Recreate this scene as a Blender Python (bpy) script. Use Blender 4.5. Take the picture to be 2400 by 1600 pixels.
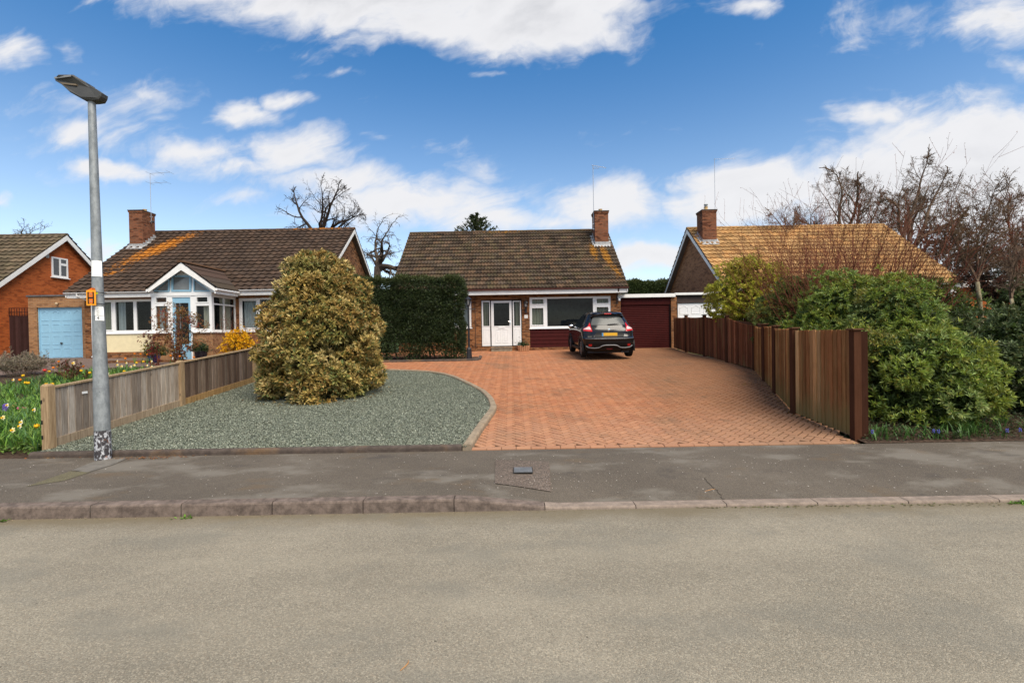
import bpy, bmesh, math, random
import numpy as np
from mathutils import Vector, Matrix
PI = math.pi
for o in list(bpy.data.objects):
    bpy.data.objects.remove(o)
SC = bpy.context.scene
COL = SC.collection

# ------------------------------------------------------------------ camera
EYE = 1.76                      # camera height above the road
FPX, CX, CY = 1143.0, 1200.0, 800.0
PITCH, ROLL = math.radians(-0.7), math.radians(1.0)
_fw = Vector((0, math.cos(PITCH), math.sin(PITCH)))
_up0 = Vector((0, -math.sin(PITCH), math.cos(PITCH)))
_rt0 = Vector((1, 0, 0))
_rt = _rt0*math.cos(ROLL) - _up0*math.sin(ROLL)
_up = _rt0*math.sin(ROLL) + _up0*math.cos(ROLL)
cam = bpy.data.cameras.new('camera')
cam.sensor_width = 36.0
cam.lens = FPX/2400*36
cam.clip_end = 2000
cam.clip_start = 0.05
camo = bpy.data.objects.new('camera', cam)
COL.objects.link(camo)
camo.matrix_world = Matrix(((_rt.x, _up.x, -_fw.x, 0), (_rt.y, _up.y, -_fw.y, 0), (_rt.z, _up.z, -_fw.z, EYE), (0, 0, 0, 1)))
SC.camera = camo

def ray(px, py):
    d = _fw + _rt*((px-CX)/FPX) + _up*((CY-py)/FPX)
    return d
def at(px, py, Y):
    """the world point that a measured photo pixel has at the depth Y"""
    d = ray(px, py)
    t = Y/d.y
    return Vector((d.x*t, Y, EYE+d.z*t))
PROF = [(-60, 0.0), (4.9, 0.0), (4.901, .12), (6.9, .14), (16.6, .88), (21.6, 1.09), (30, 1.12), (900, 1.12)]
def zg(y):
    for (a, b), (c, d) in zip(PROF, PROF[1:]):
        if y <= c:
            return b + (d-b)*(y-a)/(c-a)
    return PROF[-1][1]
def G(px, py, off=0.0):
    """the point of the sloping ground that a photo pixel shows"""
    d = ray(px, py)
    lo, hi = 5.0, 200.0
    for _ in range(60):
        m = (lo+hi)/2
        if EYE + d.z*m/d.y > zg(m)+off: lo = m
        else: hi = m
    return Vector((d.x*lo/d.y, lo, zg(lo)+off))
def Rz(f, x0, x1, y0, y1, Y):
    """a rectangle measured in a zoomed view -> world x0,x1,z0,z1 on the plane Y"""
    a, b = f(x0, (y0+y1)/2), f(x1, (y0+y1)/2)
    c, d = f((x0+x1)/2, y0), f((x0+x1)/2, y1)
    return (at(*a, Y).x, at(*b, Y).x, at(*d, Y).z, at(*c, Y).z)
def Z1(x, y): return (x*.2551, 450+y*.2551)
def Z2(x, y): return (300+x*.2423, 480+y*.2423)
def Z3(x, y): return (560+x*.3571, 400+y*.3571)
def Z4(x, y): return (900+x*.2551, 480+y*.2551)
def Z5(x, y): return (1300+x*.17, 680+y*.17)
def Z6(x, y): return (1500+x*.287, 350+y*.287)
def Z7(x, y): return (1850+x*.3508, 350+y*.3508)
def Z8(x, y): return (1550+x*.3614, 700+y*.3614)
def ZA(x, y): return (x*.2551, 780+y*.2551)
def DS(x, y): return (x*1.0204, y*1.0204)

# ------------------------------------------------------------------ light
SUN_EL, SUN_AZ = math.radians(54), math.radians(146)   # azimuth clockwise from +Y: behind the camera, to its right
sun = bpy.data.lights.new('sun', 'SUN')
sun.energy = 3.4
sun.angle = math.radians(42)
sun.color = (1.0, .91, .78)
suno = bpy.data.objects.new('sun', sun)
COL.objects.link(suno)
sd = Vector((math.sin(SUN_AZ)*math.cos(SUN_EL), math.cos(SUN_AZ)*math.cos(SUN_EL), math.sin(SUN_EL)))
suno.rotation_euler = sd.to_track_quat('Z', 'Y').to_euler()
SC.view_settings.view_transform = 'Standard'
SC.view_settings.look = 'None'
SC.view_settings.exposure = 0.64
SC.view_settings.gamma = 1
SC.view_settings.use_curve_mapping = False
try:
    SC.cycles.max_bounces = 6
    SC.cycles.transparent_max_bounces = 16
    SC.cycles.caustics_reflective = False
    SC.cycles.caustics_refractive = False
except Exception:
    pass

# ------------------------------------------------------------------ node helper
class NT:
    def __init__(self, tree):
        self.t = tree
        self.n = tree.nodes
        self.l = tree.links
    def add(self, typ, ins=None, **props):
        n = self.n.new(typ)
        for k, v in props.items():
            setattr(n, k, v)
        for k, v in (ins or {}).items():
            s = n.inputs[k]
            if hasattr(v, 'is_output') or isinstance(v, bpy.types.NodeSocket):
                self.l.new(v, s)
            else:
                s.default_value = v
        return n
    def math(self, op, a, b=None, c=None, clamp=False):
        n = self.n.new('ShaderNodeMath'); n.operation = op; n.use_clamp = clamp
        for i, v in enumerate((a, b, c)):
            if v is None: continue
            if isinstance(v, bpy.types.NodeSocket): self.l.new(v, n.inputs[i])
            else: n.inputs[i].default_value = v
        return n.outputs[0]
    def vmath(self, op, a, b=None):
        n = self.n.new('ShaderNodeVectorMath'); n.operation = op
        for i, v in enumerate((a, b)):
            if v is None: continue
            if isinstance(v, bpy.types.NodeSocket): self.l.new(v, n.inputs[i])
            else: n.inputs[i].default_value = v
        return n.outputs['Value'] if op in ('LENGTH', 'DOT_PRODUCT', 'DISTANCE') else n.outputs[0]
    def mix(self, f, a, b, blend='MIX'):
        n = self.n.new('ShaderNodeMix'); n.data_type = 'RGBA'; n.blend_type = blend
        for s, v in ((n.inputs[0], f), (n.inputs[6], a), (n.inputs[7], b)):
            if isinstance(v, bpy.types.NodeSocket): self.l.new(v, s)
            elif isinstance(v, (int, float)): s.default_value = v
            else: s.default_value = (*v, 1) if len(v) == 3 else v
        return n.outputs[2]
    def step(self, x, a, b):
        n = self.n.new('ShaderNodeMapRange'); n.interpolation_type = 'SMOOTHSTEP'
        self.l.new(x, n.inputs[0])
        for i, v in ((1, a), (2, b)):
            if isinstance(v, bpy.types.NodeSocket): self.l.new(v, n.inputs[i])
            else: n.inputs[i].default_value = v
        return n.outputs[0]
    def noise(self, vec, scale, detail=4, rough=.55, out=0, dist=0.0):
        n = self.n.new('ShaderNodeTexNoise')
        n.inputs['Scale'].default_value = scale
        n.inputs['Detail'].default_value = detail
        n.inputs['Roughness'].default_value = rough
        n.inputs['Distortion'].default_value = dist
        if vec is not None: self.l.new(vec, n.inputs['Vector'])
        return n.outputs[out]

# ------------------------------------------------------------------ sky
world = bpy.data.worlds.new('World')
SC.world = world
world.use_nodes = True
W = NT(world.node_tree)
W.n.clear()
def build_sky():
    out = W.add('ShaderNodeOutputWorld')
    bg = W.add('ShaderNodeBackground', {'Strength': 0.1})
    W.l.new(bg.outputs[0], out.inputs[0])
    sky = W.add('ShaderNodeTexSky')
    sky.sky_type = 'NISHITA'
    sky.sun_disc = False
    sky.sun_elevation = SUN_EL
    sky.sun_rotation = SUN_AZ
    sky.altitude = 50
    sky.air_density = 1.0
    sky.dust_density = 0.3
    sky.ozone_density = 2.0
    tc = W.add('ShaderNodeTexCoord')
    d = tc.outputs['Generated']
    sep = W.add('ShaderNodeSeparateXYZ', {0: d})
    el = W.step(sep.outputs[2], .0, .58)
    hs = W.add('ShaderNodeHueSaturation', {'Hue': 0.4985, 'Saturation': W.math('ADD', .80, W.math('MULTIPLY', el, .54)), 'Value': W.math('SUBTRACT', 1.20, W.math('MULTIPLY', el, .10)), 'Color': sky.outputs[0]})
    y = W.math('MAXIMUM', sep.outputs[1], 0.05)
    u = W.math('DIVIDE', sep.outputs[0], y)
    v = W.math('DIVIDE', sep.outputs[2], y)
    front = W.step(sep.outputs[1], 0.12, 0.3)
    uv = W.add('ShaderNodeCombineXYZ', {0: u, 1: v, 2: 0.0}).outputs[0]
    # wisps bend the field before it is measured
    wv = W.noise(uv, 5.0, 4, .6, out=1)
    wv = W.vmath('MULTIPLY', W.vmath('SUBTRACT', wv, (.5, .5, .5)), (.24, .10, 0))
    uvw = W.vmath('ADD', uv, wv)
    # one cloud: centre (u, v), radii, weight - directions in the sky, measured from the photograph
    def dv(px, py):
        r = ray(px*1.0204, py*1.0204)
        return r.x/r.y, r.z/r.y
    clouds = [(800, -40, 420, 92, 1.5), (1210, 30, 240, 92, 1.5), (1000, 45, 220, 62, 1.1), (440, -22, 170, 36, 1.0), (1400, 5, 120, 50, 1.1),
              (30, 105, 95, 42, .95), (165, 105, 45, 34, .5), (640, 100, 120, 34, .42), (790, 162, 90, 12, .42), (1140, 172, 70, 12, .45),
              (190, 235, 190, 50, .62), (330, 215, 120, 34, .55), (170, 292, 130, 44, .85), (440, 345, 170, 48, .95), (580, 385, 150, 34, .8), (690, 350, 110, 56, 1.15), (570, 255, 80, 32, .95), (655, 225, 56, 20, .9), (235, 398, 115, 30, .95),
              (10, 450, 50, 26, .8), (850, 300, 50, 16, .4), (1100, 385, 85, 45, .62), (1040, 340, 80, 26, .4), (1200, 362, 40, 14, .35),
              (800, 425, 190, 45, .95), (950, 470, 250, 55, 1.15), (1120, 505, 160, 42, 1.05), (600, 455, 160, 24, .5), (1380, 478, 130, 66, 1.25), (1300, 515, 120, 34, .9),
              (1490, 592, 110, 34, 1.2), (240, 580, 60, 34, .9), (1570, 425, 100, 26, .6), (1760, 440, 190, 70, 1.35), (1690, 480, 180, 50, 1.3), (1960, 430, 190, 90, 1.4), (2240, 320, 240, 95, 1.45), (2200, 440, 380, 130, 1.6), (2020, 270, 90, 32, .9), (2320, 560, 260, 100, 1.2),
              (2050, 60, 190, 62, .52), (1960, 110, 90, 30, .42), (2320, 40, 130, 70, .95), (1700, 10, 95, 26, .75), (2350, 150, 40, 26, .7), (1710, 110, 60, 20, .3)]
    field = None
    for (px, py, rx, ry, w) in clouds:
        cu, cv = dv(px, py)
        q = W.vmath('MULTIPLY', W.vmath('SUBTRACT', uvw, (cu, cv, 0)), (1120/rx, 1120/ry, 0))
        r = W.vmath('LENGTH', q)
        val = W.math('MULTIPLY', W.math('SUBTRACT', 1.0, W.math('MULTIPLY', r, .62), clamp=True), w)
        field = val if field is None else W.math('MAXIMUM', field, val)
    # billows, stretched along the horizon
    sr = W.add('ShaderNodeVectorRotate', {'Vector': uv, 'Angle': -.30}, rotation_type='Z_AXIS').outputs[0]
    st = W.vmath('MULTIPLY', W.vmath('ADD', sr, W.vmath('MULTIPLY', wv, (.6, .6, 0))), (.85, 1.9, 1.0))
    n1 = W.noise(st, 5.0, 10, .62, dist=.9)
    n2 = W.noise(W.vmath('ADD', st, (3.1, 1.7, 0)), 17.0, 6, .6)
    nn = W.math('ADD', W.math('MULTIPLY', W.math('SUBTRACT', n1, .5), 1.35), W.math('MULTIPLY', W.math('SUBTRACT', n2, .5), .55))
    dens = W.math('ADD', field, nn)
    # the rest of the sky (behind, overhead): broken cloud of the same kind
    pz = W.math('ADD', W.math('MAXIMUM', sep.outputs[2], 0.0), 0.12)
    pl = W.add('ShaderNodeCombineXYZ', {0: W.math('DIVIDE', sep.outputs[0], pz), 1: W.math('DIVIDE', sep.outputs[1], pz), 2: 0.0}).outputs[0]
    nb = W.noise(pl, .8, 6, .55)
    densb = W.math('ADD', W.math('MULTIPLY', W.math('SUBTRACT', nb, .5), 2.4), .52)
    mixd = W.add('ShaderNodeMix', {0: front, 2: densb, 3: dens})
    dens = mixd.outputs[0]
    alpha = W.step(dens, .18, .90)
    alpha = W.math('MULTIPLY', alpha, .96)
    # grey undersides where the cloud is thick, brighter rims
    thick = W.step(dens, .75, 1.6)
    n3 = W.noise(W.vmath('ADD', st, (9.0, 4.0, 0)), 4.0, 5, .55)
    under = W.math('MULTIPLY', thick, W.step(n3, .38, .68))
    hi = W.step(v, .42, .62)
    under = W.math('MULTIPLY', under, W.math('ADD', .35, W.math('MULTIPLY', hi, .65)))
    white = (5.75, 5.72, 5.82, 1)
    grey = (3.9, 3.95, 4.15, 1)
    cc = W.mix(under, white, grey)
    colr = W.mix(alpha, hs.outputs[0], cc)
    W.l.new(colr, bg.inputs['Color'])
build_sky()

# ------------------------------------------------------------------ objects
def tag(o, label, cat, group=None):
    o['label'] = label; o['category'] = cat
    if group: o['group'] = group
    return o
def thing(name, label, cat, loc=(0, 0, 0), rotz=0.0, group=None):
    o = bpy.data.objects.new(name, None)
    o.empty_display_size = .2
    COL.objects.link(o)
    o.location = loc; o.rotation_euler = (0, 0, rotz)
    o['_b'] = 1
    del o['_b']
    return tag(o, label, cat, group)
def link(o, parent=None, local=False):
    """link; the meshes are built in world coordinates unless local"""
    COL.objects.link(o)
    if parent is not None:
        o.parent = parent
        if not local and parent.type == 'EMPTY':
            o.matrix_parent_inverse = (Matrix.Translation(parent.location) @ parent.rotation_euler.to_matrix().to_4x4()).inverted()
    return o
def np_mesh(name, V, F, mats, cols=None, smooth=False, mi=None):
    V = np.asarray(V, dtype=np.float32); F = np.asarray(F, dtype=np.int32)
    me = bpy.data.meshes.new(name)
    k = F.shape[1]
    me.vertices.add(len(V)); me.vertices.foreach_set('co', V.ravel())
    me.loops.add(F.size); me.loops.foreach_set('vertex_index', F.ravel())
    me.polygons.add(len(F))
    me.polygons.foreach_set('loop_start', np.arange(0, F.size, k, dtype=np.int32))
    try: me.polygons.foreach_set('loop_total', np.full(len(F), k, dtype=np.int32))
    except Exception: pass
    for m in (mats if isinstance(mats, (list, tuple)) else [mats]): me.materials.append(m)
    if mi is not None: me.polygons.foreach_set('material_index', np.asarray(mi, dtype=np.int32))
    me.polygons.foreach_set('use_smooth', np.full(len(F), smooth, dtype=bool))
    me.update(calc_edges=True)
    if cols is not None:
        a = me.attributes.new('col', 'FLOAT_COLOR', 'FACE')
        c = np.ones((len(F), 4), dtype=np.float32); c[:, :3] = cols
        a.data.foreach_set('color', c.ravel())
    return me
def np_obj(name, V, F, mats, parent=None, cols=None, smooth=False, local=False, mi=None):
    me = np_mesh(name, V, F, mats, cols, smooth, mi)
    return link(bpy.data.objects.new(name, me), parent, local)

class MB:
    """collects shapes that end up as ONE mesh object"""
    def __init__(self):
        self.v = []; self.f = []; self.m = []; self.c = []; self.col = None; self.mi = 0
    def add(self, verts, faces):
        b = len(self.v)
        self.v.extend(tuple(p) for p in verts)
        for f in faces:
            self.f.append(tuple(i+b for i in f)); self.m.append(self.mi); self.c.append(self.col)
        return b
    def box(self, x0, x1, y0, y1, z0, z1):
        v = [(x, y, z) for z in (z0, z1) for y in (y0, y1) for x in (x0, x1)]
        self.add(v, [(0, 2, 3, 1), (4, 5, 7, 6), (0, 1, 5, 4), (2, 6, 7, 3), (0, 4, 6, 2), (1, 3, 7, 5)])
    def obox(self, o, ax, ay, az):
        """a box from corner o along three edge vectors"""
        o, ax, ay, az = map(Vector, (o, ax, ay, az))
        v = [o+ax*i+ay*j+az*k for k in (0, 1) for j in (0, 1) for i in (0, 1)]
        self.add(v, [(0, 2, 3, 1), (4, 5, 7, 6), (0, 1, 5, 4), (2, 6, 7, 3), (0, 4, 6, 2), (1, 3, 7, 5)])
    def beam(self, a, b, w, h, up=(0, 0, 1)):
        a, b, up = Vector(a), Vector(b), Vector(up)
        d = b-a
        s = d.cross(up).normalized()*w
        u = s.cross(d).normalized()*h
        self.obox(a-s/2-u/2, s, d, u)
    def prism(self, poly, vec):
        """polygon (list of 3D points) pushed along vec"""
        n = len(poly); vec = Vector(vec)
        p = [Vector(q) for q in poly]
        v = p+[q+vec for q in p]
        f = [tuple(range(n)), tuple(range(2*n-1, n-1, -1))]
        f += [(i, (i+1) % n + 0, (i+1) % n+n, i+n) for i in range(n)]
        self.add(v, f)
    def tube(self, pts, rad, n=8, cap=True):
        pts = [Vector(p) for p in pts]
        if not hasattr(rad, '__len__'): rad = [rad]*len(pts)
        rings = []
        d0 = (pts[1]-pts[0]).normalized()
        ref = Vector((0, 0, 1)) if abs(d0.z) < .9 else Vector((1, 0, 0))
        s = d0.cross(ref).normalized()
        v = []
        for i, p in enumerate(pts):
            d = (pts[min(i+1, len(pts)-1)]-pts[max(i-1, 0)])
            d = d.normalized() if d.length > 1e-9 else d0
            s = (s-d*s.dot(d))
            s = s.normalized() if s.length > 1e-6 else d.orthogonal().normalized()
            t = d.cross(s)
            for k in range(n):
                a = 2*PI*k/n
                v.append(p+(s*math.cos(a)+t*math.sin(a))*rad[i])
        f = []
        for i in range(len(pts)-1):
            for k in range(n):
                k2 = (k+1) % n
                f.append((i*n+k, i*n+k2, (i+1)*n+k2, (i+1)*n+k))
        if cap:
            f.append(tuple(range(n-1, -1, -1)))
            f.append(tuple((len(pts)-1)*n+k for k in range(n)))
        self.add(v, f)
    def lathe(self, prof, c, n=16, cap=True):
        """profile of (radius, z) round a vertical axis at c"""
        c = Vector(c)
        v = [(c.x+r*math.cos(2*PI*k/n), c.y+r*math.sin(2*PI*k/n), c.z+z) for r, z in prof for k in range(n)]
        f = [(i*n+k, i*n+(k+1) % n, (i+1)*n+(k+1) % n, (i+1)*n+k) for i in range(len(prof)-1) for k in range(n)]
        if cap:
            f.append(tuple(range(n-1, -1, -1))); f.append(tuple((len(prof)-1)*n+k for k in range(n)))
        self.add(v, f)
    def ball(self, c, r, n=12, m=8):
        r = (r, r, r) if not hasattr(r, '__len__') else r
        v = []; f = []
        for i in range(m+1):
            t = PI*i/m
            for k in range(n):
                a = 2*PI*k/n
                v.append((c[0]+r[0]*math.sin(t)*math.cos(a), c[1]+r[1]*math.sin(t)*math.sin(a), c[2]-r[2]*math.cos(t)))
        for i in range(m):
            for k in range(n):
                f.append((i*n+k, i*n+(k+1) % n, (i+1)*n+(k+1) % n, (i+1)*n+k))
        self.add(v, f)
    def holes(self, u0, u1, w0, w1, hs, fm, d0, d1, back=False):
        """a panel u0..u1 x w0..w1 with rectangular holes, thickness d0..d1, mapped by fm(u, w, d)"""
        us = sorted({u0, u1, *[a for h in hs for a in h[:2] if u0 < a < u1]})
        ws = sorted({w0, w1, *[a for h in hs for a in h[2:4] if w0 < a < w1]})
        def solid(i, j):
            if i < 0 or j < 0 or i >= len(us)-1 or j >= len(ws)-1: return False
            cu, cw = (us[i]+us[i+1])/2, (ws[j]+ws[j+1])/2
            return not any(h[0] < cu < h[1] and h[2] < cw < h[3] for h in hs)
        for i in range(len(us)-1):
            for j in range(len(ws)-1):
                if not solid(i, j): continue
                a, b, c, d = us[i], us[i+1], ws[j], ws[j+1]
                q = [(a, c), (b, c), (b, d), (a, d)]
                self.add([fm(u, w, d0) for u, w in q], [(0, 1, 2, 3)])
                if back: self.add([fm(u, w, d1) for u, w in q], [(3, 2, 1, 0)])
                for (di, dj, p, r) in ((-1, 0, 3, 0), (1, 0, 1, 2), (0, -1, 0, 1), (0, 1, 2, 3)):
                    if not solid(i+di, j+dj):
                        (ua, wa), (ub, wb) = q[p], q[r]
                        self.add([fm(ua, wa, d0), fm(ua, wa, d1), fm(ub, wb, d1), fm(ub, wb, d0)], [(0, 1, 2, 3)])
    def build(self, name, mats, parent=None, smooth=False, bevel=0, local=False, weld=False, angle=None):
        me = bpy.data.meshes.new(name)
        me.from_pydata(self.v, [], self.f)
        for m in (mats if isinstance(mats, (list, tuple)) else [mats]): me.materials.append(m)
        if any(self.m): me.polygons.foreach_set('material_index', self.m)
        if any(c is not None for c in self.c):
            a = me.attributes.new('col', 'FLOAT_COLOR', 'FACE')
            a.data.foreach_set('color', [x for c in self.c for x in ((*c, 1.0) if c is not None else (.5, .5, .5, 1.0))])
        if weld:
            bm = bmesh.new(); bm.from_mesh(me)
            bmesh.ops.remove_doubles(bm, verts=bm.verts, dist=1e-4)
            bmesh.ops.recalc_face_normals(bm, faces=bm.faces)
            bm.to_mesh(me); bm.free()
        if smooth:
            me.polygons.foreach_set('use_smooth', [True]*len(me.polygons))
            if angle: 
                try: me.set_sharp_from_angle(angle=math.radians(angle))
                except Exception: pass
        me.update()
        o = bpy.data.objects.new(name, me)
        if bevel:
            b = o.modifiers.new('bevel', 'BEVEL'); b.width = bevel; b.segments = 2; b.limit_method = 'ANGLE'
        return link(o, parent, local)
def copy_tree(o, parent=None):
    c = o.copy(); COL.objects.link(c)
    if parent is not None: c.parent = parent
    for ch in list(o.children): copy_tree(ch, c)
    return c
def FY(Y): return lambda u, w, d: (u, Y+d, w)
def FX(X, s=1): return lambda u, w, d: (X+s*d, u, w)
def text_mesh(s, size):
    cu = bpy.data.curves.new('lettering', 'FONT'); cu.body = s; cu.size = size
    cu.align_x = 'CENTER'; cu.align_y = 'CENTER'; cu.extrude = .001
    ob = bpy.data.objects.new('lettering', cu); COL.objects.link(ob)
    dg = bpy.context.evaluated_depsgraph_get()
    me = bpy.data.meshes.new_from_object(ob.evaluated_get(dg))
    bpy.data.objects.remove(ob); bpy.data.curves.remove(cu)
    return me
def lettering(s, size, loc, mat, parent, rot=(PI/2, 0, 0), name='lettering', sx=1.0, local=False):
    me = text_mesh(s, size)
    me.transform(Matrix.Translation(loc) @ Matrix.Rotation(rot[2], 4, 'Z') @ Matrix.Rotation(rot[0], 4, 'X') @ Matrix.Scale(sx, 4, (1, 0, 0)))
    me.materials.clear(); me.materials.append(mat)
    return link(bpy.data.objects.new(name, me), parent, local)
# ------------------------------------------------------------------ materials
def new_mat(name, rough=.7, spec=.3):
    m = bpy.data.materials.new(name); m.use_nodes = True
    T = NT(m.node_tree); T.n.clear()
    out = T.add('ShaderNodeOutputMaterial')
    p = T.add('ShaderNodeBsdfPrincipled', {'Roughness': rough})
    try: p.inputs['Specular IOR Level'].default_value = spec
    except Exception: pass
    T.l.new(p.outputs[0], out.inputs[0])
    T.p = p; T.o = out; T.m = m
    T.obj = T.add('ShaderNodeTexCoord').outputs['Object']
    return T
def setc(T, c):
    if isinstance(c, bpy.types.NodeSocket): T.l.new(c, T.p.inputs['Base Color'])
    else: T.p.inputs['Base Color'].default_value = (*c, 1)
def bump(T, h, strength=.3, dist=.01):
    b = T.add('ShaderNodeBump', {'Strength': strength, 'Distance': dist, 'Height': h})
    T.l.new(b.outputs[0], T.p.inputs['Normal'])
def attr(T): return T.add('ShaderNodeAttribute', attribute_name='col').outputs['Color']
def plain(name, c, rough=.5, spec=.5, metal=0, var=.12, vs=6, coat=0, bs=0, bscale=60):
    T = new_mat(name, rough, spec)
    n = T.noise(T.obj, vs, 5, .6)
    f = T.step(n, .3, .7)
    setc(T, T.mix(f, tuple(x*(1-var) for x in c), tuple(min(1, x*(1+var)) for x in c)))
    T.p.inputs['Metallic'].default_value = metal
    if coat: T.p.inputs['Coat Weight'].default_value = coat
    if bs: bump(T, T.noise(T.obj, bscale, 4), bs, .004)
    return T.m

def brick_mat(name, c1, c2, mortar, dark=.35, sat2=None, w=.225, h=.075):
    T = new_mat(name, .88, .2)
    g = T.add('ShaderNodeNewGeometry')
    sn = T.add('ShaderNodeSeparateXYZ', {0: g.outputs['Normal']})
    so = T.add('ShaderNodeSeparateXYZ', {0: T.obj})
    side = T.math('GREATER_THAN', T.math('ABSOLUTE', sn.outputs[0]), .6)
    hx = T.add('ShaderNodeMix', {0: side, 2: so.outputs[0], 3: so.outputs[1]}).outputs[0]
    v = T.add('ShaderNodeCombineXYZ', {0: hx, 1: so.outputs[2], 2: 0.0}).outputs[0]
    b = T.add('ShaderNodeTexBrick', {'Vector': v, 'Scale': 1.0, 'Mortar Size': .006, 'Brick Width': w, 'Row Height': h, 'Bias': -.1,
                                     'Color1': (*c1, 1), 'Color2': (*c2, 1), 'Mortar': (*mortar, 1)})
    n = T.noise(v, 9, 3, .6)
    cell = T.add('ShaderNodeTexVoronoi', {'Vector': T.vmath('MULTIPLY', v, (4.4, 13.3, 1)), 'Scale': 1.0}).outputs['Color']
    cs = T.add('ShaderNodeSeparateXYZ', {0: cell}).outputs[0]
    k = T.mix(T.math('MULTIPLY', T.step(cs, .55, .95), dark*2), b.outputs[0], (.35, .3, .3), 'MULTIPLY')
    k = T.mix(T.math('MULTIPLY', T.step(n, .35, .75), .45), k, sat2 or c2)
    big = T.noise(T.obj, .7, 4)
    k = T.mix(T.math('MULTIPLY', T.step(big, .4, .7), .25), k, (.6, .55, .5), 'MULTIPLY')
    setc(T, k)
    bump(T, T.math('ADD', T.math('MULTIPLY', b.outputs[1], -1), T.math('MULTIPLY', n, .4)), .5, .008)
    return T.m

def roof_mat(name, base, var=.5, moss=(.06, .06, .02), mossamt=.35, lichen=None, lcol=(.45, .17, .02), specks=.5):
    """tile colour: one tint per tile (face attribute), weathering, moss and lichen"""
    T = new_mat(name, .92, .15)
    a = attr(T)
    k = T.mix(1.0, base, a, 'MULTIPLY')
    n = T.noise(T.obj, 26, 5, .65)
    k = T.mix(T.math('MULTIPLY', T.step(n, .3, .75), var), k, tuple(x*.45 for x in base))
    n2 = T.noise(T.obj, 3.2, 6, .65)
    k = T.mix(T.math('MULTIPLY', T.step(n2, .5, .72), mossamt), k, moss)
    if specks:
        n3 = T.noise(T.obj, 17, 2, .5)
        k = T.mix(T.math('MULTIPLY', T.step(n3, .72, .76), specks), k, (.42, .38, .33))
    if lichen:
        so = T.add('ShaderNodeSeparateXYZ', {0: T.obj})
        mask = None
        for (x, z, rx, rz, ang, wgt) in lichen:
            c, s = math.cos(ang), math.sin(ang)
            dx, dz = T.math('SUBTRACT', so.outputs[0], x), T.math('SUBTRACT', so.outputs[2], z)
            p = T.math('MULTIPLY', T.math('ADD', T.math('MULTIPLY', dx, c), T.math('MULTIPLY', dz, s)), 1/rx)
            q = T.math('MULTIPLY', T.math('SUBTRACT', T.math('MULTIPLY', dz, c), T.math('MULTIPLY', dx, s)), 1/rz)
            r = T.math('SQRT', T.math('ADD', T.math('MULTIPLY', p, p), T.math('MULTIPLY', q, q)))
            mk = T.math('MULTIPLY', T.math('SUBTRACT', 1.0, r, clamp=True), wgt)
            mask = mk if mask is None else T.math('MAXIMUM', mask, mk)
        nl = T.noise(T.obj, 7, 6, .7)
        nf = T.noise(T.obj, 40, 3, .6)
        v = T.math('ADD', mask, T.math('ADD', T.math('MULTIPLY', T.math('SUBTRACT', nl, .5), 1.9), T.math('MULTIPLY', T.math('SUBTRACT', nf, .5), 1.0)))
        gate = T.math('MULTIPLY', T.step(v, .40, .66), T.step(mask, .02, .2))
        k = T.mix(T.math('MULTIPLY', gate, .85), k, T.mix(T.step(nf, .35, .65), lcol, tuple(x*.6 for x in lcol)))
    setc(T, k)
    bump(T, n, .4, .01)
    return T.m

def leaf_mat(name, rough=.5, spec=.35, trans=.22):
    T = new_mat(name, rough, spec)
    a = attr(T)
    n = T.noise(T.obj, 30, 3)
    c = T.mix(T.math('MULTIPLY', T.step(n, .35, .7), .35), a, (.5, .5, .45), 'MULTIPLY')
    setc(T, c)
    tr = T.add('ShaderNodeBsdfTranslucent', {'Color': c})
    mx = T.add('ShaderNodeMixShader', {0: trans, 1: T.p.outputs[0], 2: tr.outputs[0]})
    T.l.new(mx.outputs[0], T.o.inputs[0])
    return T.m
LEAF = leaf_mat('leaf', .5, .3, .28)
LEAF_GLOSSY = leaf_mat('glossy_leaf', .42, .28, .30)
PETAL = leaf_mat('petal', .6, .2, .35)

def bark_mat(name, c1, c2):
    T = new_mat(name, .9, .15)
    n = T.noise(T.vmath('MULTIPLY', T.obj, (1, 1, .3)), 22, 5, .65)
    setc(T, T.mix(T.step(n, .3, .7), c1, c2))
    bump(T, n, .6, .02)
    return T.m
BARK = bark_mat('bark', (.045, .033, .024), (.13, .10, .075))
BARK_DARK = bark_mat('dark_bark', (.02, .014, .011), (.06, .042, .032))
BARK_PALE = bark_mat('pale_bark', (.16, .13, .075), (.36, .31, .20))
BARK_RED = bark_mat('red_twig', (.10, .03, .018), (.22, .085, .05))

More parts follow.
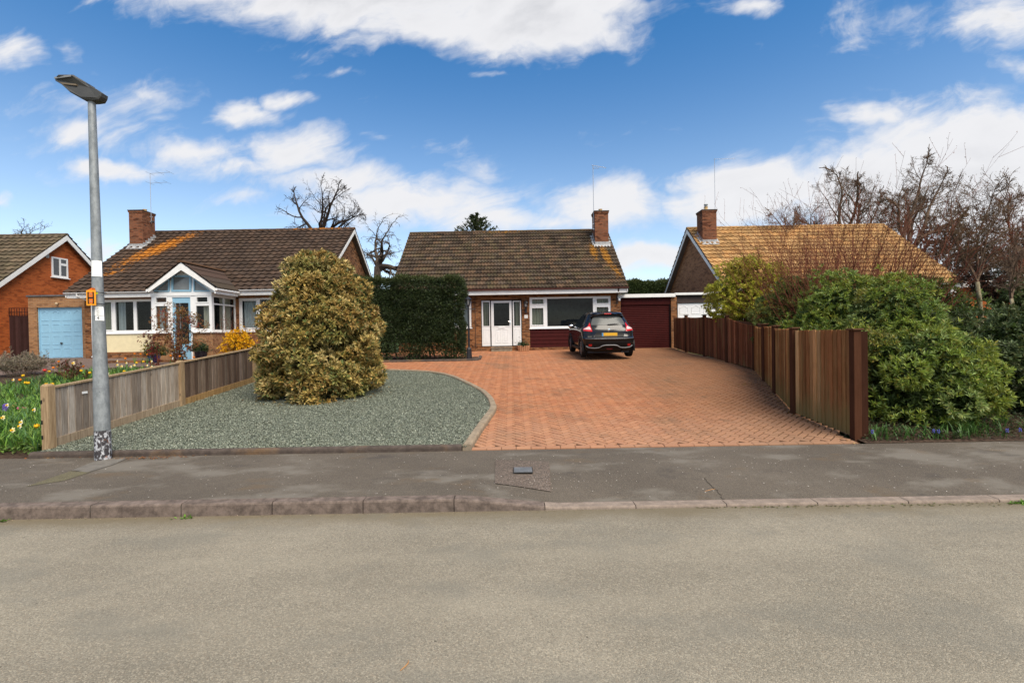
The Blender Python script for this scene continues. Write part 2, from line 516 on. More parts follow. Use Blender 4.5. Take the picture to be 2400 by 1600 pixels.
def wood_mat(name, rough=.85, streak=.6, tint=(.5, .42, .36), green=0, knots=.3):
    """board colour from the face attribute, grain along the height"""
    T = new_mat(name, rough, .06)
    a = attr(T)
    g = T.noise(T.vmath('MULTIPLY', T.obj, (1, 1, .055)), 55, 6, .7)
    k = T.mix(T.math('MULTIPLY', T.step(g, .3, .7), streak), a, T.mix(1.0, a, tint, 'MULTIPLY'))
    n = T.noise(T.vmath('MULTIPLY', T.obj, (1, 1, .45)), 5, 5, .65)
    k = T.mix(T.math('MULTIPLY', T.step(n, .45, .7), .5), k, T.mix(1.0, a, (.6, .55, .5), 'MULTIPLY'))
    kn = T.add('ShaderNodeTexVoronoi', {'Vector': T.vmath('MULTIPLY', T.obj, (1, 1, .5)), 'Scale': 5.0})
    k = T.mix(T.math('MULTIPLY', T.step(kn.outputs['Distance'], .12, .04), knots), k, (.05, .035, .025))
    if green:
        so = T.add('ShaderNodeSeparateXYZ', {0: T.obj})
        low = T.step(T.math('SUBTRACT', so.outputs[2], T.math('MULTIPLY', n, .8)), .5, -.15)
        k = T.mix(T.math('MULTIPLY', low, green), k, (.22, .175, .07))
        n4 = T.noise(T.vmath('MULTIPLY', T.obj, (1, 1, .12)), 6, 3)
        k = T.mix(T.math('MULTIPLY', T.step(n4, .56, .68), green*.55), k, (.24, .18, .075))
    setc(T, k)
    bump(T, g, .35, .006)
    return T.m
WOOD_GREY = wood_mat('weathered_wood', .92, .85, (.42, .37, .33), knots=.6)
WOOD_BROWN = wood_mat('stained_wood', .85, .8, (.45, .38, .34), green=.75, knots=.1)
WOOD_DARK = wood_mat('dark_wood', .97, .5, (.5, .45, .4), knots=.1)

def tarmac(name, c, spk, scale, patch, stain=None, bumps=.5, dots=.0, road=False):
    T = new_mat(name, .9, .25)
    n = T.noise(T.obj, .55, 5, .6)
    k = T.mix(T.step(n, .35, .68), tuple(x*(1-patch) for x in c), tuple(x*(1+patch) for x in c))
    n2 = T.noise(T.obj, 4.5, 6, .65)
    k = T.mix(T.math('MULTIPLY', T.step(n2, .42, .72), .28), k, tuple(x*.68 for x in c))
    v = T.add('ShaderNodeTexVoronoi', {'Vector': T.obj, 'Scale': scale})
    cs = T.add('ShaderNodeSeparateXYZ', {0: v.outputs['Color']})
    k = T.mix(T.math('MULTIPLY', T.step(cs.outputs[0], .45, 1.0), spk), k, tuple(min(1, x*2.1) for x in c))
    k = T.mix(T.math('MULTIPLY', T.step(cs.outputs[1], .55, 1.0), spk), k, tuple(x*.30 for x in c))
    k = T.mix(T.math('MULTIPLY', T.step(cs.outputs[2], .75, 1.0), spk*.5), k, (c[0]*1.4, c[1]*1.1, c[2]*.9))
    hf = T.noise(T.obj, scale*.45, 2, .5)
    k = T.mix(T.math('MULTIPLY', T.step(hf, .52, .66), .35), k, tuple(x*.5 for x in c))
    if dots:
        v2 = T.add('ShaderNodeTexVoronoi', {'Vector': T.obj, 'Scale': 9.0})
        k = T.mix(T.math('MULTIPLY', T.step(v2.outputs['Distance'], .085, .05), dots), k, (.62, .58, .5))
    if road:
        so = T.add('ShaderNodeSeparateXYZ', {0: T.obj})
        tr = T.noise(T.vmath('MULTIPLY', T.obj, (.12, 1.1, 1)), 1.1, 5, .6)
        k = T.mix(T.math('MULTIPLY', T.step(tr, .45, .68), .30), k, (c[0]*1.35, c[1]*1.35, c[2]*1.33))
        k = T.mix(T.math('MULTIPLY', T.step(tr, .5, .32), .25), k, tuple(x*.72 for x in c))
        gd = T.noise(T.vmath('MULTIPLY', T.obj, (.5, 1, 1)), 3.0, 5, .65)
        edge = T.step(T.math('ADD', so.outputs[1], T.math('MULTIPLY', gd, .5)), 4.72, 5.12)
        k = T.mix(T.math('MULTIPLY', edge, .8), k, (c[0]*.62, c[1]*.56, c[2]*.45))
        vd = T.add('ShaderNodeTexVoronoi', {'Vector': T.obj, 'Scale': 3.3})
        k = T.mix(T.math('MULTIPLY', T.step(vd.outputs['Distance'], .035, .018), .8), k, tuple(x*.25 for x in c))
    if stain:
        for (col, sc, lo, hi, amt) in stain:
            ns = T.noise(T.vmath('ADD', T.vmath('MULTIPLY', T.obj, (1, 1.8, 1)), (sc*3.7, sc, 0)), sc, 5, .6)
            k = T.mix(T.math('MULTIPLY', T.step(ns, lo, hi), amt), k, col)
    setc(T, k)
    bump(T, T.math('ADD', T.math('MULTIPLY', v.outputs['Distance'], -1.0), T.math('MULTIPLY', hf, .7)), bumps, .006)
    return T.m
ROAD = tarmac('road_tarmac', (.240, .212, .159), .42, 135, .16, [((.165, .155, .125), .9, .5, .66, .4)], .6, road=True)
PAVE = tarmac('pavement_tarmac', (.108, .090, .069), .4, 170, .16,
              [((.180, .160, .130), .8, .50, .64, .75), ((.135, .092, .052), 1.3, .58, .72, .5), ((.056, .048, .041), 1.1, .60, .72, .55)], .45, dots=.6)
PATCH = tarmac('concrete_patch', (.122, .096, .076), .6, 75, .15, None, .8)
NBR_DRIVE = tarmac('neighbour_drive', (.15, .105, .085), .3, 120, .15)
def concrete(name, c, dark=.5, orange=0, sc=9):
    T = new_mat(name, .92, .2)
    n = T.noise(T.obj, sc, 7, .7)
    k = T.mix(T.step(n, .3, .72), tuple(x*dark for x in c), c)
    n2 = T.noise(T.obj, 130, 3, .6)
    k = T.mix(T.math('MULTIPLY', T.step(n2, .5, .7), .4), k, tuple(x*.45 for x in c))
    if orange:
        n3 = T.noise(T.obj, 2.2, 4)
        k = T.mix(T.math('MULTIPLY', T.step(n3, .5, .7), orange), k, (.33, .17, .05))
    setc(T, k); bump(T, T.math('ADD', n2, n), .5, .006)
    return T.m
KERB = concrete('kerb_stone', (.215, .165, .135), .38)
KERB_DROP = concrete('dropped_kerb_stone', (.31, .245, .195), .6)
EDGE = concrete('edging_kerb', (.33, .26, .18), .6, .3)
EDGE_DARK = concrete('dark_edging', (.11, .085, .07), .5, .25)
FLASHING = concrete('lead_flashing', (.45, .45, .45), .55)
SOIL = plain('soil', (.06, .04, .028), .95, .1, var=.5, vs=20, bs=1.0, bscale=30)
GRASS = plain('grass_ground', (.055, .085, .025), .95, .1, var=.5, vs=10, bs=1.0, bscale=40)
def gravel():
    T = new_mat('slate_chippings', .85, .25)
    v = T.add('ShaderNodeTexVoronoi', {'Vector': T.obj, 'Scale': 58.0})
    cs = T.add('ShaderNodeSeparateXYZ', {0: v.outputs['Color']})
    k = T.mix(cs.outputs[0], (.14, .16, .12), (.34, .37, .28))
    k = T.mix(T.math('MULTIPLY', T.step(cs.outputs[1], .8, .95), .6), k, (.30, .29, .22))
    n = T.noise(T.obj, 1.2, 5)
    k = T.mix(T.math('MULTIPLY', T.step(n, .4, .65), .3), k, (.8, .72, .58), 'MULTIPLY')
    k = T.mix(T.step(v.outputs['Distance'], .42, .62), k, (.025, .03, .022))
    setc(T, k)
    bump(T, T.math('MULTIPLY', v.outputs['Distance'], -1), 1.0, .02)
    return T.m
GRAVEL = gravel()
def chip_mat():
    T = new_mat('slate_chip', .8, .3); setc(T, attr(T)); return T.m
CHIP = chip_mat()
def paver_mat():
    T = new_mat('block_paver', .85, .25)
    a = attr(T)
    n = T.noise(T.obj, 38, 4, .65)
    k = T.mix(T.math('MULTIPLY', T.step(n, .35, .7), .35), a, T.mix(1.0, a, (.62, .55, .5), 'MULTIPLY'))
    n2 = T.noise(T.vmath('MULTIPLY', T.obj, (1, .8, 1)), .8, 6, .65)
    k = T.mix(T.math('MULTIPLY', T.step(n2, .52, .68), .40), k, (.13, .10, .065))
    so = T.add('ShaderNodeSeparateXYZ', {0: T.obj})
    # browner towards the fence side; clean orange near the gravel bed
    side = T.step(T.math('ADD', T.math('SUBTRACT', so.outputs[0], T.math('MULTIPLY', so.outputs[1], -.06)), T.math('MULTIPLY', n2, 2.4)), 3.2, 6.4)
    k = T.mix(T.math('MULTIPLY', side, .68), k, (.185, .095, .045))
    dust = T.step(T.math('ADD', so.outputs[1], T.math('MULTIPLY', n2, 3.0)), 11.5, 8.2)
    k = T.mix(T.math('MULTIPLY', dust, .42), k, (.36, .225, .145))
    n5 = T.noise(T.obj, 1.9, 5, .7)
    k = T.mix(T.math('MULTIPLY', T.step(n5, .56, .70), .35), k, (.10, .075, .045))
    setc(T, k)
    bump(T, n, .3, .004)
    return T.m
PAVER = paver_mat()
JOINT = plain('joint_sand', (.085, .052, .032), .95, .1, var=.5, vs=8)

BRICK_MAIN = brick_mat('multi_brick', (.29, .115, .042), (.10, .042, .022), (.25, .18, .11), .55, (.27, .115, .04))
BRICK_BUFF = brick_mat('buff_brick', (.34, .17, .075), (.26, .125, .06), (.33, .25, .16), .3, (.36, .19, .09))
BRICK_ORANGE = brick_mat('orange_brick', (.50, .125, .030), (.38, .085, .022), (.30, .11, .045), .3, (.48, .12, .03))
BRICK_DARK = brick_mat('chimney_brick', (.24, .085, .04), (.13, .055, .03), (.16, .11, .08), .5, (.2, .08, .035))
BRICK_RHOUSE = brick_mat('brown_brick', (.38, .175, .08), (.24, .11, .055), (.30, .21, .14), .35, (.40, .19, .085))
ROOF_MAIN = roof_mat('weathered_tile', (.082, .058, .041), .5, (.075, .07, .028), .5,
    [(4.02, 5.75, .38, .9, 0, .9), (4.55, 5.5, .35, 1.6, .15, .95), (4.8, 4.6, .35, 1.0, .1, .7), (-0.4, 7.15, 2.2, .16, 0, .6)], (.36, .16, .02), .6)
ROOF_LEFT = roof_mat('brown_tile', (.064, .043, .031), .35, (.07, .05, .03), .25,
    [(-17.2, 6.3, 2.5, .80, .78, .95), (-16.4, 7.0, .9, .4, .4, .75), (-17.9, 4.9, 1.1, .35, .4, .62), (-10, 7.5, 4.5, .16, 0, .6)], (.50, .18, .018), .5)
ROOF_FAR = roof_mat('mossy_tile', (.115, .088, .058), .4, (.08, .07, .03), .5, None, specks=.4)
ROOF_TAN = roof_mat('tan_tile', (.375, .225, .095), .3, (.20, .11, .05), .3, None, specks=.3)
UPVC = plain('white_plastic', (.80, .79, .77), .32, .5, var=.03)
UPVC_BLUE = plain('blue_frame', (.25, .45, .58), .4, .5, var=.05)
WHITE_WOOD = plain('white_paint', (.76, .745, .715), .5, .4, var=.05)
BLUE_DOOR = plain('blue_garage_paint', (.25, .455, .60), .42, .4, var=.04)
WHITE_DOOR = plain('white_garage_paint', (.78, .77, .77), .42, .4, var=.03)
MAROON = plain('maroon_plastic', (.048, .006, .005), .6, .12, var=.15)
MAROON_DARK = plain('dark_wood_frame', (.012, .006, .006), .6, .1, var=.15)
BROWN_GUTTER = plain('brown_gutter', (.15, .065, .055), .4, .4, var=.08)
BROWN_TRIM = plain('brown_fascia', (.055, .035, .028), .6, .3, var=.2)
CREAM = plain('cream_render', (.72, .62, .39), .85, .2, var=.05, bs=.2, bscale=80)
CURTAIN = plain('curtain', (.36, .36, .27), .9, .1, var=.08)
NET = plain('net_curtain', (.50, .54, .54), .9, .1, var=.08)
BLIND = plain('pale_blind', (.60, .56, .44), .9, .1, var=.04)
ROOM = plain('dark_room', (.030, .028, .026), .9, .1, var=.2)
SOFFIT = plain('soffit_board', (.20, .17, .15), .7, .2, var=.1)
FELT = plain('roofing_felt', (.10, .10, .105), .9, .2, var=.2, bs=.4)
BLACK = plain('black_metal', (.014, .014, .017), .38, .5, var=.2)
BLACK_PLASTIC = plain('black_plastic', (.022, .022, .024), .55, .4, var=.15)
CHROME = plain('chrome', (.75, .75, .76), .15, .5, metal=1, var=.02)
POT_CLAY = plain('clay_pot', (.45, .22, .09), .8, .2, var=.2)
POT_YELLOW = plain('chimney_pot_clay', (.50, .33, .14), .8, .2, var=.15)
GLAZED = plain('glazed_pot', (.016, .014, .022), .2, .6, var=.2)
BLUE_GLAZE = plain('blue_glazed_pot', (.012, .02, .15), .2, .6, var=.2)
ALU = plain('aerial_aluminium', (.42, .43, .45), .4, .5, metal=.6, var=.05)
YELLOW_SIGN = plain('yellow_sign', (.86, .33, .010), .45, .4, var=.04)
ORANGE_SIGN = plain('orange_sign', (.72, .16, .012), .45, .4, var=.04)
INK = plain('black_ink', (.012, .012, .012), .6, .2, var=.02)
FADED = plain('faded_ink', (.42, .40, .30), .7, .2, var=.05)
STICKER = plain('white_sticker', (.82, .82, .80), .45, .4, var=.02)
LIME = plain('lime_tape', (.52, .72, .02), .5, .3, var=.05)
STEM = plain('flower_stem', (.07, .16, .03), .7, .2, var=.25)
def glass(name, tint=(.80, .84, .84), minr=.05):
    T = new_mat(name, .02)
    tr = T.add('ShaderNodeBsdfTransparent', {'Color': (*tint, 1)})
    gl = T.add('ShaderNodeBsdfGlossy', {'Roughness': .015})
    fr = T.add('ShaderNodeFresnel', {'IOR': 1.5})
    f = T.math('ADD', T.math('MULTIPLY', fr.outputs[0], .6), minr-.05, clamp=True)
    mx = T.add('ShaderNodeMixShader', {0: f, 1: tr.outputs[0], 2: gl.outputs[0]})
    T.l.new(mx.outputs[0], T.o.inputs[0])
    return T.m
GLASS = glass('window_glass')
LAMP_GLASS = glass('lamp_glass', (.9, .9, .88), .08)
def galv():
    T = new_mat('galvanised_steel', .5, .5)
    n = T.noise(T.vmath('MULTIPLY', T.obj, (1, 1, .5)), 14, 6, .7)
    k = T.mix(T.step(n, .3, .7), (.17, .185, .19), (.31, .33, .335))
    n2 = T.noise(T.vmath('MULTIPLY', T.obj, (1, 1, .15)), 45, 4, .65)
    k = T.mix(T.math('MULTIPLY', T.step(n2, .55, .7), .4), k, (.22, .24, .235))
    setc(T, k); T.p.inputs['Metallic'].default_value = .25
    return T.m
GALV = galv()
def flaky():
    T = new_mat('flaking_black_paint', .6, .35)
    n = T.noise(T.vmath('MULTIPLY', T.obj, (1, 1, .6)), 24, 7, .72)
    so = T.add('ShaderNodeSeparateXYZ', {0: T.obj})
    k = T.mix(T.step(n, .50, .56), (.045, .04, .043), (.50, .51, .53))
    n2 = T.noise(T.obj, 9, 4)
    k = T.mix(T.math('MULTIPLY', T.step(n2, .64, .70), .7), k, (.26, .11, .06))
    setc(T, k); return T.m
FLAKY = flaky()
def weave():
    T = new_mat('lattice_trough', .85, .2)
    so = T.add('ShaderNodeSeparateXYZ', {0: T.obj})
    w = T.add('ShaderNodeCombineXYZ', {0: T.math('MULTIPLY', T.math('ADD', so.outputs[0], so.outputs[2]), 11.0), 1: T.math('MULTIPLY', T.math('SUBTRACT', so.outputs[0], so.outputs[2]), 11.0), 2: 0.0}).outputs[0]
    c = T.add('ShaderNodeTexChecker', {'Vector': w, 'Scale': 1.0, 'Color1': (.50, .28, .15, 1), 'Color2': (.30, .12, .06, 1)})
    setc(T, c.outputs[0]); return T.m
WEAVE = weave()
# ------------------------------------------------------------------ the ground
rng = np.random.default_rng(7)
random.seed(7)
def structure(o, kind='structure'):
    o['kind'] = kind; return o
def sheet(name, poly, off, mat, kind='structure', parent=None, cuts=()):
    """a flat polygon in plan laid on the sloping ground"""
    bm = bmesh.new()
    bm.faces.new([bm.verts.new((p[0], p[1], 0)) for p in poly])
    for y in [4.9, 4.9005, 6.9, 16.6, 21.6, *cuts]:
        bmesh.ops.bisect_plane(bm, geom=bm.verts[:]+bm.edges[:]+bm.faces[:], plane_co=(0, y, 0), plane_no=(0, 1, 0))
    bmesh.ops.triangulate(bm, faces=bm.faces[:])
    bmesh.ops.recalc_face_normals(bm, faces=bm.faces[:])
    for v in bm.verts: v.co.z = zg(v.co.y)+(off(v.co.x, v.co.y) if callable(off) else off)
    for f in bm.faces:
        if f.normal.z < 0: f.normal_flip()
    me = bpy.data.meshes.new(name); bm.to_mesh(me); bm.free(); me.materials.append(mat)
    o = bpy.data.objects.new(name, me); COL.objects.link(o)
    if kind: o['kind'] = kind
    return o
KY = 4.88     # road face of the kerb
# terrain: one sheet to the horizon
mb = MB()
ys = [6.86, 6.9, 16.6, 21.6, 30, 120, 700]
for a, b in zip(ys, ys[1:]):
    mb.add([(-500, a, zg(max(a, 4.95))-.05), (500, a, zg(max(a, 4.95))-.05), (500, b, zg(b)-.05), (-500, b, zg(b)-.05)], [(0, 1, 2, 3)])
structure(mb.build('ground', GRASS, weld=True))
mb = MB()
mb.add([(-120, -40, -.05), (120, -40, -.05), (120, -8, -.05), (-120, -8, -.05)], [(0, 1, 2, 3)])
structure(mb.build('far_verge', GRASS))
mb = MB(); mb.add([(-120, -8, 0), (120, -8, 0), (120, KY, 0), (-120, KY, 0)], [(0, 1, 2, 3)])
structure(mb.build('road', ROAD))
# grit, leaves and moss in the gutter
def drop(x):
    """height of the kerb top: full to the left, ramping down to the crossing"""
    t = min(1, max(0, (x+.55)/.95))
    return .125-.098*t
def pav_off(x, y):
    # the pavement dips towards the dropped kerb
    t = max(0, 1-(y-KY-.15)/1.2)
    return -(.125-drop(x))*t*t - .002 + (.0 if y > 6.9 else 0)
bm_pts = []
mb = MB()
xs = [-60, -20, -10]+[-6+.5*i for i in range(11)]+[-.55+.12*i for i in range(9)]+[.6, 1, 2, 4, 6, 8, 12, 20, 60]
ysp = [KY+.13, 5.15, 5.35, 5.6, 5.9, 6.3, 6.9]
for i, x in enumerate(xs):
    for y in ysp: mb.v.append((x, y, zg(max(y, 4.95))+pav_off(x, y)))
n = len(ysp)
for i in range(len(xs)-1):
    for j in range(n-1):
        mb.f.append((i*n+j, (i+1)*n+j, (i+1)*n+j+1, i*n+j+1)); mb.m.append(0); mb.c.append(None)
structure(mb.build('pavement', PAVE, smooth=True))
# kerb: stones 0.915 long with open joints
def kerb_run(name, x0, x1, mat, first=0):
    mb = MB()
    x = x0
    while x < x1-.01:
        xe = min(x+.915, x1)
        k = 6
        xsq = [x+.004+(xe-x-.008)*i/k for i in range(k+1)]
        for a, b in zip(xsq, xsq[1:]):
            ha, hb = drop(a), drop(b)
            ra, rb = min(.02, ha*.6), min(.02, hb*.6)
            j = 0.0
            pa = [(a, KY, -.06), (a, KY+.006, ha-ra), (a, KY+.006+ra*.35, ha-ra*.3), (a, KY+.006+ra, ha), (a, KY+.135, ha+.002)]
            pb = [(b, p[1], q) for p, q in zip(pa, (-.06, hb-rb, hb-rb*.3, hb, hb+.002))]
            for q in range(4): mb.add([pa[q], pb[q], pb[q+1], pa[q+1]], [(0, 1, 2, 3)])
        for xx in (x+.004, xe-.004):
            h = drop(xx)
            mb.add([(xx, KY, -.06), (xx, KY+.02, h), (xx, KY+.135, h), (xx, KY+.135, -.06)], [(0, 1, 2, 3)])
        x = xe
    return structure(mb.build(name, mat))
kx = at(1064, 1186, KY).x
kerb_run('kerb', kx-.915*14, kx+.915, KERB)
kerb_run('dropped_kerb', kx+.915, kx+.915*16, KERB_DROP)
mb = MB(); mb.box(-13, 16, KY+.02, KY+.13, -.08, .008)
structure(mb.build('kerb_bed', plain('kerb_joint', (.09, .07, .055), .95, .1, var=.4)))

# --- gravel bed and the paved drive
EDGEPX = [(1094, 1056), (1130, 1000), (1158, 962), (1150, 940), (1133, 922), (1100, 904), (1066, 888), (1035, 879.5), (1005, 875), (955, 872.5), (908, 871)]
edge = [G(*p) for p in EDGEPX]
edge[0] = Vector((edge[0].x, 6.93, zg(6.93)))
back = edge[-1].y
FENX = -6.86
gpoly = [(FENX, 6.98)]+[(p.x, p.y) for p in edge]+[(FENX, back+.1)]
GR = sheet('gravel_bed', gpoly, .045, GRAVEL)
def inside(px, py, poly):
    px = np.asarray(px); py = np.asarray(py); r = np.zeros(px.shape, bool)
    n = len(poly); j = n-1
    for i in range(n):
        xi, yi = poly[i][0], poly[i][1]; xj, yj = poly[j][0], poly[j][1]
        c = ((yi > py) != (yj > py)) & (px < (xj-xi)*(py-yi)/(yj-yi+1e-12)+xi)
        r ^= c; j = i
    return r
def zgv(y): return np.interp(y, [p[0] for p in PROF], [p[1] for p in PROF])
def chips(name, poly, n, size, cols, mat, off, near=None):
    """loose stones: little tilted slabs lying on a bed"""
    x0, x1 = min(p[0] for p in poly), max(p[0] for p in poly)
    y0, y1 = min(p[1] for p in poly), max(p[1] for p in poly)
    x = rng.uniform(x0, x1, n); y = y0+(y1-y0)*rng.uniform(0, 1, n)**1.6
    m = inside(x, y, poly); x, y = x[m], y[m]; n = len(x)
    L = size*rng.uniform(.6, 1.5, n); Wd = L*rng.uniform(.45, .8, n)
    a = rng.uniform(0, 2*PI, n)
    z = zgv(y)+off+rng.uniform(0, .012, n)
    ux = np.stack([np.cos(a), np.sin(a), rng.normal(0, .35, n)], 1)
    uy = np.stack([-np.sin(a), np.cos(a), rng.normal(0, .35, n)], 1)
    c = np.stack([x, y, z], 1)
    V = np.stack([c-ux*L[:, None]/2-uy*Wd[:, None]*.3, c+ux*L[:, None]*.1-uy*Wd[:, None]/2, c+ux*L[:, None]/2+uy*Wd[:, None]*.2, c-ux*L[:, None]*.1+uy*Wd[:, None]/2], 1)
    V[:, :, 2] += np.array([0, .004, 0, .004])[None]
    F = np.arange(n*4).reshape(n, 4)
    cc = np.asarray(cols)[rng.integers(0, len(cols), n)]*rng.uniform(.7, 1.25, (n, 1))
    o = np_obj(name, V.reshape(-1, 3), F, mat, None, cc)
    return structure(o, 'stuff')
chips('slate_chippings', gpoly, 190000, .0165, [(.205, .232, .175), (.245, .27, .21), (.29, .315, .24), (.16, .18, .14), (.225, .235, .165), (.37, .38, .30)], CHIP, .05)

# edging kerb that follows the bed
def ribbon(name, pts, w, h0, h1, mat, seg=None):
    """a kerb of width w along pts, from h0 to h1 above the ground"""
    mb = MB()
    P = [Vector((p[0], p[1], 0)) for p in pts]
    fine = []
    for a, b in zip(P, P[1:]):
        k = max(1, int((b-a).length/.12))
        fine += [a.lerp(b, i/k) for i in range(k)]
    fine.append(P[-1])
    S = fine[:]
    for _ in range(4):
        S = [S[0]]+[(S[i-1]+S[i]*2+S[i+1])/4 for i in range(1, len(S)-1)]+[S[-1]]
    rings = []
    for i, p in enumerate(S):
        d = (S[min(i+1, len(S)-1)]-S[max(i-1, 0)]).normalized()
        s = Vector((d.y, -d.x, 0))
        g = zg(p.y)
        prof = [(-w/2, h0), (-w/2, h1-.02), (-w/2+.015, h1), (w/2-.03, h1), (w/2-.008, h1-.012), (w/2, h1-.035), (w/2, h0)]
        rings.append([p+s*a+Vector((0, 0, g+b)) for a, b in prof])
    m = len(rings[0])
    v = [q for r in rings for q in r]
    f = [(i*m+k, i*m+k+1, (i+1)*m+k+1, (i+1)*m+k) for i in range(len(rings)-1) for k in range(m-1)]
    f += [tuple(range(m)), tuple((len(rings)-1)*m+k for k in range(m))]
    mb.add(v, f)
    return structure(mb.build(name, mat)), S
_, edge_line = ribbon('edging_kerb', edge, .13, -.05, .085, EDGE)
ribbon('front_edging', [(FENX-.02, 6.94), (edge[0].x-.075, 6.94)], .10, -.05, .075, EDGE_DARK)

# pavers: 45 degree herringbone, every block its own faces
F0 = [G(2018, 1040), G(1862, 969), G(1818, 921), G(1769, 867), G(1705, 849), G(1652, 835), G(1609, 825.5), G(1583, 817)]
drive = [(edge[0].x+.06, 6.92), (F0[0].x+.03, 6.92)]+[(p.x+.02, p.y) for p in F0[1:]]+[(F0[-1].x, 21.9), (-8.0, 21.9), (-8.0, 13.2), (FENX+.1, 13.2), (FENX+.1, back+.02)]+[(p.x, p.y) for p in reversed(edge)]
sheet('drive_bed', drive, -.012, JOINT)
def pavers():
    u = .105
    rows = []
    R = int(30/u)
    cx0, cy0 = -1.0, 13.5
    c45 = math.sqrt(.5)
    P = []
    for r in range(-R, R):
        k0 = np.arange(-R//3-r//4-10, R//3-r//4+10)
        hx = r+4*k0
        P.append(np.stack([hx+1.0, np.full(hx.shape, r+.5), np.zeros(hx.shape)], 1))
        vx = r+4*k0+3
        P.append(np.stack([vx+.5, np.full(vx.shape, r+1.0), np.ones(vx.shape)], 1))
    P = np.concatenate(P)
    x = (P[:, 0]-P[:, 1])*u*c45+cx0; y = (P[:, 0]+P[:, 1])*u*c45+cy0
    sh = [(p[0], p[1]) for p in drive]
    ok = inside(x, y, sh) & (y > 7.036)
    x, y, o = x[ok], y[ok], P[ok, 2]
    n = len(x)
    g = .019
    a = np.where(o > .5, 3*PI/4, PI/4)
    L = np.full(n, u-g/2); Wd = np.full(n, u/2-g/2)
    # the border course: blocks laid side by side along the pavement
    bx = np.arange(edge[0].x+.17, F0[0].x-.05, .212)
    x = np.concatenate([x, bx]); y = np.concatenate([y, np.full(len(bx), 6.985)])
    a = np.concatenate([a, np.zeros(len(bx))]); L = np.concatenate([L, np.full(len(bx), .103)]); Wd = np.concatenate([Wd, np.full(len(bx), .05)])
    n = len(x)
    ux = np.stack([np.cos(a), np.sin(a)], 1); uy = np.stack([-np.sin(a), np.cos(a)], 1)
    c = np.stack([x, y], 1)
    h = rng.normal(0, .0010, n); h[n-len(bx):] += .004; t1 = rng.normal(0, .004, n); t2 = rng.normal(0, .004, n)
    def ring(k, z):
        q = []
        for s1, s2 in ((-1, -1), (1, -1), (1, 1), (-1, 1)):
            p = c+ux*(s1*(L-k))[:, None]+uy*(s2*(Wd-k))[:, None]
            zz = zgv(p[:, 1])+z+h+t1*s1*.2+t2*s2*.2
            q.append(np.concatenate([p, zz[:, None]], 1))
        return np.stack(q, 1)
    top = ring(.005, .004); mid = ring(0.0, -.001); bot = ring(0.0, -.03)
    V = np.concatenate([top, mid, bot], 1).reshape(-1, 3)
    base = (np.arange(n)*12)[:, None, None]
    loc = [[0, 1, 2, 3]]
    for k in range(4):
        k2 = (k+1) % 4
        loc.append([4+k, 4+k2, k2, k]); loc.append([8+k, 8+k2, 4+k2, 4+k])
    F = (base+np.array(loc)[None]).reshape(-1, 4)
    pal = np.array([(.38, .158, .072), (.40, .168, .078), (.355, .140, .064), (.36, .160, .080), (.41, .182, .088), (.345, .140, .067), (.36, .160, .082)])
    col = pal[rng.integers(0, len(pal), n)]*rng.uniform(.94, 1.06, (n, 1))
    # further back and to the right the paver material turns browner
    cols = np.repeat(col, len(loc), 0)
    o = np_obj('driveway', V, F, PAVER, None, cols)
    structure(o)
pavers()
# patch round the stop tap, and its lid
def patch(name, pts, off, mat):
    return sheet(name, [(G(*p).x, G(*p).y) for p in pts], lambda x, y: pav_off(x, y)+off, mat, cuts=[5.15, 5.35, 5.6, 5.9, 6.3])
patch('pavement_patch', [(1161, 1078), (1287, 1082), (1292, 1139), (1160, 1130)], .010, PATCH)
lid = thing('stop_tap_cover', 'small grey rectangular stop tap cover set in a pinkish patch of the pavement', 'cover', G(1225, 1102))
a, b = G(1203, 1110), G(1248, 1096)
a.z += .002
mb = MB(); mb.box(a.x, b.x, a.y, b.y, a.z+.0075, a.z+.0125)
mb.build('frame', plain('lid_frame', (.05, .045, .04), .8, .2), lid)
mb = MB(); mb.box(a.x+.012, b.x-.012, a.y+.012, b.y-.012, a.z+.012, a.z+.016)
for i in range(6):
    xx = a.x+.03+(b.x-a.x-.06)*i/5
    mb.box(xx-.006, xx+.006, a.y+.03, b.y-.03, a.z+.0155, a.z+.019)
mb.build('lid', plain('lid_steel', (.13, .135, .14), .6, .3, var=.2), lid)
# concrete haunching round the street lamp
pts = [(168, 1102), (232, 1077), (300, 1073), (268, 1088), (205, 1107)]
patch('concrete_collar', pts, .006, concrete('collar_concrete', (.19, .172, .145), .65))
patch('mossy_patch', [(60, 1140), (165, 1104), (212, 1106), (150, 1126)], .004, tarmac('mossy_tarmac', (.125, .11, .065), .3, 120, .1))
# neighbour's tarmac drive and garden soil
sheet('neighbour_driveway', [(-40, 15.4), (-15.2, 15.4), (-13.6, 16.9), (-7.1, 17.1), (-7.1, 22.3), (-40, 22.3)], .006, NBR_DRIVE)
sheet('garden_soil', [(-26, 6.903), (FENX-.02, 6.903), (FENX-.12, 17.0), (-26, 16.5)], .0, SOIL)
rb = [(G(2034, 1040).x, 6.903)]+[(30, 6.903), (30, 17), (F0[3].x+.06, 17)]+[(F0[3].x+.06, F0[3].y), (F0[2].x+.1, F0[2].y), (F0[1].x+.1, F0[1].y)]
sheet('shrub_border_soil', rb, .002, SOIL)
hx1 = at(1123, 842, 17.3).x
sheet('hedge_soil', [(-6.9, 17.2), (hx1-.1, 17.2), (hx1-.1, 18.4), (-6.9, 18.4)], .03, SOIL)
ribbon('hedge_edging', [(-6.9, 17.05), (hx1-.12, 17.05), (hx1, 17.15), (hx1, 17.5), (hx1-.02, 18.4)], .11, -.05, .075, EDGE_DARK)

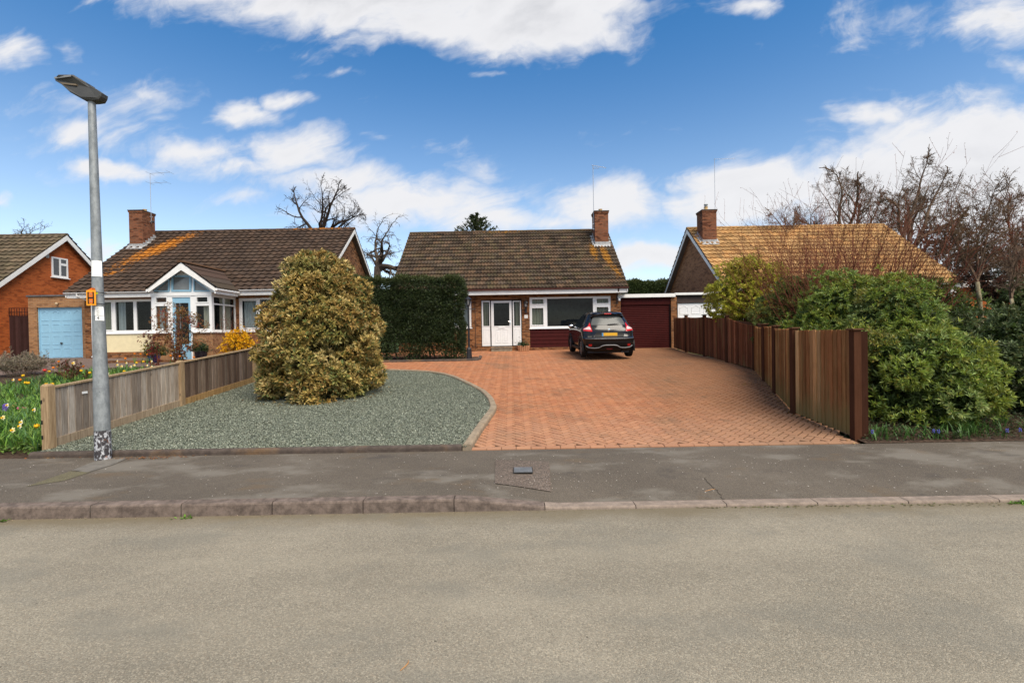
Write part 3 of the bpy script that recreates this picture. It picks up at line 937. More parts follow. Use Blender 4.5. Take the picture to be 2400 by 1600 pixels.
# a hairline crack across the pavement
ck = [G(*p) for p in ((1646, 1112), (1663, 1122), (1690, 1142), (1702, 1160))]
mb = MB(); rc = random.Random(2)
fine = []
for a_, b_ in zip(ck, ck[1:]):
    fine += [a_.lerp(b_, i/5)+Vector((rc.gauss(0, .012), rc.gauss(0, .012), 0)) for i in range(5)]
for a_, b_ in zip(fine, fine[1:]):
    a_, b_ = Vector((a_.x, a_.y, zg(a_.y)+pav_off(a_.x, a_.y)+.004)), Vector((b_.x, b_.y, zg(b_.y)+pav_off(b_.x, b_.y)+.004))
    n_ = Vector((0, .0035, 0)) if abs((b_-a_).x) > abs((b_-a_).y) else Vector((.0025, .002, 0))
    mb.add([a_-n_, b_-n_, b_+n_, a_+n_], [(0, 1, 2, 3)])
structure(mb.build('pavement_crack', plain('crack', (.03, .026, .02), .95, .05)))
# ------------------------------------------------------------------ houses
def tile_rows(xa, xb, ye, ze, yr, zr, course, tilew, per, amp, tints, lip=.048, seed=1, clip=None):
    """rows of wavy tiles from the eave line (ye, ze) up to the ridge (yr, zr)"""
    r = np.random.default_rng(seed)
    S = math.hypot(yr-ye, zr-ze); dy, dz = (yr-ye)/S, (zr-ze)/S
    ny, nz = -dz, dy
    if nz < 0: ny, nz = -ny, -nz
    nrow = max(1, round(S/course)); c = S/nrow
    nx = max(2, int(round((xb-xa)/(per/6)))); xs = np.linspace(xa, xb, nx+1)
    wave = amp*(.5+.5*np.cos(2*PI*(xs-xa)/per))**1.3
    Vs, Fs, Cs = [], [], []
    base = 0
    tints = np.asarray(tints)
    for i in range(nrow):
        sag = r.normal(0, .0035)
        tile = np.floor((xs-xa)/tilew+(.5 if i % 2 else 0)).astype(int)
        nt = tile.max()+1
        jt = r.normal(0, .004, nt)[tile]
        tc = (tints[r.integers(0, len(tints), nt)]*r.uniform(.72, 1.25, (nt, 1)))[tile[:-1]]
        s0, s1 = i*c-.02, (i+1)*c
        lo = lip+wave+jt+sag; hi = wave*.8
        rows = []
        for s, h in ((s0+.004, lo-lip-.012), (s0, lo), (s1, hi)):
            rows.append(np.stack([xs, ye+dy*s+ny*h, ze+dz*s+nz*h], 1))
        Vs.append(np.concatenate(rows)); n = nx+1
        idx = np.arange(nx)
        f1 = np.stack([idx, idx+1, n+idx+1, n+idx], 1); f2 = np.stack([n+idx, n+idx+1, 2*n+idx+1, 2*n+idx], 1)
        if clip is not None:
            pass
        Fs += [f1+base, f2+base]; Cs += [tc, tc]
        base += 3*n
    return np.concatenate(Vs), np.concatenate(Fs), np.concatenate(Cs), (dy, dz, ny, nz, S)

def slab(mb, xa, xb, ye, ze, yr, zr, t0, t1):
    S = math.hypot(yr-ye, zr-ze); dy, dz = (yr-ye)/S, (zr-ze)/S
    ny, nz = (-dz, dy) if dy > 0 else (dz, -dy)
    mb.obox((xa, ye+ny*t0, ze+nz*t0), (xb-xa, 0, 0), (0, yr-ye, zr-ze), (0, ny*(t1-t0), nz*(t1-t0)))

def roof(parent, xa, xb, ye, ze, yr, zr, mat, course=.33, tilew=.3, per=.15, amp=.02, tints=((1, 1, 1),), seed=1, ridge_mat=None):
    V, F, C, _ = tile_rows(xa, xb, ye, ze, yr, zr, course, tilew, per, amp, tints, seed=seed)
    ro = np_obj('roof', V, F, mat, parent, C)
    yb, zb = 2*yr-ye, ze
    V, F, C, _ = tile_rows(xa, xb, yb, zb, yr, zr, course, tilew*2, per*2, amp, tints, seed=seed+1)
    np_obj('rear_roof', V, F[:, ::-1], mat, parent, C)
    mb = MB(); slab(mb, xa+.02, xb-.02, ye+.03, ze, yr, zr-.02, -.10, -.012); slab(mb, xa+.02, xb-.02, yb-.03, zb, yr, zr-.02, -.10, -.012)
    mb.build('soffit', SOFFIT, parent)
    mb = MB(); n = int((xb-xa)/.45)
    for i in range(n):
        a, b = xa+(xb-xa)*i/n, xa+(xb-xa)*(i+1)/n
        h = .004*(i % 2)
        k = 7
        pr = [(yr+.14*math.cos(PI*j/(k-1)), zr-.045+h+.115*math.sin(PI*j/(k-1))) for j in range(k)]
        mb.col = tuple(np.array(tints[i*7 % len(tints)])*random.uniform(.8, 1.15))
        mb.add([(a+.004, y, z) for y, z in pr]+[(b-.004, y, z) for y, z in pr], [(j, j+1, k+j+1, k+j) for j in range(k-1)]+[tuple(range(k)), tuple(range(2*k-1, k-1, -1))])
    mb.build('ridge_cap', mat, ro, smooth=False)
    return ro
def bargeboards(parent, X, ye, ze, yr, zr, mat, h=.2, t=.03, tile_mat=None):
    yb = 2*yr-ye
    for (y0, z0) in ((ye, ze), (yb, ze)):
        d = Vector((0, yr-y0, zr-z0)).normalized()
        n = Vector((0, -d.z, d.y)) if d.y > 0 else Vector((0, d.z, -d.y))
        mb = MB()
        a, b = Vector((X-t/2, y0, z0))-n*.02, Vector((X-t/2, yr, zr))-n*.02
        # cut plumb at the ridge and at the eave
        hv = h/abs(d.y)
        mb.prism([(a.x, y0, z0-.02), (a.x, yr, zr-.02), (a.x, yr, zr-.02-hv), (a.x, y0, z0-.02-hv*.85)], (t, 0, 0))
        mb.build('bargeboard', mat, parent)
def gable(mb, X, y0, y1, zb, ye, ze, yr, zr, t):
    """gable wall with its own roof line"""
    k = (zr-ze)/(yr-ye)
    def zt(y): return (ze+(y-ye)*k if y < yr else ze+(2*yr-ye-y)*k)-.10
    mb.prism([(X, y0, zb), (X, y1, zb), (X, y1, zt(y1)), (X, yr, zt(yr)), (X, y0, zt(y0))], (t, 0, 0))
def window(parent, Y, outer, panes, openers=(), curtains=(), sill=.0, mat=None, name='window', cmat=None, depth=.07, back=None, glassmat=None):
    """frame with panes; openers carry a raised casement; curtains are (x0, x1) strips behind the glass"""
    mat = mat or UPVC
    x0, x1, z0, z1 = outer
    mb = MB()
    hs = list(panes)
    mb.holes(x0, x1, z0, z1, hs, FY(Y), 0, depth, back=True)
    w = mb.build(name, mat, parent)
    if openers:
        for (a, b, c, d) in openers:
            mb = MB()
            mb.holes(a-.045, b+.045, c-.045, d+.045, [(a, b, c, d)], FY(Y-.016), 0, .0158)
            mb.build('casement', mat, w, bevel=.004)
    mb = MB()
    for (a, b, c, d) in panes:
        mb.add([(a-.005, Y+.035, c-.005), (b+.005, Y+.035, c-.005), (b+.005, Y+.035, d+.005), (a-.005, Y+.035, d+.005)], [(0, 1, 2, 3)])
    mb.build('pane', glassmat or GLASS, w)
    if sill:
        mb = MB(); mb.box(x0-.03, x1+.03, Y-.06, Y+.03, z0-sill, z0-.002)
        mb.build('sill', mat, w, bevel=.004)
    for cu in curtains:
        a, b = cu[0], cu[1]; m = cu[2] if len(cu) > 2 else (cmat or CURTAIN)
        za, zb_ = (cu[3], cu[4]) if len(cu) > 4 else (z0+.02, z1-.03)
        n = max(6, int((b-a)/.018)); mb = MB()
        ph = random.uniform(0, 6)
        pts = [(a+(b-a)*i/n, Y+.17+.035*math.sin(ph+i*.95)+.02*math.sin(ph*2+i*.37)) for i in range(n+1)]
        mb.add([(x, y, za) for x, y in pts]+[(x, y, zb_) for x, y in pts], [(i, i+1, n+2+i, n+1+i) for i in range(n)])
        mb.build('curtain', m, w, smooth=True)
    return w
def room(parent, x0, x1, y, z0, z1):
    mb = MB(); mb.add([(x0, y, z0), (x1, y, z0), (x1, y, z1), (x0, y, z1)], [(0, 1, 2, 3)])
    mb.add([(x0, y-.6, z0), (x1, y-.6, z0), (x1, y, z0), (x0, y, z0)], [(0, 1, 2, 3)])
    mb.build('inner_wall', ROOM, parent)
def gutter(parent, x0, x1, Y, Z, r, mat, joints=()):
    mb = MB(); k = 7
    pr = [(Y-r+r*math.cos(PI+PI*j/(k-1))*1.0, Z+r*math.sin(PI+PI*j/(k-1))) for j in range(k)]
    pr2 = [(Y-r+(r-.008)*math.cos(2*PI-PI*j/(k-1)), Z+(r-.008)*math.sin(2*PI-PI*j/(k-1))) for j in range(k)]
    P = pr+pr2; m = len(P)
    mb.add([(x0, y, z) for y, z in P]+[(x1, y, z) for y, z in P], [(j, (j+1) % m, m+(j+1) % m, m+j) for j in range(m)]+[tuple(range(m)), tuple(range(2*m-1, m-1, -1))])
    for x in joints:
        q = [(Y-r+(r+.012)*math.cos(PI+PI*j/(k-1)), Z+.006+(r+.012)*math.sin(PI+PI*j/(k-1))) for j in range(k)]
        mb.add([(x-.06, y, z) for y, z in q]+[(x+.06, y, z) for y, z in q], [(j, j+1, k+j+1, k+j) for j in range(k-1)]+[tuple(range(k)), tuple(range(2*k-1, k-1, -1))])
    return mb.build('gutter', mat, parent)
def chimney(parent, x0, x1, y0, y1, zb, zt, mat, roofline, pot_x, pot=True, cap_mat=None, flash=True, pot_h=.16, name='chimney'):
    mb = MB(); mb.box(x0, x1, y0, y1, zb-.5, zt-.13)
    mb.box(x0-.025, x1+.025, y0-.025, y1+.025, zt-.13, zt-.055)
    ch = mb.build(name, mat, parent)
    mb = MB(); mb.box(x0-.045, x1+.045, y0-.045, y1+.045, zt-.055, zt)
    mb.build('cap', cap_mat or EDGE_DARK, ch, bevel=.012)
    if pot:
        mb = MB(); mb.lathe([(.10, -.02), (.105, 0), (.09, .02), (.085, pot_h-.03), (.1, pot_h-.02), (.1, pot_h)], (pot_x, (y0+y1)/2, zt), 14)
        mb.build('chimney_pot', POT_YELLOW, ch, smooth=True, angle=40)
    if flash:
        mb = MB(); e = .07
        def rl(y): return roofline(y)+.05
        # apron in front and stepped lead up the sides
        ya = y0-.18
        mb.add([(x0-e, ya, rl(ya)+.015), (x1+e, ya, rl(ya)+.015), (x1+e, y0-.006, rl(y0)+.03), (x0-e, y0-.006, rl(y0)+.03)], [(0, 1, 2, 3)])
        mb.add([(x0-.01, y0-.008, rl(y0)), (x1+.01, y0-.008, rl(y0)), (x1+.01, y0-.008, rl(y0)+.15), (x0-.01, y0-.008, rl(y0)+.15)], [(0, 1, 2, 3)])
        for X, s in ((x0, -1), (x1, 1)):
            n = 5
            for i in range(n):
                a, b = y0+(y1-y0)*i/n, y0+(y1-y0)*(i+1)/n
                mb.box(min(X+s*.008, X+s*.002), max(X+s*.008, X+s*.002), a, b, rl(a)-.1, rl(b)+.10)
            mb.add([(X, y0-.02, rl(y0)+.012), (X+s*.14, y0-.02, rl(y0)+.012), (X+s*.14, y1, rl(y1)+.012), (X, y1, rl(y1)+.012)], [(0, 1, 2, 3)])
        mb.build('flashing', FLASHING, ch)
    return ch
def aerial(parent, x, y, z0, z1, arms, n=11, r=.014):
    mb = MB(); mb.tube([(x, y, z0), (x, y, z1)], r, 6)
    for (za, a, b, k, el) in arms:
        mb.tube([(x+a[0], y+a[1], za+a[2]), (x+b[0], y+b[1], za+b[2])], r*.7, 5)
        for i in range(k):
            t = i/max(1, k-1)
            p = Vector((x, y, za))+Vector(a).lerp(Vector(b), t)
            mb.tube([p-Vector(el), p+Vector(el)], r*.45, 4)
    mb.box(x-.06, x+.06, y-.03, y+.03, z0+.05, z0+.09); mb.box(x-.06, x+.06, y-.03, y+.03, z0+.3, z0+.34)
    return mb.build('aerial', ALU, parent)

# ---------- the bungalow in the middle
YF, YE = 21.6, 21.2
e0, e1 = at(915, 676, YE).x, at(1472, 675, YE).x
ZE = at(1250, 676, YE).z+.03
YR = 25.6
ZR = at(1220, 541, YR).z-.03
bung = thing('bungalow', 'brick bungalow with dark mottled tiles, white front door and maroon panel behind the black car', 'bungalow', (0, YF, zg(YF)))
zb = zg(YF)
K = (ZR-ZE)/(YR-YE)
def rl_main(y): return ZE+(y-YE)*K
door = Rz(Z4, 893, 1268, 870, 1300, YF)
win = Rz(Z4, 1338, 2085, 843, 1128, YF)
panel = Rz(Z4, 1345, 2085, 1128, 1305, YF)
lw = Rz(Z4, 480, 803, 862, 1130, YF)
wx0, wx1 = e0+.22, at(*Z4(2175, 1000), YF).x
mb = MB()
mb.holes(wx0, wx1, zb-.3, ZE+.1, [(door[0], door[1], door[2], door[3]), (win[0], win[1], panel[2], win[3]), lw], FY(YF), 0, .12)
mb.box(wx0, wx0+.2, YF+.125, 2*YR-YF, zb-.3, ZE+.05); mb.box(wx1-.2, wx1, YF+.125, 2*YR-YF, zb-.3, ZE+.05); mb.box(wx0+.2, wx1-.2, 2*YR-YF-.2, 2*YR-YF, zb-.3, ZE+.05)
bm_ = mb
gable(bm_, wx0+.002, YF+.13, 2*YR-YF-.01, ZE-.2, YE, ZE, YR, ZR, .15); gable(bm_, wx1-.152, YF+.13, 2*YR-YF-.01, ZE-.2, YE, ZE, YR, ZR, .15)
mb.build('wall', BRICK_MAIN, bung)
TM = [(1, 1, 1), (1.25, 1.12, 1.0), (.72, .7, .68), (1.05, .95, .8), (.85, .88, .85), (1.35, 1.15, .95), (.6, .58, .55), (1.1, 1.12, .9)]
roof(bung, e0, e1, YE-.06, ZE-.03, YR, ZR, ROOF_MAIN, .335, .30, .15, .036, TM, 3)
for X in (e0+.03, e1-.03): bargeboards(bung, X, YE-.02, ZE-.05, YR, ZR-.05, WHITE_WOOD, .14)
fz = Rz(Z4, 750, 2240, 785, 803, YE)
mb = MB(); mb.box(e0+.02, e1-.02, YE+.02, YE+.045, ZE-.27, ZE-.03); mb.build('fascia', WHITE_WOOD, bung)
mb = MB(); mb.box(e0+.02, e1-.02, YE+.046, YF-.003, ZE-.26, ZE-.245); mb.build('eaves_soffit', SOFFIT, bung)
gutter(bung, e0-.02, e1+.02, YE+.015, ZE-.035, .055, BROWN_GUTTER, [at(*Z4(1018, 770), YE).x, at(*Z4(1450, 770), YE).x, at(*Z4(1885, 765), YE).x])
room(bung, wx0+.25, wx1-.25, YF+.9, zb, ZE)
# downpipe at the right corner
px = at(*Z4(2140, 850), YF-.05).x
mb = MB(); mb.tube([(px, YE+.0, ZE-.08), (px, YE+.02, ZE-.2), (px, YF-.06, ZE-.42), (px, YF-.06, ZE-.75)], .032, 8); mb.build('downpipe', BROWN_TRIM, bung)
mb = MB(); mb.lathe([(.03, 0), (.05, .03), (.06, .06), (.05, .10), (.02, .12)], (at(*Z4(2162, 872), YF-.12).x, YF-.12, at(*Z4(2162, 884), YF-.12).z), 12); mb.build('security_light', STICKER, bung, smooth=True)
# small cable clips and pipe lines on the brick left of the door
cx_ = at(*Z4(838, 1000), YF).x
mb = MB(); mb.tube([(cx_, YF-.012, zb+.1), (cx_, YF-.012, ZE-.3)], .010, 5); mb.build('cable', BROWN_TRIM, bung)
# front door with its dark surround and two sidelights
mb = MB()
sl, dr, sr = Rz(Z4, 898, 976, 880, 1297, YF), Rz(Z4, 985, 1176, 880, 1295, YF), Rz(Z4, 1184, 1262, 880, 1290, YF)
mb.holes(door[0]+.004, door[1]-.004, door[2], door[3]-.004, [sl, dr, sr], FY(YF+.03), 0, .08, back=True)
fr = mb.build('door_frame', MAROON_DARK, bung)
def upvc_leaf(name, r, gl, panels, curtain=None):
    x0, x1, z0, z1 = r
    mb = MB(); mb.holes(x0+.003, x1-.003, z0+.003, z1-.003, [gl], FY(YF+.045), 0, .055, back=True)
    o = mb.build(name, UPVC, bung)
    mb = MB()
    for (a, b, c, d) in panels:
        mb.holes(a, b, c, d, [(a+.022, b-.022, c+.022, d-.022)], FY(YF+.045-.012), 0, .012)
        mb.box(a+.07, b-.07, YF+.045-.010, YF+.045+.001, c+.07, d-.07)
    mb.holes(gl[0]-.035, gl[1]+.035, gl[2]-.035, gl[3]+.035, [gl], FY(YF+.045-.012), 0, .012)
    mb.build('moulding', UPVC, o, bevel=.006)
    mb = MB(); mb.add([(gl[0], YF+.075, gl[2]), (gl[1], YF+.075, gl[2]), (gl[1], YF+.075, gl[3]), (gl[0], YF+.075, gl[3])], [(0, 1, 2, 3)])
    mb.build('pane', GLASS, o)
    if curtain:
        a, b = curtain; n = 16; mb = MB()
        pts = [(a+(b-a)*i/n, YF+.2+.025*math.sin(i*1.3)) for i in range(n+1)]
        mb.add([(x, y, gl[2]-.05) for x, y in pts]+[(x+.02*(i % 3), y, gl[3]+.02) for i, (x, y) in enumerate(pts)], [(i, i+1, n+2+i, n+1+i) for i in range(n)])
        mb.build('curtain', CURTAIN, o, smooth=True)
    return o
g1 = Rz(Z4, 911, 968, 893, 1113, YF+.05)
upvc_leaf('sidelight', sl, g1, [Rz(Z4, 915, 968, 1140, 1270, YF)], (g1[0]+.01, g1[1]-.06))
g2 = Rz(Z4, 1008, 1152, 900, 1112, YF+.05)
dl = upvc_leaf('front_door', dr, g2, [Rz(Z4, 1025, 1078, 1142, 1265, YF), Rz(Z4, 1088, 1142, 1142, 1265, YF)])
g3 = Rz(Z4, 1194, 1250, 890, 1110, YF+.05)
upvc_leaf('sidelight', sr, g3, [Rz(Z4, 1198, 1250, 1138, 1262, YF)], (g3[0]+.07, g3[1]-.01))
mb = MB(); hp = at(*Z4(1163, 1078), YF+.03); mb.box(hp.x-.02, hp.x+.02, YF+.02, YF+.044, hp.z-.10, hp.z+.10); mb.tube([(hp.x, YF+.02, hp.z+.03), (hp.x, YF-.03, hp.z+.03), (hp.x-.11, YF-.03, hp.z+.035)], .012, 8); mb.build('handle', CHROME, dl, smooth=False)
lb = Rz(Z4, 1050, 1112, 1117, 1133, YF); mb = MB(); mb.box(lb[0], lb[1], YF+.022, YF+.0445, lb[2], lb[3]); mb.build('letter_plate', UPVC, dl, bevel=.004)
# wall lantern and number plate
wl = at(*Z4(1303, 920), YF-.13)
mb = MB(); mb.tube([(wl.x, YF-.005, wl.z-.28), (wl.x, YF-.10, wl.z-.26), (wl.x, YF-.13, wl.z-.14)], .014, 6); mb.box(wl.x-.045, wl.x+.045, YF-.02, YF-.001, wl.z-.34, wl.z-.16)
mb.lathe([(.03, -.14), (.06, -.12), (.065, -.10), (.05, -.09)], (wl.x, wl.y, wl.z), 8); mb.lathe([(.105, .09), (.09, .12), (.05, .17), (.02, .19), (.012, .22), (.02, .235), (.0, .25)], (wl.x, wl.y, wl.z), 8)
for k in range(6):
    a = 2*PI*k/6; mb.tube([(wl.x+.058*math.cos(a), wl.y+.058*math.sin(a), wl.z-.10), (wl.x+.09*math.cos(a), wl.y+.09*math.sin(a), wl.z+.09)], .006, 4)
lan = mb.build('wall_lantern', BLACK, bung)
mb = MB(); mb.lathe([(.05, -.10), (.085, .09)], (wl.x, wl.y, wl.z), 6, cap=False); mb.build('lantern_glass', LAMP_GLASS, lan)
mb = MB(); mb.lathe([(.02, -.08), (.03, -.02), (.022, .05), (0, .06)], (wl.x, wl.y, wl.z), 10); mb.build('bulb', STICKER, lan, smooth=True)
npz = Rz(Z4, 1290, 1321, 1012, 1041, YF)
mb = MB(); mb.box(npz[0], npz[1], YF-.014, YF-.001, npz[2], npz[3]); npl = mb.build('number_plate', STICKER, bung, bevel=.004)
cxn, czn = (npz[0]+npz[1])/2, (npz[2]+npz[3])/2
mb = MB(); rr = .045; mb.holes(cxn-rr, cxn+rr, czn-rr, czn+rr, [(cxn-rr+.014, cxn+rr-.014, czn-rr+.014, czn+rr-.014)], FY(YF-.017), 0, .003); mb.build('number_border', FADED, npl)
# big window over the maroon cladding
pn = [Rz(Z4, 1360, 1465, 868, 910, YF), Rz(Z4, 1360, 1465, 948, 1102, YF), Rz(Z4, 1500, 1922, 858, 1112, YF), Rz(Z4, 1955, 2063, 862, 902, YF), Rz(Z4, 1955, 2063, 938, 1100, YF)]
bw = window(bung, YF+.035, win, pn, [pn[0], pn[1], pn[3], pn[4]], [(pn[0][0], pn[0][1]+.03), (pn[3][0]-.02, pn[3][1])], .035)
mb = MB(); n = 5
for i in range(n):
    a = panel[2]+(win[2]-.04-panel[2])*i/n; b = panel[2]+(win[2]-.04-panel[2])*(i+1)/n
    mb.add([(win[0]+.01, YF+.022, a), (win[1]-.01, YF+.022, a), (win[1]-.01, YF+.036, b-.012), (win[0]+.01, YF+.036, b-.012)], [(0, 1, 2, 3)])
    mb.add([(win[0]+.01, YF+.036, b-.012), (win[1]-.01, YF+.036, b-.012), (win[1]-.01, YF+.06, b), (win[0]+.01, YF+.06, b)], [(0, 1, 2, 3)])
    mb.add([(win[0]+.01, YF+.022, a), (win[1]-.01, YF+.022, a), (win[1]-.01, YF+.06, a), (win[0]+.01, YF+.06, a)], [(0, 1, 2, 3)])
mb.box(win[0]+.01, win[1]-.01, YF+.062, YF+.1, panel[2], win[2]-.02)
mb.build('cladding', MAROON, bung)
lp = (lw[1]-.95, lw[1]-.09, lw[2]+.09, lw[3]-.08)
window(bung, YF+.04, lw, [(lw[0]+.08, lw[1]-1.05, lw[2]+.09, lw[3]-.08), lp], [lp], [(lw[0]+.05, lw[1]-.06, NET)], .045)
# chimney with its aerial
cx0, cx1 = at(*Z4(1938, 200), 24.2).x, at(*Z4(2062, 200), 24.2).x
ct = at(*Z4(2000, 52), 24.2).z
mc = chimney(bung, cx0, cx1, 24.2, 25.0, rl_main(24.2), ct, BRICK_DARK, rl_main, (cx0+cx1)/2+.02)
ap = at(1391, 476, 24.35); atop = at(1385, 389, 24.35).z
aerial(bung, ap.x, 24.35, at(1392, 540, 24.35).z, atop, [(atop-.02, (-.05, 0, .05), (.62, -.12, -.13), 9, (0.02, .13, .02)), (atop-.12, (.02, 0, 0), (.30, -.05, -.02), 1, (0, 0, .03))], r=.016)

# threshold step and trough
st = Rz(Z4, 985, 1178, 1308, 1340, YF-.3)
mb = MB(); mb.box(st[0], st[1], YF-.36, YF-.004, zg(YF-.36)-.02, zg(YF)+.12); mb.box(st[0]-.02, st[1]+.02, YF-.385, YF-.004, zg(YF)+.122, zg(YF)+.165)
tag(mb.build('doorstep', concrete('step_stone', (.30, .25, .18), .55), bevel=.01), 'worn pale stone doorstep under the white front door', 'step')

# ---------- its garage, with the maroon roller shutter
GY = 21.75
gx0, gx1 = wx1+.004, at(1581, 690, GY).x
gz = at(1520, 688, GY).z
garage = thing('garage', 'flat roofed garage with a maroon roller shutter, right of the black car', 'garage', (gx0, GY, zb))
px0 = at(1573, 760, GY).x; px1 = at(1586.5, 760, GY).x
gdt = at(1515, 714, GY).z
mb = MB(); mb.box(px0, px1, GY-.02, GY+.3, zb-.2, gz-.16); mb.box(px1-.12, px1-.002, GY+.302, GY+5, zb-.2, gz-.17); mb.box(gx0, gx1, GY+5.002, GY+5.1, zb-.2, gz-.17)
mb.build('wall', BRICK_MAIN, garage)
mb = MB(); mb.box(gx0+.03, gx1+.0, GY-.13, GY-.10, gz-.17, gz-.02); mb.box(gx0-.15, gx0+.028, GY-.19, GY-.10, gz-.20, gz+.03); mb.build('fascia', WHITE_WOOD, garage)
mb = MB(); mb.box(gx0, gx1+.02, GY-.098, GY+5.2, gz-.16, gz-.01); mb.build('roof', FELT, garage)
mb = MB(); mb.box(gx0, px0-.002, GY+.03, GY+.07, gdt+.01, gz-.162); mb.build('header_panel', MAROON, garage)
mb = MB(); n = 24; z0 = zb-.01
for i in range(n):
    a, b = z0+(gdt-z0)*i/n, z0+(gdt-z0)*(i+1)/n; h = b-a
    prf = [(.10, a), (.078, a+h*.12), (.072, a+h*.5), (.078, a+h*.88), (.10, b)]
    for (d0, q0), (d1, q1) in zip(prf, prf[1:]):
        mb.add([(gx0+.05, GY+d0, q0), (px0-.05, GY+d0, q0), (px0-.05, GY+d1, q1), (gx0+.05, GY+d1, q1)], [(0, 1, 2, 3)])
mb.build('roller_shutter', MAROON, garage, smooth=False)
mb = MB(); mb.box(gx0+.002, gx0+.055, GY+.035, GY+.14, zb-.02, gdt); mb.build('guide_rail', MAROON_DARK, garage)
mb = MB(); mb.box(px0-.055, px0-.002, GY+.035, GY+.14, zb-.02, gdt); mb.build('guide_rail', MAROON_DARK, garage)
lp_ = at(*Z5(1092, 462), GY+.07); mb = MB(); mb.lathe([(.02, 0), (.02, .01)], (0, 0, 0), 10)
mb.v = [(lp_.x+v[0], GY+.068-v[2], lp_.z+v[1]) for v in mb.v]; mb.build('lock', CHROME, garage)

# ---------- the next garage, white door behind the fence
NY = 21.9
n0, n1 = gx1+.008, at(1706, 690, NY).x
nz = at(1640, 686, NY).z
ngar = thing('garage', 'flat roofed garage with a white panelled door, mostly behind the dark fence', 'garage', (n0, NY, zb))
mb = MB(); mb.box(n0, at(1587, 760, NY).x, NY+.02, NY+.3, zb-.2, nz-.12); mb.box(at(1705, 760, NY).x, n1+.25, NY+.02, NY+.3, zb-.2, nz-.12); mb.box(n0+.0, n0+.1, NY+.302, NY+5, zb-.2, nz-.12); mb.box(n1+.15, n1+.25, NY+.302, NY+5, zb-.2, nz-.12)
mb.build('wall', BRICK_RHOUSE, ngar)
mb = MB(); mb.box(n0+.01, n1+.26, NY-.10, NY-.07, nz-.09, nz+.01); mb.build('fascia', WHITE_WOOD, ngar)
mb = MB(); mb.box(n0+.01, n1+.25, NY-.068, NY+5.2, nz-.12, nz-.005); mb.build('roof', FELT, ngar)
ndt = at(1640, 710, NY+.1).z; nd0, nd1 = at(1588.5, 720, NY+.1).x, at(1701, 720, NY+.1).x
mb = MB(); mb.box(n0+.03, n1+.0, NY+.02, NY+.06, ndt+.28, nz-.125); mb.box(n0+.03, n1+.0, NY+.045, NY+.08, ndt+.02, ndt+.275); mb.build('header_board', BROWN_TRIM, ngar)
def panel_door(name, parent, x0, x1, z0, z1, Y, mat, rows=(1.0,), arch=True):
    mb = MB(); mb.box(x0, x1, Y, Y+.04, z0, z1)
    d = mb.build(name, mat, parent)
    mb = MB(); w = (x1-x0)/4; H = z1-z0; t = .014
    hs = [(0.0, .27), (.27, .50), (.50, .75), (.75, 1.0)]
    for r, (a, b) in enumerate(hs):
        for c in range(4):
            ax, bx = x0+w*c+w*.13, x0+w*(c+1)-w*.13
            if arch and r > 0: ax, bx = ax, bx
            zt, zz = z1-H*a-H*.045, z1-H*b+H*.025
            if r == 0 and arch:
                k = 10
                top = []
                for i in range(k+1):
                    u = i/k; s = .5-.5*math.cos(2*PI*u)
                    top.append((ax+(bx-ax)*u, zt-.09+.09*s**1.3))
                poly = top+[(bx, zz), (ax, zz)]
            else:
                poly = [(ax, zt), (bx, zt), (bx, zz), (ax, zz)]
            cxm, czm = sum(p[0] for p in poly)/len(poly), (zt+zz)/2
            def ins(p, m): 
                vx, vz = cxm-p[0], czm-p[1]
                return (p[0]+(m if vx > 0 else -m)*(abs(vx) > .02), p[1]+(m if vz > 0 else -m))
            A = poly; B = [ins(p, .028) for p in poly]; n = len(A)
            v = [(p[0], Y-.001, p[1]) for p in A]+[(p[0]*.5+q[0]*.5, Y-t, p[1]*.5+q[1]*.5) for p, q in zip(A, B)]+[(q[0], Y-.001, q[1]) for q in B]
            f = [(i, (i+1) % n, n+(i+1) % n, n+i) for i in range(n)]+[(n+i, n+(i+1) % n, 2*n+(i+1) % n, 2*n+i) for i in range(n)]
            mb.add(v, f)
    mb.build('panel_moulding', mat, d)
    return d
panel_door('garage_door', ngar, nd0, nd1, zb, ndt, NY+.1, WHITE_DOOR)

# ---------- the bungalow on the right
RE = 21.8
rhx = at(1698, 674, RE).x; RZE = at(1698, 672, RE).z+.02
RYR = 26.4; RZR = at(1612, 534, RYR).z-.02
rx1 = at(2071, 530, RYR).x
rh = thing('bungalow', 'brown brick bungalow with tan tiles, seen over the bushes at the right', 'bungalow', (rhx, RE+.4, zb))
rp = Rz(Z6, 785, 910, 1195, 1400, RE+.4)
rw = [rp, (rp[1]+1.2, rp[1]+3.4, rp[2], rp[3])]
mb = MB(); mb.holes(rhx+.3, rx1-.3, zb-.3, RZE+.1, rw, FY(RE+.4), 0, .12)
gable(mb, rhx+.3, RE+.525, 2*RYR-RE-.4, zb-.3, RE, RZE, RYR, RZR, .2); gable(mb, rx1-.5, RE+.525, 2*RYR-RE-.4, zb-.3, RE, RZE, RYR, RZR, .2)
mb.build('wall', BRICK_RHOUSE, rh)
roof(rh, rhx, rx1, RE-.05, RZE-.03, RYR, RZR, ROOF_TAN, .36, .33, .26, .045, [(1, 1, 1), (1.1, 1.05, 1), (.9, .88, .85), (1.05, .95, .85)], 11)
for X in (rhx+.02, rx1-.02): bargeboards(rh, X, RE-.02, RZE-.04, RYR, RZR-.04, WHITE_WOOD, .17)
mb = MB(); mb.box(rhx+.0, rx1, RE+.02, RE+.05, RZE-.24, RZE-.04); mb.box(rhx-.002, rhx+.28, RE+.051, RE+.43, RZE-.26, RZE-.02); mb.build('fascia', WHITE_WOOD, rh)
mb = MB(); mb.box(rhx+.28, rx1, RE+.051, RE+.397, RZE-.24, RZE-.22); mb.build('eaves_soffit', SOFFIT, rh)
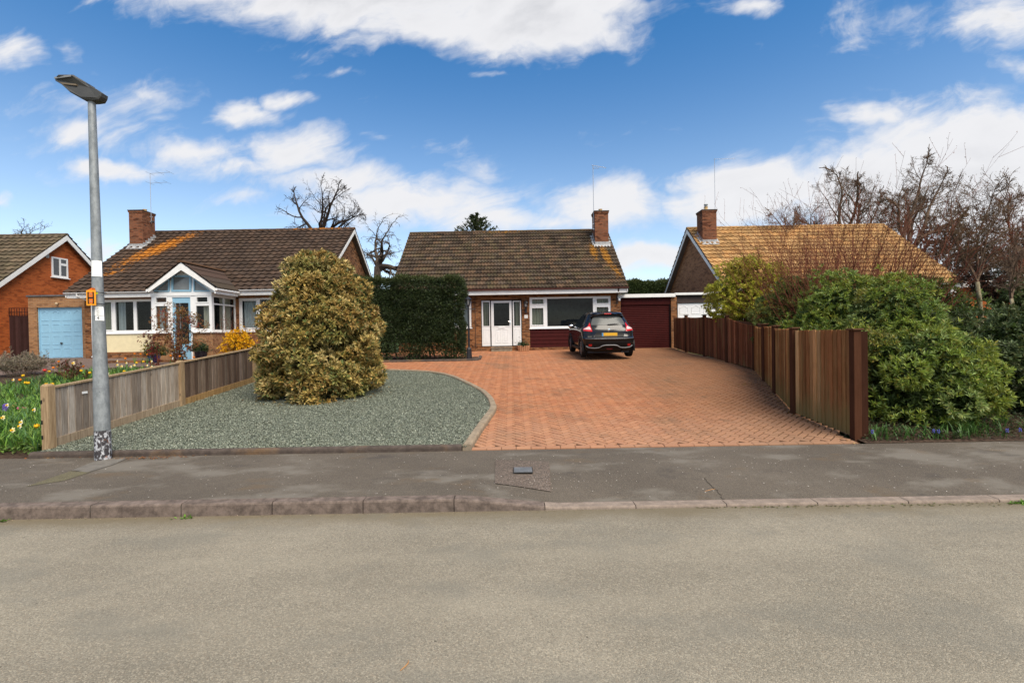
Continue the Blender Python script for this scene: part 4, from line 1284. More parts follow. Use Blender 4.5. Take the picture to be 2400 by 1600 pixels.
gutter(rh, rhx, rx1, RE+.015, RZE-.04, .055, UPVC)
for r_ in rw:
    m_ = (r_[0]+r_[1])/2
    ps = [(r_[0]+.07, m_-.03, r_[2]+.08, r_[3]-.42), (r_[0]+.07, m_-.03, r_[3]-.36, r_[3]-.07), (m_+.03, r_[1]-.07, r_[2]+.08, r_[3]-.07)]
    window(rh, RE+.44, r_, ps, ps[:2], [(r_[0]+.05, r_[1]-.05, BLIND)], .04)
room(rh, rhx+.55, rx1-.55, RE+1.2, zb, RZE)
def rl_r(y): return RZE+(y-RE)*(RZR-RZE)/(RYR-RE)
c0, c1 = at(*Z6(503, 650), 25.0).x, at(*Z6(626, 650), 25.0).x
rt = at(*Z6(565, 490), 25.0).z
rch = chimney(rh, c0+.05, c1, 25.0, 25.75, rl_r(25.0), rt, BRICK_DARK, rl_r, (c0+c1)/2, pot_h=.22)
mb = MB(); mb.lathe([(.07, .2), (.075, .3), (.1, .31), (.1, .35), (.06, .36)], ((c0+c1)/2, 25.375, rt), 12); mb.build('cowl', GALV, rch)
ra = at(1675, 490, 25.3); rt2 = at(1673, 372, 25.3).z
aerial(rh, ra.x+.02, 25.3, rt-.3, rt2, [(rt2-.03, (0, 0, 0), (1.05, 0, .02), 2, (0, .08, 0))], r=.011)

# ---------- the neighbour on the left: bungalow with a glazed porch
LE, LF = 20.8, 21.2
lx0 = at(153, 682, LE).x; lx1 = at(832, 531, 25.55).x
LZE = at(560, 680, LE).z+.04; LYR = 25.55; LZR = at(600, 537, LYR).z-.06
zl = zg(LF)
lb_ = thing('bungalow', 'brick bungalow with dark brown tiles, orange lichen and a white glazed porch', 'bungalow', (lx0, LF, zl))
lw1 = Rz(Z1, 846, 1396, 985, 1296, LF)
lw2 = Rz(Z2, 1072, 1620, 898, 1218, LF)
crm = Rz(Z1, 850, 1388, 1296, 1470, LF)
lwx0, lwx1 = lx0+.45, lx1-.25
mb = MB(); mb.holes(lwx0, lwx1, zl-.3, LZE+.1, [(lw1[0], lw1[1], crm[2], lw1[3]), lw2], FY(LF), 0, .12)
gable(mb, lwx0+.002, LF+.13, 2*LYR-LF, zl-.3, LE, LZE, LYR, LZR, .2); gable(mb, lwx1-.202, LF+.13, 2*LYR-LF, zl-.3, LE, LZE, LYR, LZR, .2)
mb.build('wall', BRICK_MAIN, lb_)
roof(lb_, lx0, lx1, LE-.06, LZE-.03, LYR, LZR, ROOF_LEFT, .32, .33, .33, .05, [(1, 1, 1), (1.12, 1.05, 1), (.88, .88, .9), (1, .95, .9)], 5)
for X in (lx0+.02, lx1-.02): bargeboards(lb_, X, LE-.02, LZE-.05, LYR, LZR-.03, WHITE_WOOD, .15)
mb = MB(); mb.box(lx0+.03, lx1-.03, LE+.02, LE+.05, LZE-.25, LZE-.04); mb.build('fascia', WHITE_WOOD, lb_)
mb = MB(); mb.box(lx0+.03, lx1-.03, LE+.051, LF-.003, LZE-.25, LZE-.235); mb.build('eaves_soffit', WHITE_WOOD, lb_)
gutter(lb_, lx0-.03, at(*Z2(195, 830), LE).x, LE+.015, LZE-.03, .055, UPVC); gutter(lb_, at(*Z2(1020, 800), LE).x, lx1, LE+.015, LZE-.03, .055, UPVC)
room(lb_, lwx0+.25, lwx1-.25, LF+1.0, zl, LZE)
dpx = at(*Z1(785, 1100), LF-.4).x; dpy = LF-.07
mb = MB(); s0 = at(*Z1(708, 935), LE-.02)
mb.tube([(s0.x, LE-.04, LZE-.06), (s0.x, LE-.04, LZE-.16), (dpx-.03, dpy, LZE-.42), (dpx, dpy, LZE-.5), (dpx, dpy, zl+.12), (dpx+.0, dpy-.08, zl+.06)], .036, 8); mb.build('downpipe', UPVC, lb_)
P1 = [Rz(Z1, 880, 1020, 1012, 1266, LF), Rz(Z1, 1055, 1221, 1008, 1270, LF), Rz(Z1, 1250, 1384, 1004, 1268, LF)]
window(lb_, LF+.035, (lw1[0], lw1[1], lw1[2], lw1[3]), P1, [P1[0]], [(P1[0][0], P1[0][1]-.02), (P1[1][0], P1[1][0]+.33, NET)], .04)
mb = MB(); mb.box(lw1[0]+.005, lw1[1]-.005, LF+.02, LF+.1, crm[2]+.002, lw1[2]-.045); mb.build('render_panel', CREAM, lb_)
P2 = [Rz(Z2, 1100, 1240, 928, 1188, LF), Rz(Z2, 1275, 1440, 915, 1195, LF), Rz(Z2, 1470, 1590, 928, 1188, LF)]
window(lb_, LF+.035, lw2, P2, [P2[0], P2[2]], [(P2[0][0], P2[0][1], NET), (P2[1][0]+.5, P2[1][1], NET)], .045)
def rl_l(y): return LZE+(y-LE)*(LZR-LZE)/(LYR-LE)
c0, c1 = at(*Z1(1188, 400), 24.1).x, at(*Z1(1312, 400), 24.1).x
lt = at(*Z1(1240, 163), 24.1).z
lch = chimney(lb_, c0, c1, 24.1, 24.95, rl_l(24.1), lt, BRICK_DARK, rl_l, (c0+c1)/2+.15, pot_h=.12)
la = at(354, 500, 24.6); lat = at(354, 406, 24.6).z
aerial(lb_, la.x, 24.6, lt-.55, lat, [(lat-.02, (0, 0, 0), (1.0, 0, .05), 3, (0, .3, 0)), (lat-.5, (-.02, 0, 0), (.85, 0, .03), 3, (0, .3, 0))], r=.012)
mb = MB(); mb.ball((la.x+.12, 24.55, lt-.5), .06, 8, 6); mb.tube([(la.x-.1, 24.6, lt-.5), (la.x+.12, 24.55, lt-.5)], .01, 5); mb.tube([(la.x-.1, 24.6, lt-.25), (la.x+.02, 24.6, lt-.25)], .01, 5); mb.build('bracket', BLACK, lch)
mb = MB(); q = at(*Z3(678, 556), 23.6); mb.ball((lx1-.2, q.y, q.z), (.05, .07, .09), 8, 6); mb.build('vent_cowl', STICKER, lb_)

# porch
PY = 19.5
pl, pr_ = at(*Z2(228, 1000), PY).x, at(*Z2(810, 1000), PY).x
ps0, ps1 = at(*Z2(500, 1228), PY).z, at(*Z2(500, 880), PY).z     # sill and head
pbz = zg(PY)-.05
papex = at(*Z2(503, 556), PY-.3); peL = at(*Z2(188, 800), PY-.3); peR = at(*Z2(846, 800), PY-.3)
pez = (peL.z+peR.z)/2-.03
porch = MB()
d_ = Rz(Z2, 418, 622, 880, 1425, PY)
porch.holes(pl, d_[0], pbz, ps0-.05, [], FY(PY+.02), 0, .1, back=True); porch.build('porch_wall', BRICK_BUFF, lb_); porch = MB(); porch.holes(d_[1], pr_, pbz, ps0-.05, [], FY(PY+.02), 0, .1, back=True)
pw = porch.build('porch_wall', BRICK_BUFF, lb_)
for xa_, xb_ in ((pr_-.12, pr_-.001), (pl+.001, pl+.12)):
    mb = MB(); mb.box(xa_, xb_, PY+.121, LF-.002, pbz, ps0-.05); mb.build('porch_side_wall', BRICK_BUFF, lb_)
fl = [Rz(Z2, 272, 374, 897, 942, PY), Rz(Z2, 272, 388, 978, 1196, PY), Rz(Z2, 666, 770, 893, 938, PY), Rz(Z2, 660, 786, 975, 1196, PY)]
window(lb_, PY, (pl, d_[0], ps0, ps1), fl[:2], fl[:2], [(fl[1][0]+.02, fl[1][0]+.2, NET, ps0, ps1-.4)], .05, name='porch_window')
window(lb_, PY, (d_[1], pr_-.1, ps0, ps1), fl[2:], fl[2:3], [(fl[3][0]+.2, fl[3][1], BLIND, ps0, ps1-.4)], .05, name='porch_window')
mb = MB(); mb.box(pr_-.098, pr_+.003, PY-.004, PY+.10, ps0, ps1); mb.box(pl-.003, pl+.03, PY+.075, PY+.10, ps0, ps1); mb.build('corner_post', UPVC, lb_)
mb = MB(); gl = Rz(Z2, 458, 584, 948, 1300, PY); gl = (gl[0], gl[1], ps0-.5, gl[3])
mb.holes(d_[0]+.06, d_[1]-.06, pbz+.06, ps1-.06, [gl], FY(PY+.03), 0, .045, back=True)
pd = mb.build('porch_door', UPVC_BLUE, lb_)
mb = MB(); mb.add([(gl[0], PY+.05, gl[2]), (gl[1], PY+.05, gl[2]), (gl[1], PY+.05, gl[3]), (gl[0], PY+.05, gl[3])], [(0, 1, 2, 3)]); mb.build('pane', GLASS, pd)
mb = MB(); mb.holes(d_[0]+.001, d_[1]-.001, pbz+.01, ps1, [(d_[0]+.058, d_[1]-.058, pbz+.05, ps1-.058)], FY(PY-.002), 0, .07, back=True); mb.build('door_surround', UPVC, pd)
# side of the porch (faces the drive)
def sidewin(X, s):
    mb = MB(); y0, y1 = PY+.101, LF-.003; m = (y0+y1)/2-.05
    hs = [(y0+.05, m-.03, ps0+.07, ps1-.36), (m+.03, y1-.07, ps0+.07, ps1-.36), (y0+.05, m-.03, ps1-.30, ps1-.05), (m+.03, y1-.07, ps1-.30, ps1-.05)]
    mb.holes(y0, y1, ps0, ps1, hs, FX(X, -s), 0, .06, back=True)
    w = mb.build('porch_window', UPVC, lb_)
    mb = MB()
    for (a, b, c, d) in hs: mb.add([(X-s*.03, a, c), (X-s*.03, b, c), (X-s*.03, b, d), (X-s*.03, a, d)], [(0, 1, 2, 3)])
    mb.build('pane', GLASS, w)
    mb = MB(); mb.box(min(X-s*.02, X+s*.05), max(X-s*.02, X+s*.05), y0-.15, y1, ps0-.05, ps0-.002); mb.build('sill', UPVC, w)
    if s > 0:
        mb = MB(); mb.add([(X-.2, m, ps0+.02), (X-.2, y1, ps0+.02), (X-.2, y1, ps1), (X-.2, m, ps1)], [(0, 1, 2, 3)]); mb.build('blind', BLIND, w)
sidewin(pr_, 1); sidewin(pl, -1)
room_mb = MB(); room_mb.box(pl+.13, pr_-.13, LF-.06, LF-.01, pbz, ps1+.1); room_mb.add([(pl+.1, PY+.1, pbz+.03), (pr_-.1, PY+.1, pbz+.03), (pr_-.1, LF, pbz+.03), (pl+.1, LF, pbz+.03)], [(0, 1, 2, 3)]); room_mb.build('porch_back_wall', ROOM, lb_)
# head beam, gable glazing, bargeboards, little roof
hb1 = at(*Z2(500, 848), PY).z
mb = MB(); mb.box(pl-.02, pr_+.02, PY-.025, PY+.09, ps1+.001, hb1); mb.box(pr_-.07, pr_+.021, PY+.091, LF-.005, ps1+.001, hb1+.02); mb.box(pl-.021, pl+.07, PY+.091, LF-.005, ps1+.001, hb1+.02); mb.build('head_beam', UPVC, lb_)
PA = papex
def gz_(x):   # underside of the porch roof
    k = (PA.z-pez)/((peR.x-peL.x)/2)
    return PA.z-abs(x-(peL.x+peR.x)/2)*k
xc = (peL.x+peR.x)/2
mb = MB(); mb.prism([(peL.x+.12, PY+.06, hb1), (peR.x-.12, PY+.06, hb1), (xc, PY+.06, gz_(xc)-.08)], (0, .03, 0)); mb.build('gable_backing', UPVC, lb_)
def gpiece(poly, name):
    cx__ = sum(p[0] for p in poly)/len(poly); cz__ = sum(p[1] for p in poly)/len(poly)
    n = len(poly); mb = MB()
    inn = [(p[0]+(cx__-p[0])*.16, p[1]+(cz__-p[1])*.2) for p in poly]
    v = [(p[0], PY+.0, p[1]) for p in poly]+[(p[0], PY+.0, p[1]) for p in inn]+[(p[0], PY+.05, p[1]) for p in inn]+[(p[0], PY+.059, p[1]) for p in poly]
    f = [(i, (i+1) % n, n+(i+1) % n, n+i) for i in range(n)]+[(n+i, n+(i+1) % n, 2*n+(i+1) % n, 2*n+i) for i in range(n)]+[(3*n+i, 3*n+(i+1) % n, (i+1) % n, i) for i in range(n)]
    mb.add(v, f); w = mb.build(name, UPVC_BLUE, lb_)
    mb = MB(); mb.add([(p[0], PY+.045, p[1]) for p in inn], [tuple(range(n))]); mb.build('pane', plain('grey_gable_pane', (.16, .17, .17), .06, .6, var=.1), w)
for pts in ([(240, 838), (394, 712), (394, 838)], [(418, 838), (418, 682), (606, 682), (606, 838)], [(632, 838), (632, 708), (790, 836)]):
    gpiece([(at(*Z2(*p), PY).x, at(*Z2(*p), PY).z) for p in pts][::-1], 'gable_window')
for s in (-1, 1):
    ex = peL.x if s < 0 else peR.x
    mb = MB(); mb.prism([(xc, PY-.3, PA.z-.01), (xc, PY-.3, PA.z-.30), (ex-s*.02, PY-.3, pez-.14), (ex-s*.02, PY-.3, pez-.01)], (0, .03, 0)); mb.build('porch_bargeboard', WHITE_WOOD, lb_)
rend = LE+(PA.z-LZE)/((LZR-LZE)/(LYR-LE))
def porch_slope(s):
    ex = (peL.x if s < 0 else peR.x)+s*.05
    n = 4; Vs = []; Fs = []; Cs = []; base = 0
    rr_ = np.random.default_rng(31+s)
    for i in range(n):
        t0, t1 = i/n, (i+1)/n
        ys_ = np.linspace(PY-.33, rend+.2, 40)
        wv = .02*(.5+.5*np.cos(ys_*2*PI/.22))
        def row(t, h):
            x = ex+(xc-ex)*t; z = pez+(PA.z-pez)*t
            yv = ys_.copy()
            zz = np.full(ys_.shape, z)+h+wv
            # stop at the valley with the main roof
            ym = LE+(zz-LZE)/((LZR-LZE)/(LYR-LE))+.02
            return np.stack([np.full(ys_.shape, x), np.minimum(yv, ym), zz], 1)
        V = np.concatenate([row(t0-.02, .0), row(t0-.02, .045), row(t1, .012)])
        m = len(ys_); idx = np.arange(m-1)
        f1 = np.stack([idx, idx+1, m+idx+1, m+idx], 1); f2 = np.stack([m+idx, m+idx+1, 2*m+idx+1, 2*m+idx], 1)
        F = np.concatenate([f1, f2])+base
        Vs.append(V); Fs.append(F); Cs.append(np.tile(rr_.uniform(.95, 1.25, (1, 3)), (len(F), 1))); base += len(V)
    np_obj('porch_roof', np.concatenate(Vs), np.concatenate(Fs), ROOF_LEFT, lb_, np.concatenate(Cs))
    mb = MB(); mb.add([(ex, PY-.29, pez-.01), (xc, PY-.29, PA.z-.01), (xc, rend, PA.z-.01), (ex, LE+.3, pez-.01)], [(0, 1, 2, 3)]); mb.build('porch_soffit', WHITE_WOOD, lb_)
porch_slope(-1); porch_slope(1)
mb = MB(); k = 6; y0, y1 = PY-.34, rend+.1
pr0 = [(xc+.13*math.cos(PI*j/(k-1)), PA.z+.0+.09*math.sin(PI*j/(k-1))) for j in range(k)]
mb.col = (1.6, 1.25, .9); mb.add([(x, y0, z) for x, z in pr0]+[(x, y1, z) for x, z in pr0], [(j, j+1, k+j+1, k+j) for j in range(k-1)]+[tuple(range(k))]); mb.build('porch_ridge', ROOF_LEFT, lb_)
for x_ in (peR.x+.03, peL.x-.03):
    mb = MB(); mb.tube([(x_, PY-.3, pez-.06), (x_, LE+.0, pez-.06)], .05, 8); mb.build('porch_gutter', UPVC, lb_)
mb = MB(); mb.box(peR.x-.06, peR.x-.02, PY-.28, LE, pez-.22, pez-.04); mb.build('porch_fascia', UPVC, lb_)

# its garage with the blue door
GYL = 22.2
q0, q1 = at(67, 760, GYL).x, lwx0+.1
gzl = at(130, 692, GYL).z
lgar = thing('garage', 'small flat roofed brick garage with a light blue panelled door', 'garage', (q0, GYL, zl))
bd = Rz(Z1, 342, 757, 1058, 1522, GYL)
mb = MB(); mb.holes(q0, q1, zl-.3, gzl-.05, [(bd[0], bd[1], zl-.3, bd[3])], FY(GYL), 0, .3, back=True); mb.box(q0, q0+.12, GYL+.302, GYL+5, zl-.3, gzl-.05); mb.box(q1-.12, q1, GYL+.302, GYL+5, zl-.3, gzl-.05)
mb.build('wall', BRICK_BUFF, lgar)
mb = MB(); mb.box(q0-.04, q1, GYL-.05, GYL+5.1, gzl-.048, gzl+.02); mb.build('roof', FELT, lgar)
bdz = at(*Z1(550, 1522), GYL).z
bdo = panel_door('garage_door', lgar, bd[0]+.04, bd[1]-.04, zl+.0, bd[3]-.04, GYL+.1, BLUE_DOOR)
mb = MB(); mb.holes(bd[0]+.002, bd[1]-.002, zl, bd[3]-.002, [(bd[0]+.045, bd[1]-.045, zl-.01, bd[3]-.045)], FY(GYL+.07), 0, .06); mb.build('door_frame', BLUE_DOOR, lgar)
hp = at(*Z1(565, 1388), GYL+.07); mb = MB(); mb.ball((hp.x, GYL+.06, hp.z), .045, 10, 6); mb.build('handle', BLACK, bdo, smooth=True)
lp_ = at(*Z1(520, 1025), GYL-.1); mb = MB(); mb.lathe([(.02, .06), (.05, .04), (.06, -.02), (.03, -.07)], (lp_.x, GYL-.11, lp_.z), 10); mb.box(lp_.x-.03, lp_.x+.03, GYL-.11, GYL-.001, lp_.z+.03, lp_.z+.06); mb.build('wall_light', BRICK_BUFF and plain('old_lamp', (.45, .33, .2), .5), lgar)

# ---------- the orange brick house at the far left
FXG = -23.0
FYR, FZR = 25.4, at(163, 549.5, 25.4).z
FZE = FZR-.825*5.0; FYE = FYR-5.0
fh = thing('house', 'orange brick house with a white edged gable and one small window at the far left', 'house', (FXG, FYR, zl))
mb = MB(); gable(mb, FXG-.45, FYE+.4, 2*FYR-FYE-.4, zl-.3, FYE, FZE, FYR, FZR, .2)
mb.box(-37, FXG-.452, FYE+.4, FYE+.6, zl-.3, FZE+.1)
mb.build('wall', BRICK_ORANGE, fh)
roof(fh, -37, FXG, FYE-.05, FZE-.03, FYR, FZR, ROOF_FAR, .34, .33, .33, .045, [(1, 1, 1), (1.1, 1.05, 1), (.88, .9, .85)], 21)
bargeboards(fh, FXG-.02, FYE-.02, FZE-.04, FYR, FZR-.03, WHITE_WOOD, .20)
def fwx(zx, zy):     # where a pixel of the gable meets the wall plane
    X = FXG-.25; d = ray(*Z1(zx, zy)); t = X/d.x
    return d.y*t, EYE+d.z*t
(fa, fz1), (fb, fz0) = fwx(468, 600), fwx(622, 792)
fzt = fwx(545, 605)[1]; fzb = fwx(545, 785)[1]
mid = (fa+fb)/2
mb = MB(); hs = [(fa+.08, mid-.04, fzb+.09, fzt-.07), (mid+.05, fb-.08, fzb+.09, (fzb+fzt)/2+.12), (mid+.05, fb-.08, (fzb+fzt)/2+.24, fzt-.07)]
mb.holes(fa, fb, fzb, fzt, hs, FX(FXG-.21, -1), 0, .05, back=True); fwn = mb.build('window', UPVC, fh)
mb = MB()
for (a, b, c, d) in hs: mb.add([(FXG-.235, a, c), (FXG-.235, b, c), (FXG-.235, b, d), (FXG-.235, a, d)], [(0, 1, 2, 3)])
mb.build('pane', plain('dull_pane', (.06, .065, .07), .05, .6), fwn)
mb = MB(); mb.box(FXG-.25, FXG-.15, fa-.05, fb+.05, fzb-.05, fzb-.002); mb.build('sill', UPVC, fwn)
vy, vz = fwx(427, 588); mb = MB(); mb.box(FXG-.25, FXG-.19, vy-.09, vy+.09, vz-.09, vz+.09); mb.build('vent', plain('vent', (.5, .45, .38), .6), fh, bevel=.01)
# ---------- the house glimpsed through the trees at the far right
oy = 25.5
ohx0 = at(2212, 720, oy).x; ohz = at(2300, 664, oy).z
oh = thing('house', 'orange brick house with white fascia glimpsed between tree stems at the far right', 'house', (ohx0+3, oy, zb))
mb = MB(); mb.box(ohx0+.3, ohx0+9, oy, oy+5, zb-.2, ohz-.2); mb.build('wall', BRICK_ORANGE, oh)
mb = MB(); mb.box(ohx0, ohx0+9.3, oy-.5, oy-.45, ohz-.22, ohz+.08); mb.build('fascia', WHITE_WOOD, oh)
mb = MB(); mb.box(ohx0+.05, ohx0+9.3, oy-.448, oy+5.4, ohz-.02, ohz+.05); mb.build('roof', FELT, oh)
mb = MB(); mb.box(ohx0+.05, ohx0+.30, oy-.4, oy-.1, zb, ohz-.23); mb.build('downpipe', UPVC, oh)
# ------------------------------------------------------------------ fences
def board_run(mb, a, b, h0, h1, w, t, cols, side, jit=.004, gap=.0, drop=0.0, wob=0, bri=(.8, 1.18)):
    """upright boards between plan points a and b; h0/h1 heights over the ground at both ends (callable or number)"""
    a, b = Vector((a[0], a[1], 0)), Vector((b[0], b[1], 0))
    L = (b-a).length; d = (b-a)/L; s = Vector((-d.y, d.x, 0))*side
    n = max(1, round(L/w)); w = L/n
    for i in range(n):
        p0 = a+d*(i*w); p1 = a+d*((i+1)*w-gap)
        off = s*(random.uniform(0, jit)+(t if i % 2 else 0)*0)
        z0a, z0b = h0(p0, i/n), h0(p1, (i+1)/n)
        z1a, z1b = h1(p0, i/n), h1(p1, (i+1)/n)
        mb.col = tuple(np.array(cols[random.randrange(len(cols))])*random.uniform(*bri))
        # a feathered board: thick edge laps over the thin edge of the next
        q0, q1 = p0+off, p1+d*.012+off
        tk = t
        v = [q0+Vector((0, 0, z0a)), q1+Vector((0, 0, z0b)), q1+Vector((0, 0, z1b)), q0+Vector((0, 0, z1a)),
             q0+s*tk+Vector((0, 0, z0a)), q1+s*tk*.35+Vector((0, 0, z0b)), q1+s*tk*.35+Vector((0, 0, z1b)), q0+s*tk+Vector((0, 0, z1a))]
        mb.add(v, [(0, 3, 2, 1), (4, 5, 6, 7), (0, 1, 5, 4), (3, 7, 6, 2), (0, 4, 7, 3), (1, 2, 6, 5)])
# low weathered fence on the left of the gravel bed
GREYW = [(.42, .36, .30), (.37, .315, .265), (.48, .42, .355), (.33, .275, .225), (.44, .37, .30), (.52, .46, .39)]
BRNW = [(.20, .145, .11), (.17, .12, .092), (.235, .18, .14), (.15, .105, .08), (.26, .20, .16)]
CAPW = [(.46, .34, .21)]
FX0 = FENX
post_y = [7.18, 10.05, 12.9, 15.7]
lf = thing('low_fence', 'low weathered grey timber fence between the flower bed and the gravel, with three light posts', 'fence', (FX0, post_y[0], zg(post_y[0])))
for i, y in enumerate(post_y):
    mb = MB(); mb.col = (.40, .29, .175) if i else (.43, .31, .185)
    top = zg(y)+.985+(.02 if i == 0 else .0)
    hw = .062
    mb.box(FX0-.05, FX0+.065, y-.06, y+.06, zg(y)-.2, top-.03)
    mb.add([(FX0-.05, y-.06, top-.03), (FX0+.065, y-.06, top-.03), (FX0+.065, y+.06, top-.03), (FX0-.05, y+.06, top-.03), (FX0-.03, y-.035, top), (FX0+.045, y-.035, top), (FX0+.045, y+.035, top), (FX0-.03, y+.035, top)],
           [(0, 1, 5, 4), (1, 2, 6, 5), (2, 3, 7, 6), (3, 0, 4, 7), (4, 5, 6, 7)])
    pst = mb.build('post', WOOD_GREY, lf, bevel=.006)
    if i == 0:
        mb = MB()
        for zq in (.2, .42, .72): mb.box(FX0-.045, FX0-.022, y-.064, y-.061, zg(y)+zq, zg(y)+zq+.055)
        mb.build('mortise', INK, pst)
for k in range(3):
    ya, yb = post_y[k]+.061, post_y[k+1]-.061
    mb = MB()
    board_run(mb, (FX0+.0, ya), (FX0+.0, yb), lambda p, t: zg(p.y)+.18, lambda p, t: zg(p.y)+.925, .125, .018, GREYW if k == 0 else BRNW, -1, .006)
    mb.build('panel', WOOD_GREY, lf)
    mb = MB(); mb.col = (.42, .33, .23) if k == 0 else (.42, .27, .12)
    mb.beam((FX0+.02, ya, zg(ya)+.10), (FX0+.02, yb, zg(yb)+.10), .03, .165); mb.build('gravel_board', WOOD_GREY, lf)
    mb = MB(); mb.col = CAPW[0]
    mb.beam((FX0+.008, ya, zg(ya)+.943), (FX0+.008, yb, zg(yb)+.943), .065, .034); mb.build('capping_rail', WOOD_GREY, lf, bevel=.005)
q = G(164, 926); mb = MB(); mb.box(FX0+.030, FX0+.034, 7.72, 7.82, zg(7.75)+.75, zg(7.75)+.785)
mb.build('label_plate', STICKER, lf)

# tall stained fence on the right of the drive: eight panels, each between posts
REDB = [(.25, .094, .045), (.28, .107, .053), (.215, .08, .042), (.31, .125, .064), (.24, .097, .054)]
MIXB = [(.48, .245, .098), (.56, .31, .135), (.39, .18, .073), (.44, .22, .092), (.62, .39, .185), (.33, .145, .06)]
rf = thing('tall_fence', 'tall reddish brown close boarded fence along the right of the brick drive', 'fence', tuple(F0[7]))
tops = {0: (2006, 772), 1: (1861, 774), 2: (1818, 768), 3: (1769, 760), 4: (1705, 742.5), 5: (1652, 740.5), 6: (1609, 741), 7: (1583, 741)}
pts = [Vector(p) for p in F0]
pts[0] = G(2006, 1027)
zt = {i: at(tops[i][0], tops[i][1], pts[i].y).z for i in range(8)}
mid1 = pts[2].lerp(pts[3], .45); mid1.z = zg(mid1.y)
seq = [(0, pts[0], zt[0]), (1, pts[1], zt[1]), (2, pts[2], zt[2]), (25, mid1, (zt[2]+zt[3])/2), (3, pts[3], zt[3]), (4, pts[4], zt[4]), (5, pts[5], zt[5]), (6, pts[6], zt[6]), (7, pts[7]+Vector((.04, .3, 0)), zt[7])]
for (ia, a, za), (ib, b, zb_) in zip(seq, seq[1:]):
    d = (b-a); d.z = 0; d.normalize()
    a2, b2 = a+d*.07, b-d*.07
    sag = .03 if ia >= 3 else .0
    cols = MIXB if ia in (0, 1, 2, 25) else REDB
    mb = MB()
    tza, tzb = (za+zb_)/2, (za+zb_)/2
    if ia >= 3: tza, tzb = za-.03, zb_-.03
    if ia == 0: tza, tzb = za, zb_
    board_run(mb, a2, b2, lambda p, t: zg(p.y)+.03, lambda p, t: tza+(tzb-tza)*t-sag*math.sin(PI*t)+random.uniform(-.004, .004), .098, .024, cols, 1, .009, bri=(.58, 1.3))
    pn_ = mb.build('panel', WOOD_BROWN, rf)
    mb = MB(); mb.col = (.12, .06, .035)
    n_ = Vector((d.y, -d.x, 0))
    for hh in (.3, .85, 1.3): mb.beam(Vector((a2.x, a2.y, zg(a2.y)+hh))+n_*.05, Vector((b2.x, b2.y, zg(b2.y)+hh))+n_*.05, .04, .08)
    mb.build('rail', WOOD_DARK, pn_)
for (i, p, z) in seq:
    if i == 7: continue
    mb = MB(); w = .052 if i else .055
    mb.col = (.085, .036, .02)
    mb.box(p.x-w, p.x+w, p.y-w, p.y+w, zg(p.y)-.2, z+(.03 if i else -.01))
    po = mb.build('post', WOOD_DARK, rf, bevel=.006)
    mb = MB(); mb.col = (.13, .065, .04); w2 = w+.025; zz = z+(.03 if i else -.01)
    mb.box(p.x-w2, p.x+w2, p.y-w2, p.y+w2, zz+.001, zz+.024); mb.build('post_cap', WOOD_DARK, po, bevel=.006)
# the broad board that closes the near end
mb = MB(); mb.col = (.048, .02, .012); p = pts[0]
mb.box(p.x+.056, p.x+.165, p.y-.03, p.y+.0, zg(p.y)+.02, zt[0]-.03); mb.build('end_board', WOOD_DARK, rf)

# dark fence with trellis far left, beside the garage
tf = thing('trellis_fence', 'dark brown fence topped with square trellis beside the blue garage door', 'fence', (-23.5, 22.9, zl))
mb = MB(); fa_, fb_ = at(-150, 760, 22.6).x, q0-.03
tz1 = at(*Z1(120, 1140), 22.6).z; tz2 = at(*Z1(120, 1065), 22.6).z
board_run(mb, (fa_, 22.6), (fb_, 22.6), lambda p, t: zl-.1, lambda p, t: tz1, .12, .02, [(.06, .03, .028), (.045, .022, .02), (.075, .036, .03)], -1)
mb.build('panel', WOOD_DARK, tf)
mb = MB(); mb.col = (.05, .024, .022)
for i in range(30):
    x = fb_-.12*i-.03
    if x < fa_: break
    mb.box(x-.012, x+.012, 22.57, 22.582, tz1, tz2)
for z in (tz1+.02, (tz1+tz2)/2, tz2-.01): mb.box(fa_, fb_, 22.583, 22.6, z-.012, z+.012)
mb.build('trellis', WOOD_DARK, tf)
mb = MB(); mb.col = (.06, .03, .025); mb.box(fb_-.08, fb_, 22.50, 22.565, zl-.1, tz2+.03); mb.build('post', WOOD_DARK, tf)

# ------------------------------------------------------------------ street lamp
LB = G(242, 1075); LY = LB.y
ltop = at(215, 236, LY)
lamp = thing('street_lamp', 'tall grey steel street lamp post on the pavement by the low fence', 'street lamp', tuple(LB))
mb = MB()
def lpos(t): return Vector((LB.x+(ltop.x-LB.x)*t, LY, LB.z+(ltop.z-LB.z)*t))
H = ltop.z-LB.z
rb_ = 16.3/FPX*LY; rm = 11.2/FPX*LY; rt_ = 7.4/FPX*LY
def tz(z): return (z-LB.z)/H
zj = at(238, 908, LY).z; zbase = at(240, 1007, LY).z
mb.tube([lpos(tz(zbase)), lpos(tz(zj)), lpos(tz(zj)+.004), lpos(.5), lpos(1.0)], [rb_*.955, rb_*.93, rb_*.90, (rb_*.86+rt_)/2, rt_], 28)
colm = mb.build('column', GALV, lamp, smooth=True, angle=50)
mb = MB(); mb.tube([lpos(-.02), lpos(tz(zbase)-.001)], [rb_*1.0, rb_*.975], 28); mb.build('column_base', FLAKY, lamp, smooth=True, angle=50)
mb = MB(); t_ = lpos(tz(zj)-.004); mb.ball((t_.x+.05, LY-rb_*.9, t_.z-.02), .006, 6, 4)
mb.tube([lpos(tz(zj)-.0015), lpos(tz(zj)+.0015)], rb_*.945, 28); mb.build('door_seam', plain('seam', (.2, .21, .22), .5), lamp)
